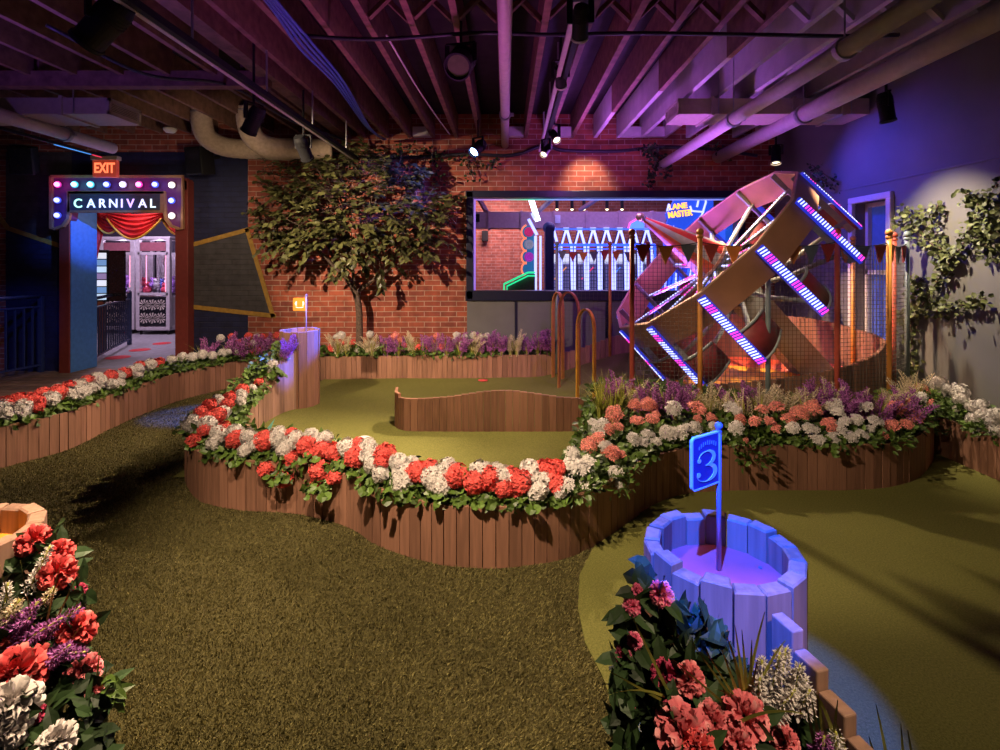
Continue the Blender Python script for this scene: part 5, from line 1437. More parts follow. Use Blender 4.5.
def umbel_mesh(name, m, seed, n=27, fs=0.40):
    """loose flattened cluster of five-petalled stars"""
    r = random.Random(seed); mb = MB()
    for i in range(n):
        q = math.sqrt((i + .5) / n); a = i * 2.39996 + r.uniform(-.3, .3); c = Vector((q * math.cos(a), q * math.sin(a), .55 * (1 - q * q) + r.uniform(-.12, .12))) * r.uniform(.9, 1.1)
        nn = (Vector((c.x * .8, c.y * .8, 1)) + rvec(r) * .4).normalized(); u, v = frame(nn, r); s = fs * r.uniform(.75, 1.15); vs = []; f_ = []
        for k in range(5):
            a0 = 2 * PI * k / 5; d = u * math.cos(a0) + v * math.sin(a0); e = u * math.cos(a0 + PI / 2) + v * math.sin(a0 + PI / 2); b = len(vs)
            vs += [c, c + d * s * .55 + e * s * .26 + nn * .03, c + d * s + nn * r.uniform(-.06, .06), c + d * s * .55 - e * s * .26 + nn * .03]; f_.append((b, b + 1, b + 2, b + 3))
        mb.add(vs, f_)
        if i % 5 == 0: mb.tube([(0, 0, -1.0), c], .03, 4, cap=False)
    return mb.mesh(name, m)
UMBELS = {c: [umbel_mesh('flower_head', M[m], 131 + i + 7 * j) for i in range(3)] for j, (c, m) in enumerate((('coral', 'coral'), ('white', 'white_petal'), ('salmon', 'salmon')))}
HEADS = {c: [head_mesh('flower_head', M[m], 31 + i + 7 * j) for i in range(3)] for j, (c, m) in enumerate((('coral', 'coral'), ('white', 'white_petal'), ('salmon', 'salmon')))}

def leaf(mb, c, d, n, L, Wd, fold=.2, k=0):
    """pointed leaf from c along d with upper side n"""
    s = d.cross(n).normalized(); n = s.cross(d).normalized()
    p = [c, c + d * L * .3 + s * Wd * .5 + n * L * fold * .25, c + d * L * .65 + s * Wd * .42 + n * L * fold * .2, c + d * L - n * L * fold * .3,
         c + d * L * .65 - s * Wd * .42 + n * L * fold * .2, c + d * L * .3 - s * Wd * .5 + n * L * fold * .25, c + d * L * .35 + n * 0, c + d * L * .7 - n * L * .02]
    mb.add(p, [(0, 1, 6), (1, 2, 7, 6), (2, 3, 7), (0, 6, 5), (6, 7, 4, 5), (7, 3, 4)])
def round_leaf(mb, c, n, r, rr=RND):
    u, v = frame(n, rr); m = 8; vs = [c - n * r * .25]
    for k in range(m):
        a = 2 * PI * k / m; q = r * (1 if k % 2 else .88) * (0.55 if k == 0 else 1); vs.append(c + u * q * math.cos(a) + v * q * math.sin(a) + n * r * .12 * math.sin(3 * a))
    mb.add(vs, [(0, 1 + k, 1 + (k + 1) % m) for k in range(m)])

def clump_mesh(seed, n, R_, lr, kind='round', m='leaf', zs=.75):
    r = random.Random(seed); mb = MB()
    for i in range(n):
        d = rvec(r); d.z = abs(d.z) * .9 + .0 if r.random() < .8 else d.z * .5
        p = Vector((d.x * R_, d.y * R_, d.z * R_ * zs)) * r.uniform(.6, 1.05)
        nn = (d + rvec(r) * .6 + Vector((0, 0, .5))).normalized()
        if kind == 'round': round_leaf(mb, p, nn, lr * r.uniform(.7, 1.2), r)
        else:
            dd = (d + rvec(r) * .7).normalized(); leaf(mb, p, dd, nn, lr * 2.2 * r.uniform(.7, 1.2), lr * 1.1)
        if i % 4 == 0: mb.tube([(0, 0, -.02), p * .6, p], .0022, 4, cap=False)
    return mb.mesh('foliage', M[m])
CLUMPS = [clump_mesh(50 + i, 62, .125, .026) for i in range(4)]
CLUMPS_POINT = [clump_mesh(60 + i, 90, .12, .020, 'point') for i in range(3)]
BIGLEAF = [clump_mesh(70 + i, 34, .10, .030, 'point', 'leaf_dark', .9) for i in range(3)]

# ray from the eye onto a bed: first point of the planted mound it meets
def sdf(poly, x, y):
    ins = False; dm = 9
    n = len(poly)
    for i in range(n):
        x0, y0 = poly[i]; x1, y1 = poly[(i + 1) % n]
        if (y0 > y) != (y1 > y) and x < (x1 - x0) * (y - y0) / (y1 - y0) + x0: ins = not ins
        dx, dy = x1 - x0, y1 - y0; t = max(0, min(1, ((x - x0) * dx + (y - y0) * dy) / (dx * dx + dy * dy + 1e-12)))
        dm = min(dm, math.hypot(x - x0 - dx * t, y - y0 - dy * t))
    return dm if ins else -dm
def on_bed(px, py, poly, ztop, lift, dmin, dmax):
    d = dmin; best = None
    while d < dmax:
        x = (px - 505) / F * d; z = EYE - (py - 262) / F * d
        if z < .75:
            s = sdf(poly, x, y := d)
            if s > -0.03:
                h = ztop(x, y) + (lift(s) if s > 0 else -.02)
                if z <= h:
                    return Vector((x, y, max(z, ztop(x, y) - .10)))
            if z < .12: return None
        d += .012
    return None

NUMW = ['no', 'one', 'two', 'three', 'four', 'five', 'six', 'seven', 'eight', 'nine']
TENS = {2: 'twenty', 3: 'thirty', 4: 'forty', 5: 'fifty', 6: 'sixty', 7: 'seventy', 8: 'eighty', 9: 'ninety'}
ORD1 = ['', 'first', 'second', 'third', 'fourth', 'fifth', 'sixth', 'seventh', 'eighth', 'ninth', 'tenth', 'eleventh', 'twelfth', 'thirteenth', 'fourteenth', 'fifteenth', 'sixteenth', 'seventeenth', 'eighteenth', 'nineteenth']
def ordinal(n):
    if n < 20: return ORD1[n]
    if n % 10 == 0: return TENS[n // 10][:-1] + 'ieth'
    return TENS[n // 10] + '-' + ORD1[n % 10]

def plant_heads(pts, poly, ztop, rad, bed, order, group, dmin, dmax, join=.15, lift=lambda s: .05 + .09 * min(1, s / .12), clumps=None, most=4, kind='hydrangea'):
    P = []
    for px, py, c, k in pts:
        p = on_bed(px, py, poly, ztop, lift, dmin, dmax)
        if p is not None: P.append((p, c, k))
    P.sort(key=order)
    used = [False] * len(P); plants = []
    for i in range(len(P)):
        if used[i]: continue
        g = [i]; used[i] = True
        for j in range(i + 1, len(P)):
            if not used[j] and len(g) < most and (P[j][0] - P[i][0]).length < join: g.append(j); used[j] = True
        plants.append([P[q] for q in g])
    cnt = {}
    for g in plants:
        key = tuple(sorted(c for _, c, _ in g)); cnt[key] = cnt.get(key, 0) + 1
    seen = {}
    for n_, g in enumerate(plants):
        cen = sum((p for p, _, _ in g), Vector()) / len(g)
        zt = ztop(cen.x, cen.y)
        # stand the plant inside its bed
        s = sdf(poly, cen.x, cen.y); bx, by = cen.x, cen.y
        if s < .05:
            for step in range(40):
                by += .01
                if sdf(poly, bx, by) > .06: break
        cols = {}
        for _, c, _ in g: cols[c] = cols.get(c, 0) + 1
        desc = ', '.join(f'{NUMW[k]} {c}' for c, k in sorted(cols.items()))
        lab = f'{desc} {kind}, {ordinal(n_ + 1)} {bed}'
        root = empty('flowering_' + kind, (bx, by, zt - .03), lab, 'plant', group)
        rl = Vector(root.location)
        f_ = link('foliage', (clumps or CLUMPS)[RND.randrange(len(clumps or CLUMPS))], root)
        sc = RND.uniform(.85, 1.1); f_.scale = (sc, sc, sc * RND.uniform(.8, 1.0)); f_.rotation_euler = (0, 0, RND.uniform(0, 6.28)); f_.location = (cen.x - bx, cen.y - by, min(0.02, cen.z - .09 - rl.z) if s > .05 else max(-.08, cen.z - .08 - rl.z))
        for p, c, k in g:
            h = link('flower_head', (UMBELS if kind == 'pentas' else HEADS)[c][RND.randrange(3)], root); r_ = rad * min(k, 1.22) * RND.uniform(.92, 1.08)
            h.location = p - rl; h.scale = (r_, r_, r_ * .92)
            view = Vector((-p.x * .15, -.5, .75)); q = (view + rvec() * .4).to_track_quat('Z', 'Y'); h.rotation_euler = q.to_euler()
    return plants

def zone(ox, oy, sc, data):
    out = []
    for e in data:
        x, y, c = e[:3]; k = e[3] if len(e) > 3 else 1.0
        out.append((ox + x / sc, oy + y / sc, {'c': 'coral', 'w': 'white', 's': 'salmon'}[c], k))
    return out
A = [(405, 215, 'w'), (398, 243, 'w', .7), (350, 285, 'c', .8), (325, 310, 'w', .8), (285, 315, 'c'), (280, 335, 'w'), (275, 360, 'w'), (235, 345, 'c'), (190, 360, 'w'), (155, 375, 'c'), (225, 372, 'c'), (125, 405, 'c', 1.1), (210, 405, 'w'), (190, 415, 'c'),
     (85, 450, 'w', 1.2), (150, 430, 'c'), (150, 455, 'w', 1.2), (140, 472, 'c'), (215, 468, 'c'), (195, 490, 'w', 1.2), (180, 522, 'w', 1.1), (95, 515, 'c', .9), (255, 480, 'w'), (260, 510, 'c', 1.1), (310, 500, 'w', 1.1), (295, 553, 'w', .9), (330, 535, 'w', .7), (375, 515, 'c', 1.25), (425, 500, 'w', 1.2), (450, 550, 'w', .9),
     (480, 488, 'c', .8), (490, 512, 'w', 1.1), (540, 535, 'c', 1.4), (560, 500, 'w', 1.0), (610, 508, 'w', 1.1), (600, 550, 'c', 1.1), (645, 560, 'c', 1.2), (555, 572, 'c', .8), (475, 585, 'c', .8), (380, 628, 'c', .95), (455, 665, 'c', 1.05), (595, 635, 'c', 1.3), (650, 658, 'c', .9), (578, 682, 'c', .7),
     (705, 545, 'w', 1.2), (740, 530, 'c', .9), (735, 580, 'c', 1.25), (790, 575, 'w', 1.1), (780, 540, 'w', 1.0), (800, 612, 'w', 1.0), (850, 570, 'c', 1.3), (835, 600, 'c', .9), (830, 650, 'w', .9), (905, 605, 'w', 1.1), (955, 612, 'w', 1.0), (925, 650, 'w', 1.4), (905, 695, 'w', 1.0), (975, 640, 'c', 1.2)]
B = [(75, 640, 'c', 1.2), (118, 625, 'c'), (185, 632, 'w', 1.2), (220, 655, 'c', 1.3), (130, 668, 'w', 1.3), (160, 697, 'w', 1.0), (20, 665, 'w', 1.5), (300, 680, 'c', 1.3), (355, 665, 'c', 1.2), (320, 635, 'w', 1.1), (378, 635, 'w', .9), (410, 658, 'w', 1.1), (412, 705, 'c', 1.0), (470, 682, 'c', 1.35), (440, 655, 'c', .9),
     (515, 632, 'w', 1.1), (545, 713, 'w', 1.1), (520, 660, 'w', 1.0), (570, 632, 'c', 1.2), (608, 632, 'c', 1.2), (615, 682, 'c', 1.1), (565, 668, 'w', .9), (630, 710, 'w', .9), (650, 690, 'w', .9),
     (680, 570, 'w', .9), (700, 622, 'w', 1.2), (735, 600, 'w', 1.0), (665, 610, 'w', .9), (745, 532, 's', .9), (780, 508, 's', .9), (790, 460, 'w', 1.25), (765, 445, 'w', .8), (845, 410, 's', 1.25), (862, 460, 's', .7), (830, 560, 's', 1.0), (815, 535, 'w', .9), (870, 570, 's', .7), (735, 682, 'w', .9), (850, 640, 'w', .9), (865, 690, 'w', .7), (825, 468, 's', .7), (930, 435, 's', .8), (935, 375, 's', .9), (975, 370, 's', .9)]
Cz = [(140, 590, 'w', .8), (130, 480, 's', .9), (95, 455, 'w', .8), (215, 295, 's', .9), (280, 297, 's', 1.1), (265, 300, 's', .8), (285, 350, 's', .9), (230, 358, 's', .9), (300, 335, 's', .6), (215, 430, 'w', 1.1), (245, 445, 'w', .8), (268, 412, 'w', 1.0), (345, 405, 'w', 1.1), (295, 443, 'w', .9), (370, 308, 'w', 1.2), (390, 405, 'w', 1.2), (420, 385, 'w', .8), (450, 385, 'w', 1.0), (460, 305, 's', 1.2), (480, 318, 's', .8), (520, 345, 's', .8), (465, 350, 's', .6), (595, 305, 'w', 1.1), (620, 318, 'w', .8),
      (615, 385, 'w', 1.0), (635, 350, 's', .8), (690, 360, 's', 1.0), (720, 312, 's', .9), (775, 303, 's', 1.1), (750, 360, 's', .9), (825, 350, 's', .9), (860, 325, 's', 1.0), (885, 330, 's', .8), (920, 305, 's', 1.2), (840, 385, 'w', .9), (910, 390, 'w', 1.0), (775, 390, 's', .7), (680, 458, 's', .6), (655, 435, 's', .4), (935, 430, 'w', 1.0), (980, 375, 's', .9), (530, 380, 'w', .8)]
Dz = [(430, 180, 's', 1.0), (445, 118, 'w', 1.1), (462, 140, 'w', .8), (460, 195, 'w', 1.0), (505, 222, 'w', 1.0), (540, 215, 'w', .9), (550, 122, 'w', 1.1), (585, 170, 'w', 1.0), (655, 125, 's', 1.1), (640, 185, 's', 1.0), (715, 155, 's', 1.1), (688, 180, 's', .8), (395, 232, 'w', .9), (442, 228, 'w', .9), (522, 165, 'w', .9), (735, 90, 'w', .9), (738, 62, 's', 1.1), (765, 105, 's', .6), (615, 218, 's', .6), (480, 170, 'w', .8), (700, 105, 's', .7), (745, 35, 's', .8), (570, 195, 'w', .6)]
front_pts = zone(170, 310, 3.948, A) + zone(400, 310, 3.948, B)
bed_pts = zone(580, 330, 3.948, Cz) + zone(700, 370, 3.333, Dz)
def zt_right(x, y): return TOP + .11 * max(0.0, min(1.0, (y - 3.35) / .6))
def zt_front(x, y): return top_front(x, y) if x < .7 else zt_right(x, y)
fp = [p for p in front_pts if p[0] < 562]; rp = [p for p in front_pts if p[0] >= 562] + bed_pts
def ang_front(e): p = e[0]; return (-p.y * 1.5 + p.x) if p.x < -1.7 else p.x * 1.0 - 3.37 * 1.5 + 1.0
plant_heads(fp, FRONT_POLY, zt_front, .047, 'along the winding planter from the tall barrel', ang_front, 'hydrangeas in the winding front planter', 2.2, 5.6)
plant_heads(rp, FRONT_POLY, zt_front, .044, 'towards the ivy before the wheel', lambda e: e[0].x, 'pentas in the bed before the wheel', 2.3, 4.6, .17, lambda s: .07 + .10 * min(1, s / .12), CLUMPS_POINT + CLUMPS[:2], 4, 'pentas')
Lz = [(20, 405, 'w', 1.0), (5, 380, 'w', .9), (20, 368, 'c', .9), (70, 357, 'c', 1.1), (85, 390, 'w', 1.35), (120, 355, 'c', 1.0), (145, 365, 'c', 1.0), (150, 385, 'c', .7), (172, 332, 'c', .9), (200, 350, 'w', 1.1), (230, 325, 'c', 1.1), (270, 305, 'c', 1.0), (225, 312, 'w', .8), (310, 325, 'w', 1.1), (315, 298, 'w', 1.0), (275, 330, 'w', .9), (345, 282, 'c', 1.0), (385, 280, 'w', 1.2), (365, 307, 'w', .9), (340, 320, 'w', .8),
      (435, 262, 'c', 1.0), (490, 250, 'c', 1.0), (470, 262, 'w', .9), (440, 295, 'w', .9), (472, 287, 'w', .8), (515, 237, 'w', .8), (545, 235, 'w', .9), (545, 258, 'w', .8), (550, 218, 'c', .8), (590, 215, 'w', 1.0), (620, 212, 'c', .9), (632, 203, 'c', .7), (650, 190, 'w', .8), (680, 195, 'w', .8), (720, 185, 'w', .9), (760, 185, 'w', .9), (800, 175, 'w', .9), (840, 180, 'w', .8), (880, 170, 'w', .9), (930, 160, 'w', .9), (970, 160, 'w', .9),
      (700, 147, 'w', 1.1), (675, 150, 'w', .9), (730, 150, 'w', .8), (745, 128, 'c', .9), (770, 118, 'w', .8), (800, 117, 'c', .9), (830, 110, 'c', .9), (850, 112, 'c', .8), (868, 105, 'w', .8), (910, 103, 'c', 1.0), (950, 130, 'c', .9), (985, 105, 'c', .9), (970, 128, 'w', .8), (810, 140, 'c', .7), (885, 138, 'w', .7)]
Bk = [(200, 112, 'w', .9), (245, 105, 'c', .9), (275, 130, 'c', .9), (310, 102, 'c', .9), (330, 130, 'w', .9), (345, 105, 'w', .8), (370, 105, 'c', .9), (345, 155, 'c', .9), (325, 165, 'c', .7), (390, 120, 'w', .7), (425, 100, 'c', .9), (440, 108, 'c', .7), (270, 160, 'w', .7), (230, 165, 'w', .7),
      (675, 100, 'w', 1.1), (655, 105, 'w', .7), (640, 150, 'c', .9), (690, 130, 'c', .6), (720, 127, 'c', .7), (790, 95, 'w', .9), (800, 130, 'w', .6), (820, 145, 'w', .6), (740, 160, 'w', .7), (890, 103, 's', 1.1), (860, 130, 's', .8), (875, 110, 's', .8), (925, 142, 'c', .8), (910, 120, 's', .6), (975, 148, 'c', .8)]
Bk2 = [(15, 140, 'c', .8), (75, 147, 'c', .9), (112, 147, 'c', .8), (165, 142, 'c', 1.0), (195, 145, 'c', .7), (145, 102, 's', .9), (130, 125, 's', .5), (225, 100, 'w', .9), (255, 105, 'w', .8), (290, 98, 'w', .9), (318, 108, 'w', .9), (345, 102, 'w', .8), (270, 125, 'w', .6), (240, 130, 'w', .5), (305, 130, 'w', .5), (215, 120, 'w', .6)]
lp = zone(0, 310, 3.948, Lz); bp = zone(170, 310, 3.948, Bk) + zone(400, 310, 3.948, Bk2)
zt0 = lambda x, y: TOP
plant_heads(lp, LEFT_POLY, zt0, .057, 'in the boardwalk border from its front end', lambda e: e[0].y, 'hydrangeas in the boardwalk border', 3.2, 6.7, .20)
plant_heads(bp, LEFT_POLY, zt0, .050, 'under the brick wall from the mural', lambda e: e[0].x, 'flowers under the brick wall', 5.5, 6.8, .20, lambda s: .10 + .16 * min(1, s / .10), CLUMPS_POINT + CLUMPS[:2])
Rz = [(800, 45, 'w', 1.1), (822, 60, 'w', .8), (865, 72, 'w', 1.25), (870, 95, 'w', .9), (905, 120, 'w', .8), (935, 118, 'w', 1.0), (915, 165, 'w', 1.0), (945, 148, 'w', 1.0), (970, 165, 'w', 1.0), (990, 150, 'w', .9), (930, 205, 'w', .8), (985, 200, 'w', .9), (855, 130, 'w', .5), (780, 165, 'w', .7)]
plant_heads(zone(700, 370, 3.333, Rz), RIGHT_POLY, zt0, .050, 'in the planter at the plaster wall', lambda e: -e[0].y, 'white flowers at the plaster wall', 2.2, 4.4, .18, lambda s: .08 + .16 * min(1, s / .08), CLUMPS_POINT)

# ground-cover leaves filling the beds (nobody could count them)
def fill(name, poly, ztop, n, seed, label, lr=.024, m='leaf', up=.075, ymax=9):
    r = random.Random(seed); mb = MB(); xs = [p[0] for p in poly]; ys = [p[1] for p in poly]; k = 0; tries = 0
    while k < n and tries < n * 40:
        tries += 1
        x = r.uniform(min(xs), max(xs)); y = r.uniform(min(ys), min(ymax, max(ys))); s = sdf(poly, x, y)
        if s < -.02: continue
        z = ztop(x, y) + r.uniform(-.02, 1) * (up if s > .04 else up * .5)
        nn = (rvec(r) * .8 + Vector((0, -.25, .8))).normalized()
        if r.random() < .6: round_leaf(mb, Vector((x, y, z)), nn, lr * r.uniform(.7, 1.25), r)
        else:
            u, v = frame(nn, r); leaf(mb, Vector((x, y, z)), u, nn, lr * 2.6 * r.uniform(.7, 1.2), lr * 1.3)
        k += 1
    tag(mb.build(name, M[m], None, fix=False), label, 'foliage', None, 'stuff')
fill('foliage', FRONT_POLY, zt_front, 5200, 5, 'green leaves filling the winding planter between the flowers')
fill('foliage', LEFT_POLY, zt0, 3600, 6, 'green leaves filling the border planter between the flowers', .026, 'leaf', .09)
fill('foliage', RIGHT_POLY, zt0, 900, 7, 'green leaves filling the planter at the plaster wall', .022, 'leaf', .16)

# flower spikes, plumes and grass
def spike_mesh(name, m, L, r0, n, seed, fl=.010, bend=.03):
    r = random.Random(seed); mb = MB()
    for i in range(n):
        t = (i + .5) / n; a = i * 2.39996; rr = r0 * (1 - .75 * t) * r.uniform(.7, 1.1); c = Vector((bend * t * t + rr * math.cos(a), rr * math.sin(a), L * (.30 + .70 * t)))
        d = Vector((math.cos(a), math.sin(a), .7)).normalized(); u, v = frame(d, r); s = fl * (1.15 - .6 * t) * r.uniform(.8, 1.2)
        mb.add([c - u * s * .5, c + d * s * 1.0 + v * s * .5, c + u * s * .5 + d * s * .4, c + d * s * .9 - v * s * .5, c + d * s * 1.8], [(0, 1, 4), (1, 2, 4), (2, 3, 4), (3, 0, 4)])
    mb.tube([(0, 0, 0), (bend * .25, 0, L * .5), (bend, 0, L)], .0022, 5)
    return mb.mesh(name, m)
SP_PUR = [spike_mesh('flower_spike', M['purple'], .24, .018, 80, 90 + i, .014, .03 + .02 * i) for i in range(3)]
SP_CRE = [spike_mesh('flower_plume', M['cream'], .24, .017, 80, 95 + i, .010, .05 + .03 * i) for i in range(3)]
def blades_mesh(seed, n, L, spread, w=.0035, m='grass'):
    r = random.Random(seed); mb = MB()
    for i in range(n):
        a = r.uniform(0, 6.28); b = r.uniform(0, 1) ** .7 * spread; l = L * r.uniform(.6, 1.1); d = Vector((math.cos(a), math.sin(a), 0)); s = Vector((-d.y, d.x, 0)) * w
        P = [d * .015 * r.random() + d * (b * l * t * t) + Vector((0, 0, l * t * (1 - .25 * b * t))) for t in (0, .35, .7, 1.0)]
        vs = []
        for j, p in enumerate(P):
            k = (1, 1, .7, .05)[j]; vs += [p - s * k, p + s * k]
        mb.add(vs, [(0, 1, 3, 2), (2, 3, 5, 4), (4, 5, 7, 6)])
    return mb.mesh('grass_blades', M[m])
BLADES = [blades_mesh(101 + i, 44, .24, .75, .0026) for i in range(3)]
def spike_plant(p, kind, label, group, sc=1.0, n=6, seed=0):
    r = random.Random(seed); root = empty('salvia' if kind == 'p' else 'plume_grass', p, label, 'plant', group, r.uniform(0, 6.28)); root['kind'] = 'thing'
    b = link('grass_blades', BLADES[r.randrange(3)], root); b.scale = (sc, sc, sc * .9)
    for i in range(n):
        a = 6.28 * i / n + r.uniform(-.4, .4); o = link('flower_spike' if kind == 'p' else 'flower_plume', (SP_PUR if kind == 'p' else SP_CRE)[r.randrange(3)], root)
        o.location = (.02 * math.cos(a), .02 * math.sin(a), 0); s = sc * r.uniform(.75, 1.1); o.scale = (s, s, s); t = r.uniform(.12, .50); o.rotation_euler = (t * math.sin(a), -t * math.cos(a) * -1, a if r.random() < .5 else 0)
def spikes(pts, poly, ztop, where, group, dmin, dmax, sc, lift, order, n=6):
    P = []
    for px, py, k in pts:
        p = on_bed(px, py, poly, ztop, lift, dmin, dmax)
        if p: P.append((p, k))
    P.sort(key=order)
    c = {'p': 0, 'c': 0}
    for i, (p, k) in enumerate(P):
        c[k] += 1; z = ztop(p.x, p.y) - .02
        spike_plant((p.x, p.y, z), k, f'{"purple salvia spikes" if k == "p" else "cream feathery plume grass"}, {ordinal(c[k])} {where}', group, sc * RND.uniform(.9, 1.15), n, 200 + i)
sp1 = [(580 + x / 3.948, 330 + y / 3.948, k) for x, y, k in ((100, 235, 'p'), (145, 215, 'p'), (205, 225, 'c'), (240, 255, 'p'), (285, 250, 'p'), (335, 235, 'p'), (375, 250, 'p'), (420, 240, 'p'), (510, 250, 'c'), (560, 245, 'c'), (620, 250, 'p'), (690, 250, 'p'), (710, 268, 'c'), (745, 255, 'c'), (800, 255, 'c'), (850, 255, 'c'), (895, 272, 'c'), (930, 250, 'p'), (975, 260, 'c'), (645, 275, 'c'))]
sp1 += [(700 + x / 3.333, 370 + y / 3.333, k) for x, y, k in ((355, 100, 'c'), (350, 70, 'p'), (400, 90, 'p'), (440, 85, 'p'), (480, 75, 'p'), (500, 100, 'p'), (555, 90, 'c'), (590, 80, 'p'), (600, 130, 'p'), (625, 75, 'c'), (660, 70, 'c'), (690, 85, 'p'), (695, 45, 'c'), (725, 40, 'c'), (510, 120, 'p'), (680, 120, 'p'))]
spikes(sp1, FRONT_POLY, zt_right, 'along the bed before the wheel from the hoops', 'spiky plants before the wheel', 3.55, 4.6, 1.0, lambda s: .17, lambda e: e[0].x)
sp2 = [(x, y, k) for x, y, k in ((203, 331, 'p'), (212, 329, 'c'), (221, 328, 'c'), (230, 330, 'p'), (243, 333, 'p'), (255, 333, 'p'), (268, 333, 'p'), (278, 334, 'p'), (285, 331, 'p'), (338, 330, 'c'), (347, 330, 'c'), (372, 330, 'c'), (386, 329, 'p'), (398, 331, 'p'), (413, 329, 'c'), (424, 330, 'p'), (434, 330, 'p'), (447, 331, 'p'), (460, 331, 'p'), (473, 331, 'c'), (481, 330, 'p'), (492, 330, 'p'), (502, 330, 'p'), (511, 330, 'c'), (517, 329, 'c'), (527, 331, 'p'), (538, 331, 'p'), (549, 331, 'p'), (565, 331, 'c'), (571, 332, 'c'))]
spikes(sp2, LEFT_POLY, zt0, 'under the brick wall from the doorway to the hoops', 'spiky plants under the brick wall', 5.6, 6.9, 1.15, lambda s: .36, lambda e: e[0].x, 7)
sp3 = [(285, 360, 'p'), (288, 352, 'p'), (293, 345, 'p'), (281, 363, 'p')]
spikes(sp3, FRONT_POLY, zt_front, 'on the slope against the tall barrel', 'spiky plants on the sloping bed', 4.6, 5.4, .8, lambda s: .13, lambda e: e[0].y, 5)
for i, (px, py) in enumerate(((600, 396), (606, 388), (613, 402), (622, 393), (642, 392))):
    p = on_bed(px, py, FRONT_POLY, zt_right, lambda s: .14, 3.6, 4.6)
    if p:
        root = empty('tall_grass', (p.x, p.y, zt_right(p.x, p.y) - .02), ['tuft of yellow green grass touching the yellow hoop', 'tuft of tall grass one step behind the yellow hoop tuft', 'tuft of tall grass over the white pentas by the spiral wall', 'tuft of tall grass at the red fence post', 'tuft of tall grass just beyond the red fence post'][i], 'plant', 'grass tufts by the hoops'); root['kind'] = 'thing'
        b = link('grass_blades', BLADES[i % 3], root); b.scale = (1.2, 1.2, 1.25)

# ------------------------------------------------------------------ the tree against the brick wall
tree = empty('ficus_tree', (-1.83, 6.55, TOP - .03), 'small leafy tree in front of the red brick wall', 'tree')
T0 = Vector(tree.location)
mb = MB(); r = random.Random(21)
tw = []
def limb(P, r0, r1):
    q = [Vector(p) - T0 for p in smooth_path([Vector(p) for p in P], 5)]
    mb.tube(q, [r0 + (r1 - r0) * i / (len(q) - 1) for i in range(len(q))], 9); return [p + T0 for p in q]
dT = 6.5
def tp(px, py, d=dT): return atd(px, py, d)
trunk = limb([(-1.83, 6.55, TOP - .03), tp(359, 310), tp(355, 291)], .045, .036)
L1 = limb([tp(355, 292), tp(345, 278), tp(335, 268), tp(322, 254, 6.4), tp(305, 245, 6.3), tp(285, 240, 6.25)], .028, .010)
L2 = limb([tp(355, 292), tp(353, 272), tp(350, 250, 6.45), tp(346, 225, 6.4), tp(340, 195, 6.35)], .024, .008)
L3 = limb([tp(356, 293), tp(365, 286), tp(378, 276), tp(390, 268, 6.52), tp(396, 255, 6.5), tp(398, 235, 6.45), tp(405, 215, 6.4)], .030, .008)
L4 = limb([tp(378, 276), tp(372, 262, 6.45), tp(366, 245, 6.4), tp(372, 215, 6.35), tp(380, 185, 6.3)], .018, .006)
L5 = limb([tp(335, 268), tp(330, 250, 6.5), tp(318, 225, 6.45), tp(305, 200, 6.4), tp(290, 185, 6.35)], .018, .006)
L6 = limb([tp(390, 268), tp(410, 258, 6.55), tp(428, 245, 6.5), tp(438, 232, 6.5)], .014, .005)
mb.build('trunk', M['bark'], tree, True)
lf = MB(); twg = MB()
sprays = []
# crown: an ellipsoid of leafy sprays, with a few trailing outside it
while len(sprays) < 330:
    px = r.uniform(262, 442); py = r.uniform(152, 275); e = ((px - 352) / 88) ** 2 + ((py - 214) / 60) ** 2
    if e > 1 or (py > 255 and 325 < px < 390 and r.random() < .8): continue
    if py > 248 and not (335 < px < 365 and py < 262): continue
    sprays.append((px, py, 6.40 + r.uniform(-.32, .15) * math.sqrt(max(0.1, 1 - e))))
sprays += [(px, py, 6.46 + .1 * r.uniform(-1, .5)) for px, py in ((266, 225), (262, 217), (272, 232), (292, 252), (300, 256), (270, 170), (280, 168), (430, 252), (425, 246), (436, 238), (442, 195), (447, 202), (352, 262), (380, 268), (358, 256), (385, 258), (425, 235), (415, 228), (300, 165), (330, 158), (355, 152), (370, 155), (345, 150), (440, 240), (350, 268))]
for px, py, d in sprays:
    c = atd(px, py, d) - T0; dd = (c - Vector((0, 0, 1.55))).normalized(); dd = (dd + rvec(r) * .8 + Vector((0, -.2, -.15))).normalized(); L = r.uniform(.20, .32)
    twg.tube([c - dd * .14, c, c + dd * L * .8 + Vector((0, 0, -.02))], .004, 4)
    n_ = r.randint(8, 12)
    for i in range(n_):
        p = c + dd * (L * (i + .3) / n_) - Vector((0, 0, .03 * (i / n_) ** 2)); sd = dd.cross(Vector((0, 0, 1))).normalized() * (1 if i % 2 else -1)
        d2 = (sd * .8 + dd * .6 + rvec(r) * .35).normalized(); nn = (Vector((0, -.4, 1)) + rvec(r) * .6).normalized()
        leaf(lf, p, (d2 - Vector((0, 0, .35))).normalized(), nn, r.uniform(.075, .115), r.uniform(.045, .068), .25)
lf.build('crown', M['leaf_tree'], tree, fix=False); twg.build('twigs', M['bark'], tree, fix=False)

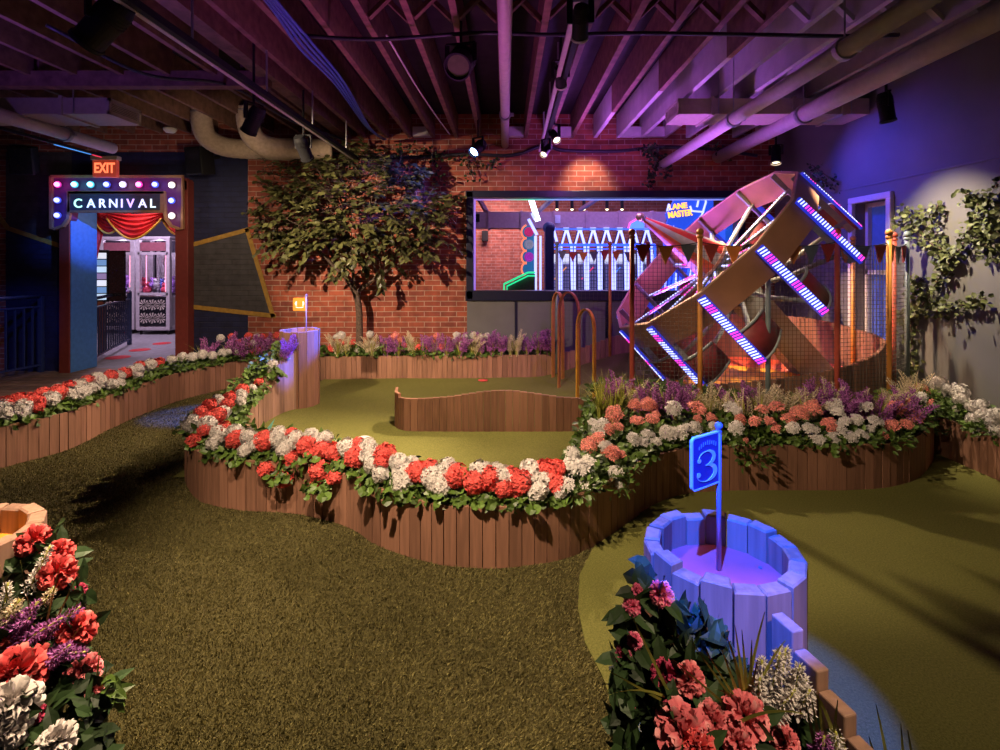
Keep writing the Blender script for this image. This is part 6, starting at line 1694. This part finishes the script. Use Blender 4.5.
# ------------------------------------------------------------------ ivy on the plaster wall and leaf garlands
def ivy(polys, plane, name, label, n_per, lr, m, seed, spread):
    r = random.Random(seed); root = empty(name, plane(*polys[0][0]), label, 'vine'); o = Vector(root.location); st = MB(); lv = MB()
    for poly in polys:
        P = [plane(*q) for q in poly]; q = smooth_path(P, 6); st.tube([p - o for p in q], .006, 6)
        tot = sum((b - a).length for a, b in zip(q, q[1:])); k = int(tot * n_per)
        for i in range(k):
            j = r.randrange(len(q) - 1); p = q[j] + (q[j + 1] - q[j]) * r.random() + rvec(r) * spread * r.random() ** .6
            if plane is rw: p.x = min(p.x, XR - .015 - .03 * r.random())
            nn = (rvec(r) * .7 + Vector((-.5 if plane is rw else 0, -.5, .5))).normalized(); u, v = frame(nn, r)
            leaf(lv, p - o, (u - Vector((0, 0, .3))).normalized(), nn, lr * r.uniform(.7, 1.3), lr * .75 * r.uniform(.8, 1.2), .2)
    st.build('stem', M['bark'], root, True); lv.build('leaves', M[m], root, fix=False)
def rw(px, py): d = (XR - .05) * F / (px - 505.0); return atd(px, py, d)
ivy([[(915, 372), (908, 345), (905, 318), (920, 308), (932, 290), (946, 264), (938, 250), (920, 235), (904, 225), (908, 208)], [(946, 264), (932, 225), (938, 205)], [(930, 312), (950, 308), (968, 304), (986, 299)], [(912, 345), (911, 315), (914, 288), (922, 278)], [(920, 235), (914, 222), (925, 212)]],
    rw, 'ivy', 'ivy climbing the lit plaster wall next to the blue grey fence post', 250, .042, 'leaf_ivy', 31, .085)
ivy([[(946, 264), (962, 246), (972, 225), (985, 205), (998, 184)], [(964, 192), (978, 205), (990, 222), (1004, 240)], [(972, 240), (986, 232), (1002, 218)], [(985, 245), (995, 255), (1006, 260)]], rw, 'ivy', 'thick ivy on the plaster wall cut off by the photo edge', 320, .042, 'leaf_ivy', 32, .085)
ivy([[(805, 170), (820, 178), (835, 190)], [(812, 165), (835, 182)]], lambda px, py: atd(px, py, 5.6 if px < 815 else 5.45), 'vine', 'dark leafy vine tuft behind the top of the wheel', 110, .04, 'leaf_dark', 33, .08)
bw = lambda px, py: atd(px, py, 6.6)
ivy([[(392, 148), (410, 150), (430, 152), (445, 157)], [(430, 152), (436, 170), (440, 182)], [(398, 150), (402, 162), (398, 172)]], bw, 'vine', 'leafy vine hanging from the cable between the tree crown and the blue light', 90, .05, 'leaf_dark', 34, .10)
ivy([[(468, 160), (470, 172), (476, 180)], [(478, 162), (490, 166), (500, 158)], [(455, 158), (475, 160)]], bw, 'vine', 'sparse vine on the cable under the blue stage light', 90, .05, 'leaf_dark', 35, .08)
ivy([[(645, 148), (655, 160), (652, 175), (648, 185)], [(655, 150), (668, 165), (665, 176)], [(640, 150), (660, 146)]], bw, 'vine', 'vine tuft hanging on the brick above the arcade window by the thick pipe', 190, .05, 'leaf_dark', 36, .07)
ivy([[(700, 142), (712, 148), (726, 150)], [(716, 150), (728, 160)]], bw, 'vine', 'vine along the cable beside the end of the thick pipe', 110, .05, 'leaf_dark', 37, .06)

# ================================================================== THE TWO NEAR FLOWER BEDS
def bloom_mesh(name, m, seed, rings=6, flat=.8):
    """peony: rings of cupped, wavy petals"""
    r = random.Random(seed); mb = MB()
    for j in range(rings):
        t = j / (rings - 1); n = [13, 13, 12, 11, 9, 6][j] if rings == 6 else 9
        tilt = R(98 - 88 * t); L = 1.0 - .50 * t; Wd = .50 - .16 * t
        for k in range(n):
            a = 2 * PI * (k + .5 * (j % 2)) / n + r.uniform(-.12, .12); ti = tilt + r.uniform(-.16, .16); l = L * r.uniform(.85, 1.1); w_ = Wd * r.uniform(.8, 1.15)
            rad = Vector((math.cos(a), math.sin(a), 0)); sd = Vector((-math.sin(a), math.cos(a), 0)); ph = r.uniform(0, 6)
            vs = []
            for iv, v in enumerate((0, .35, .7, 1.0)):
                bend = ti - .55 * v * (1 if j < 4 else .5)
                ax = rad * (math.sin(ti) * l * v * .9 + .03) + Vector((0, 0, math.cos(bend) * l * v * flat + .12 * t))
                for iu, u in enumerate((-1, -.35, .35, 1)):
                    ww = w_ * (.35, .9, 1.0, .62)[iv]
                    cup = (u * u) * .16 * l * v
                    notch = (-.10 if abs(u) < .5 and iv == 3 and (iu % 2) else 0) + (.05 * math.sin(ph + 4 * u) if iv == 3 else 0)
                    vs.append(ax + sd * u * ww * .5 - rad * cup * .6 * (1 if ti > .4 else -.3) + Vector((0, 0, cup + notch)))
            fs = [(i * 4 + q, i * 4 + q + 1, i * 4 + q + 5, i * 4 + q + 4) for i in range(3) for q in range(3)]
            mb.add(vs, fs)
    return mb.mesh(name, m, True)
def ball_bloom(name, m, seed, n=115):
    """full double peony: ruffled petals packed round a dome, broad guard petals below"""
    r = random.Random(seed); mb = MB()
    for i in range(n):
        z = 1 - 1.45 * (i + .5) / n; a = i * 2.39996 + r.uniform(-.25, .25); q = math.sqrt(max(0, 1 - z * z)); nn = Vector((q * math.cos(a), q * math.sin(a), z))
        circ = Vector((-math.sin(a), math.cos(a), 0)); th = r.uniform(-.9, .9) if z < .45 else r.uniform(-1.57, 1.57); up = nn.cross(circ)
        w = circ * math.cos(th) + up * math.sin(th); f_ = w.cross(nn); L = r.uniform(.86, 1.10); hw = r.uniform(.15, .27); ph = r.uniform(0, 6); lean = r.uniform(.10, .38) * (1 if f_.z < 0 else -1) * (1 if z < .6 else r.choice((-1, 1, .3)))
        vs = []
        for v in (0, .35, .7, 1.0):
            for u in (-1, -.5, 0, .5, 1):
                p = nn * L * (.30 + .70 * v - .10 * abs(u) * v) + w * u * hw * (.35, .85, 1.0, .80)[(0, .35, .7, 1.0).index(v)] + f_ * (lean * v * v + .16 * u * u * v + .07 * v * math.sin(ph + 5 * u))
                vs.append(p)
        mb.add(vs, [(i_ * 5 + k, i_ * 5 + k + 1, i_ * 5 + k + 6, i_ * 5 + k + 5) for i_ in range(3) for k in range(4)])
    return mb.mesh(name, m, True)
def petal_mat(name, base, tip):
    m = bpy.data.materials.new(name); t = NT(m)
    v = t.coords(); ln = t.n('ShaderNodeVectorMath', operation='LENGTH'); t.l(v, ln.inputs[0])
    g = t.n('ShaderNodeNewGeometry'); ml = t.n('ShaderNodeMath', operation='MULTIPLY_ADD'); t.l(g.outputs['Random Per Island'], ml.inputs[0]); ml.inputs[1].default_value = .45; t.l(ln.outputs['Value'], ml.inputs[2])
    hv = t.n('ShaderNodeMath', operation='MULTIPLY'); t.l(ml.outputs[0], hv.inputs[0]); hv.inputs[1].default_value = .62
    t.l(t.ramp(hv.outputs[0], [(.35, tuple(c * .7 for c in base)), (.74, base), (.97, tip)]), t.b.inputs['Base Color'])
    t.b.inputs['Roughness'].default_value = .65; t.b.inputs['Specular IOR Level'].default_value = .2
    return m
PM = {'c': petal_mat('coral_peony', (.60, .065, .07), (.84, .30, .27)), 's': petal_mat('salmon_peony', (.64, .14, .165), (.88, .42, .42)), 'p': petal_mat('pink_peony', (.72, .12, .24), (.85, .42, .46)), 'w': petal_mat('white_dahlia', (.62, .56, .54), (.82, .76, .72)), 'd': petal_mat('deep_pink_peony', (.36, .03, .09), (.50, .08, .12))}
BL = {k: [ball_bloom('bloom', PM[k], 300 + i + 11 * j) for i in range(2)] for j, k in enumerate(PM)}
CN = {'c': 'coral', 's': 'salmon', 'p': 'pink', 'w': 'white', 'd': 'deep pink'}

def near_bloom(px, py, d, k, rp, label, group, face=None, leaves=True):
    p = atd(px, py, d); r_ = rp * d / F
    g = Vector((p.x, p.y + .03, max(0.02, p.z - .22)))
    root = empty('dahlia' if k == 'w' else 'peony', g, label, 'plant', group)
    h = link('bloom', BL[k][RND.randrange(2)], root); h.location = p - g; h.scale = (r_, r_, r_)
    f_ = Vector(face) if face else (Vector((-p.x, -p.y, .25 * EYE)).normalized() * .75 + Vector((RND.uniform(-.35, .35), 0, .55)))
    h.rotation_euler = f_.to_track_quat('Z', 'Y').to_euler()
    mb = MB(); mb.tube([(0, 0, 0), (p - g) * .6 + Vector((0, .01, 0)), p - g - f_.normalized() * r_ * .1], .0035, 6); mb.build('stem', M['leaf_dark'], root, True)
    if leaves:
        mb = MB(); r = RND
        for i in range(5):
            d_ = (rvec() + Vector((0, -.2, .1))).normalized(); leaf(mb, p - g - f_.normalized() * r_ * .5 + d_ * r_ * .3, d_, (f_.normalized() + rvec() * .5).normalized(), r.uniform(.045, .07), r.uniform(.022, .032), .2)
        mb.build('leaves', M['leaf_dark'], root)

GL = 'blooms below the orange cup barrel'; GR = 'blooms below the barrel with flag 3'
for a in ((34, 541, 1.25, 'c', 15, 'coral peony touching the rim of the orange cup barrel'), (60, 552, 1.24, 'c', 12, 'coral peony half hidden behind a white spike by the orange cup barrel'),
          (58, 573, 1.20, 'c', 16, 'coral peony second below the orange cup barrel'), (80, 590, 1.21, 'd', 6, 'small deep pink peony at the turf side below the orange cup barrel'),
          (77, 630, 1.13, 'c', 17, 'coral peony behind the purple spikes at the turf side'), (10, 640, 1.12, 'c', 9, 'small coral peony between purple spikes at the photo edge'), (18, 674, 1.04, 'c', 26, 'largest coral peony of the bed with the orange cup barrel'),
          (84, 671, 1.10, 's', 15, 'salmon peony low at the turf side of the bed'), (93, 692, 1.08, 's', 9, 'small salmon bud on the turf edge of the bed'), (12, 706, .98, 'w', 24, 'big white dahlia below the largest coral peony'),
          (5, 733, .96, 'w', 20, 'white dahlia at the bottom corner of the photo'), (36, 714, 1.02, 'd', 10, 'deep pink peony beside the big white dahlia'), (57, 742, .97, 'w', 17, 'white dahlia at the bottom next to green leaves'), (30, 693, 1.0, 'd', 7, 'deep pink petals under the largest coral peony')):
    near_bloom(*a, GL)
for a in ((661, 594, 1.10, 'p', 12, 'pink peony against the blue lit barrel staves'), (632, 606, 1.12, 'p', 9, 'small pink peony at the turf side of the blue barrel'), (638, 590, 1.13, 'p', 6, 'pink bud just above the small pink peony'),
          (634, 641, 1.09, 'p', 8, 'pink peony midway down the dark foliage'), (624, 656, 1.08, 'p', 9, 'pink peony at the outer edge of the dark foliage'), (664, 674, 1.03, 'd', 13, 'deep pink peony under crossing grass blades'),
          (690, 680, 1.02, 's', 15, 'salmon peony in the middle of the bed below the blue barrel'), (684, 735, .93, 's', 27, 'largest salmon peony at the bottom edge'), (714, 722, .97, 's', 17, 'salmon peony between the largest one and the white spike'),
          (745, 716, .96, 's', 21, 'salmon peony at the foot of the grass tuft'), (738, 742, .93, 's', 15, 'salmon peony at the bottom below the grass tuft'), (785, 742, .95, 's', 14, 'salmon peony at the bottom below the white spike'), (668, 716, .97, 'd', 12, 'deep pink peony behind the largest salmon peony'), (629, 705, 1.04, 'd', 6, 'small deep pink bud low in the dark foliage'), (700, 748, .9, 'c', 16, 'coral peony cut by the bottom edge beside the largest salmon one')):
    near_bloom(a[0], a[1], a[2] * .92, *a[3:], GR)

def near_spike(px0, py0, px1, py1, d, m, w, n, label, nm, group, fl=.009):
    a = atd(px0, py0, d); b = atd(px1, py1, d - .02); ax = b - a; L = ax.length
    root = empty(nm, a - Vector((0, -.02, .12)), label, 'plant', group); o = Vector(root.location); r = RND; mb = MB(); axn = ax.normalized(); u, v = frame(axn)
    for i in range(n):
        t = (i + .5) / n; an = i * 2.39996; rr = w * (1 - .7 * t) * r.uniform(.5, 1.1); c = a + ax * t + (u * math.cos(an) + v * math.sin(an)) * rr - o; dd = (u * math.cos(an) + v * math.sin(an) + axn * .5).normalized(); uu, vv = frame(dd); s = fl * (1.15 - .5 * t) * r.uniform(.8, 1.2)
        for k in range(3):
            q = uu * math.cos(2.1 * k) + vv * math.sin(2.1 * k); e = uu * math.cos(2.1 * k + 1.57) + vv * math.sin(2.1 * k + 1.57)
            mb.add([c, c + q * s * .5 + dd * s * .3 + e * s * .28, c + q * s * .6 + dd * s * 1.0, c + q * s * .5 + dd * s * .3 - e * s * .28], [(0, 1, 2, 3)])
    mb.build('flower_spike', M[m], root, fix=False); mb = MB(); mb.tube([(0, 0, 0), a - o, b - o], .002, 5); mb.build('stem', M['grass'], root, True)
S = 'flower spikes in the near beds'
for a in ((28, 592, 50, 546, 1.20, 'white_petal', .012, 60, 'white flower spike below the orange cup barrel'), (3, 610, 8, 583, 1.16, 'white_petal', .012, 40, 'white flower spike at the photo edge below the orange cup barrel'), (38, 612, 54, 588, 1.17, 'cream', .011, 40, 'cream spike beside the second coral peony'), (2, 625, 20, 600, 1.14, 'cream', .014, 50, 'cream spike behind the purple spikes at the photo edge')): near_spike(*a, 'flower_spike_plant', S)
for i, a in enumerate(((8, 640, 38, 602, 1.14), (18, 645, 62, 618, 1.12), (30, 648, 80, 607, 1.13), (40, 655, 85, 652, 1.10), (14, 632, 30, 618, 1.13), (45, 665, 70, 645, 1.08), (2, 632, 24, 612, 1.15))):
    near_spike(*a, 'purple', .014, 80, f'purple flower spike in the bed of the orange cup barrel, {ordinal(i + 1)} of seven counted downwards' , 'flower_spike_plant', S, .010)
for i, a in enumerate(((768, 706, 780, 652, 1.00), (779, 704, 786, 648, 1.01), (764, 700, 762, 660, 1.01), (792, 706, 800, 665, .99), (786, 690, 806, 680, 1.0), (757, 708, 760, 678, .99), (772, 720, 795, 690, .98), (800, 710, 810, 690, .98))):
    near_spike(*a[:4], a[4] * .92, 'white_petal', .012, 60, f'white bell flower spike, {ordinal(i + 1)} of the bunch in front of the stepped timbers', 'flower_spike_plant', S, .011)
near_spike(822, 760, 824, 736, .86, 'purple', .016, 60, 'purple flower spike at the bottom edge by the stepped timbers', 'flower_spike_plant', S)
near_spike(836, 755, 836, 732, .86, 'white_petal', .010, 30, 'white flower spike at the bottom edge by the stepped timbers', 'flower_spike_plant', S)

# long grass blades, each tuft a plant
def near_grass(pairs, d, label, w=.0030):
    a0 = atd(*pairs[0][:2], d); root = empty('tall_grass', a0 - Vector((0, 0, .05)), label, 'plant', 'grass tufts in the near beds'); root['kind'] = 'thing'; o = Vector(root.location); mb = MB()
    for x0, y0, x1, y1, bend in pairs:
        a = atd(x0, y0, d) - o; b = atd(x1, y1, d - .05) - o; m_ = (a + b) / 2 + Vector((0, 0, bend)); s = (b - a).cross(Vector((0, 1, 0))).normalized()
        P = []
        for k in range(7):
            t = k / 6; p = a * (1 - t) ** 2 + m_ * 2 * t * (1 - t) + b * t * t; q = w * (1 - t ** 2 * .9); P += [p - s * q, p + s * q + Vector((0, .001, 0))]
        mb.add(P, [(2 * k, 2 * k + 1, 2 * k + 3, 2 * k + 2) for k in range(6)])
    mb.build('grass_blades', M['grass'], root)
near_grass([(672, 706, 603, 668, .0), (675, 702, 607, 696, .03), (672, 700, 630, 612, .0), (760, 735, 668, 655, .0), (762, 740, 690, 640, .0), (765, 745, 705, 650, .0)], .92, 'long arching grass blades crossing the pink peonies')
near_grass([(745, 700, 726, 635, .02), (746, 702, 735, 625, .0), (748, 702, 742, 630, .0), (750, 704, 752, 640, .01), (746, 700, 765, 612, .02), (752, 702, 786, 640, .02), (742, 706, 722, 650, .0), (740, 710, 715, 690, .02), (744, 700, 731, 645, .0), (748, 704, 758, 660, .0)], .92, 'tuft of grass standing before the barrel with flag 3')
near_grass([(820, 745, 812, 700, .0), (825, 748, 818, 690, .0), (828, 745, 822, 715, .0), (815, 745, 806, 705, .0), (832, 748, 838, 700, .0), (838, 750, 812, 690, .03), (845, 750, 835, 720, .0), (740, 722, 803, 714, .02)], .86, 'tuft of grass growing by the lowest stepped timbers')
near_grass([(890, 775, 876, 704, .01), (905, 775, 901, 724, .0), (915, 775, 908, 730, .0), (880, 775, 869, 736, .0)], .96, 'few thin grass blades rising over the fairway at the bottom edge')
near_grass([(40, 650, 62, 555, .0), (45, 645, 80, 568, .0), (48, 650, 85, 590, .0), (50, 640, 75, 600, .0), (35, 640, 20, 560, .0), (8, 600, 0, 565, .0), (55, 660, 82, 625, .0)], 1.14, 'tuft of thin grass among the coral peonies')
near_grass([(96, 690, 100, 642, .0), (98, 700, 108, 660, .0)], 1.1, 'two grass stems leaning over the turf by the salmon peony')

# dense dark foliage of the two beds and the banks they grow on
def near_leaves(poly, d_of, n, seed, label, big):
    r = random.Random(seed); mb = MB(); k = 0; xs = [p[0] for p in poly]; ys = [p[1] for p in poly]
    while k < n:
        px = r.uniform(min(xs), max(xs)); py = r.uniform(min(ys), max(ys))
        if sdf(poly, px, py) < 0: continue
        d = d_of(px, py) + r.uniform(.01, .09); p = atd(px, py, d)
        nn = (rvec(r) * .9 + Vector((.0, -.6, .5))).normalized(); u, v = frame(nn, r); L = big * r.uniform(.6, 1.25)
        leaf(mb, p - u * L * .5, u, nn, L, L * r.uniform(.42, .6), .25); k += 1
    tag(mb.build('foliage', M['leaf_dark'], None, fix=False), label, 'foliage', None, 'stuff')
PR = [(640, 560), (655, 590), (690, 590), (720, 610), (735, 660), (800, 700), (820, 720), (850, 770), (612, 770), (612, 690), (620, 640), (626, 590)]
PL = [(-15, 580), (40, 552), (62, 520), (72, 560), (82, 590), (88, 640), (100, 670), (106, 700), (112, 770), (-15, 770)]
near_leaves(PR, lambda x, y: 1.045 - (y - 590) * .00106, 620, 41, 'dark green leaves of the bed below the barrel with flag 3', .052)
near_leaves(PL, lambda x, y: 1.24 - (y - 530) * .00120, 620, 42, 'dark green leaves of the bed below the orange cup barrel', .050)
root = empty('leafy_shoots', atd(106, 690, 1.06), 'leafy shoot sticking out over the turf from the peony bed', 'plant')
o = Vector(root.location); mb = MB(); r = random.Random(8)
for i in range(14):
    p = atd(100 + 18 * r.random(), 675 + 30 * r.random(), 1.06) - o; u = (Vector((.8, -.1, .3)) + rvec(r) * .7).normalized(); leaf(mb, p, u, (Vector((0, -.6, .7)) + rvec(r) * .4).normalized(), .036, .016, .2)
mb.tube([(-.03, .02, -.03), (0, 0, 0), (.02, 0, .02)], .002, 5); mb.build('leaves', M['leaf'], root)
def bank(name, rows, label, cat):
    """earth bank: rows of (x0, x1, y, z) from the barrel down to the front"""
    mb = MB(); vs = []
    for x0, x1, y, z in rows: vs += [(x0, y, 0), (x0 + .03, y, z), (x1 - .02, y, z), (x1, y, 0)]
    fs = []
    for i in range(len(rows) - 1):
        for k in range(3): fs.append((i * 4 + k, i * 4 + k + 1, i * 4 + k + 5, i * 4 + k + 4))
    fs += [(0, 1, 2, 3), tuple(len(vs) - 1 - k for k in range(4))]
    mb.add(vs, fs); tag(mb.build(name, M['soil'], None), label, cat)
bank('soil_bank', [(.34, .53, 1.04, .60), (.31, .54, .97, .53), (.29, .55, .88, .45), (.27, .56, .78, .36), (.25, .57, .68, .27)], 'dark earth bank under the peonies below the barrel with flag 3', 'bank')
bank('soil_bank', [(-1.45, -1.16, 1.22, .60), (-1.42, -1.13, 1.12, .52), (-1.40, -1.10, 1.0, .44), (-1.38, -1.02, .90, .38), (-1.3, -.98, .78, .26)], 'dark earth bank under the peonies below the orange cup barrel', 'bank')

# pile of the coarse turf: short blades over the near floor
def turf_pile(n, seed, poly_out):
    g = np.random.default_rng(seed)
    d = 1.25 * (7.0 / 1.25) ** (g.random(n * 2) ** 1.15); x = (g.random(n * 2) * 1240 - 120 - 505) / F * d
    px = x / d * F + 505
    keep = np.array([sdf(poly_out, a, b) < 0 for a, b in zip(x, d)]) if poly_out else np.ones(len(x), bool)
    x, d = x[keep][:n], d[keep][:n]; n = len(x)
    a = g.random(n) * 6.283; h = .006 + .009 * g.random(n); w = .0012 + .0009 * g.random(n) + .0004 * (d - 1.5) ; lean = .012 * g.random((n, 2)) - np.array([.002, .010])
    b = np.stack([x, d, np.zeros(n)], 1); s = np.stack([np.cos(a) * w, np.sin(a) * w, np.zeros(n)], 1)
    top = b + np.stack([lean[:, 0], lean[:, 1], h], 1)
    V = np.empty((n, 3, 3)); V[:, 0] = b - s; V[:, 1] = b + s; V[:, 2] = top
    me = bpy.data.meshes.new('turf_pile'); me.vertices.add(n * 3); me.vertices.foreach_set('co', V.ravel()); me.loops.add(n * 3); me.loops.foreach_set('vertex_index', np.arange(n * 3)); me.polygons.add(n)
    me.polygons.foreach_set('loop_start', np.arange(0, n * 3, 3)); me.polygons.foreach_set('loop_total', np.full(n, 3)); me.update(); me.validate()
    me.materials.append(M['pile']); tag(link('turf_pile', me), 'short olive blades of the coarse turf path', 'grass', None, 'stuff')
M['pile'] = mat('turf_pile_blade', (0.205, 0.18, 0.070), 0.8, var=0.5, nscale=3, island=0.9, spec=0.15)
turf_pile(380000, 5, FAIRWAY)
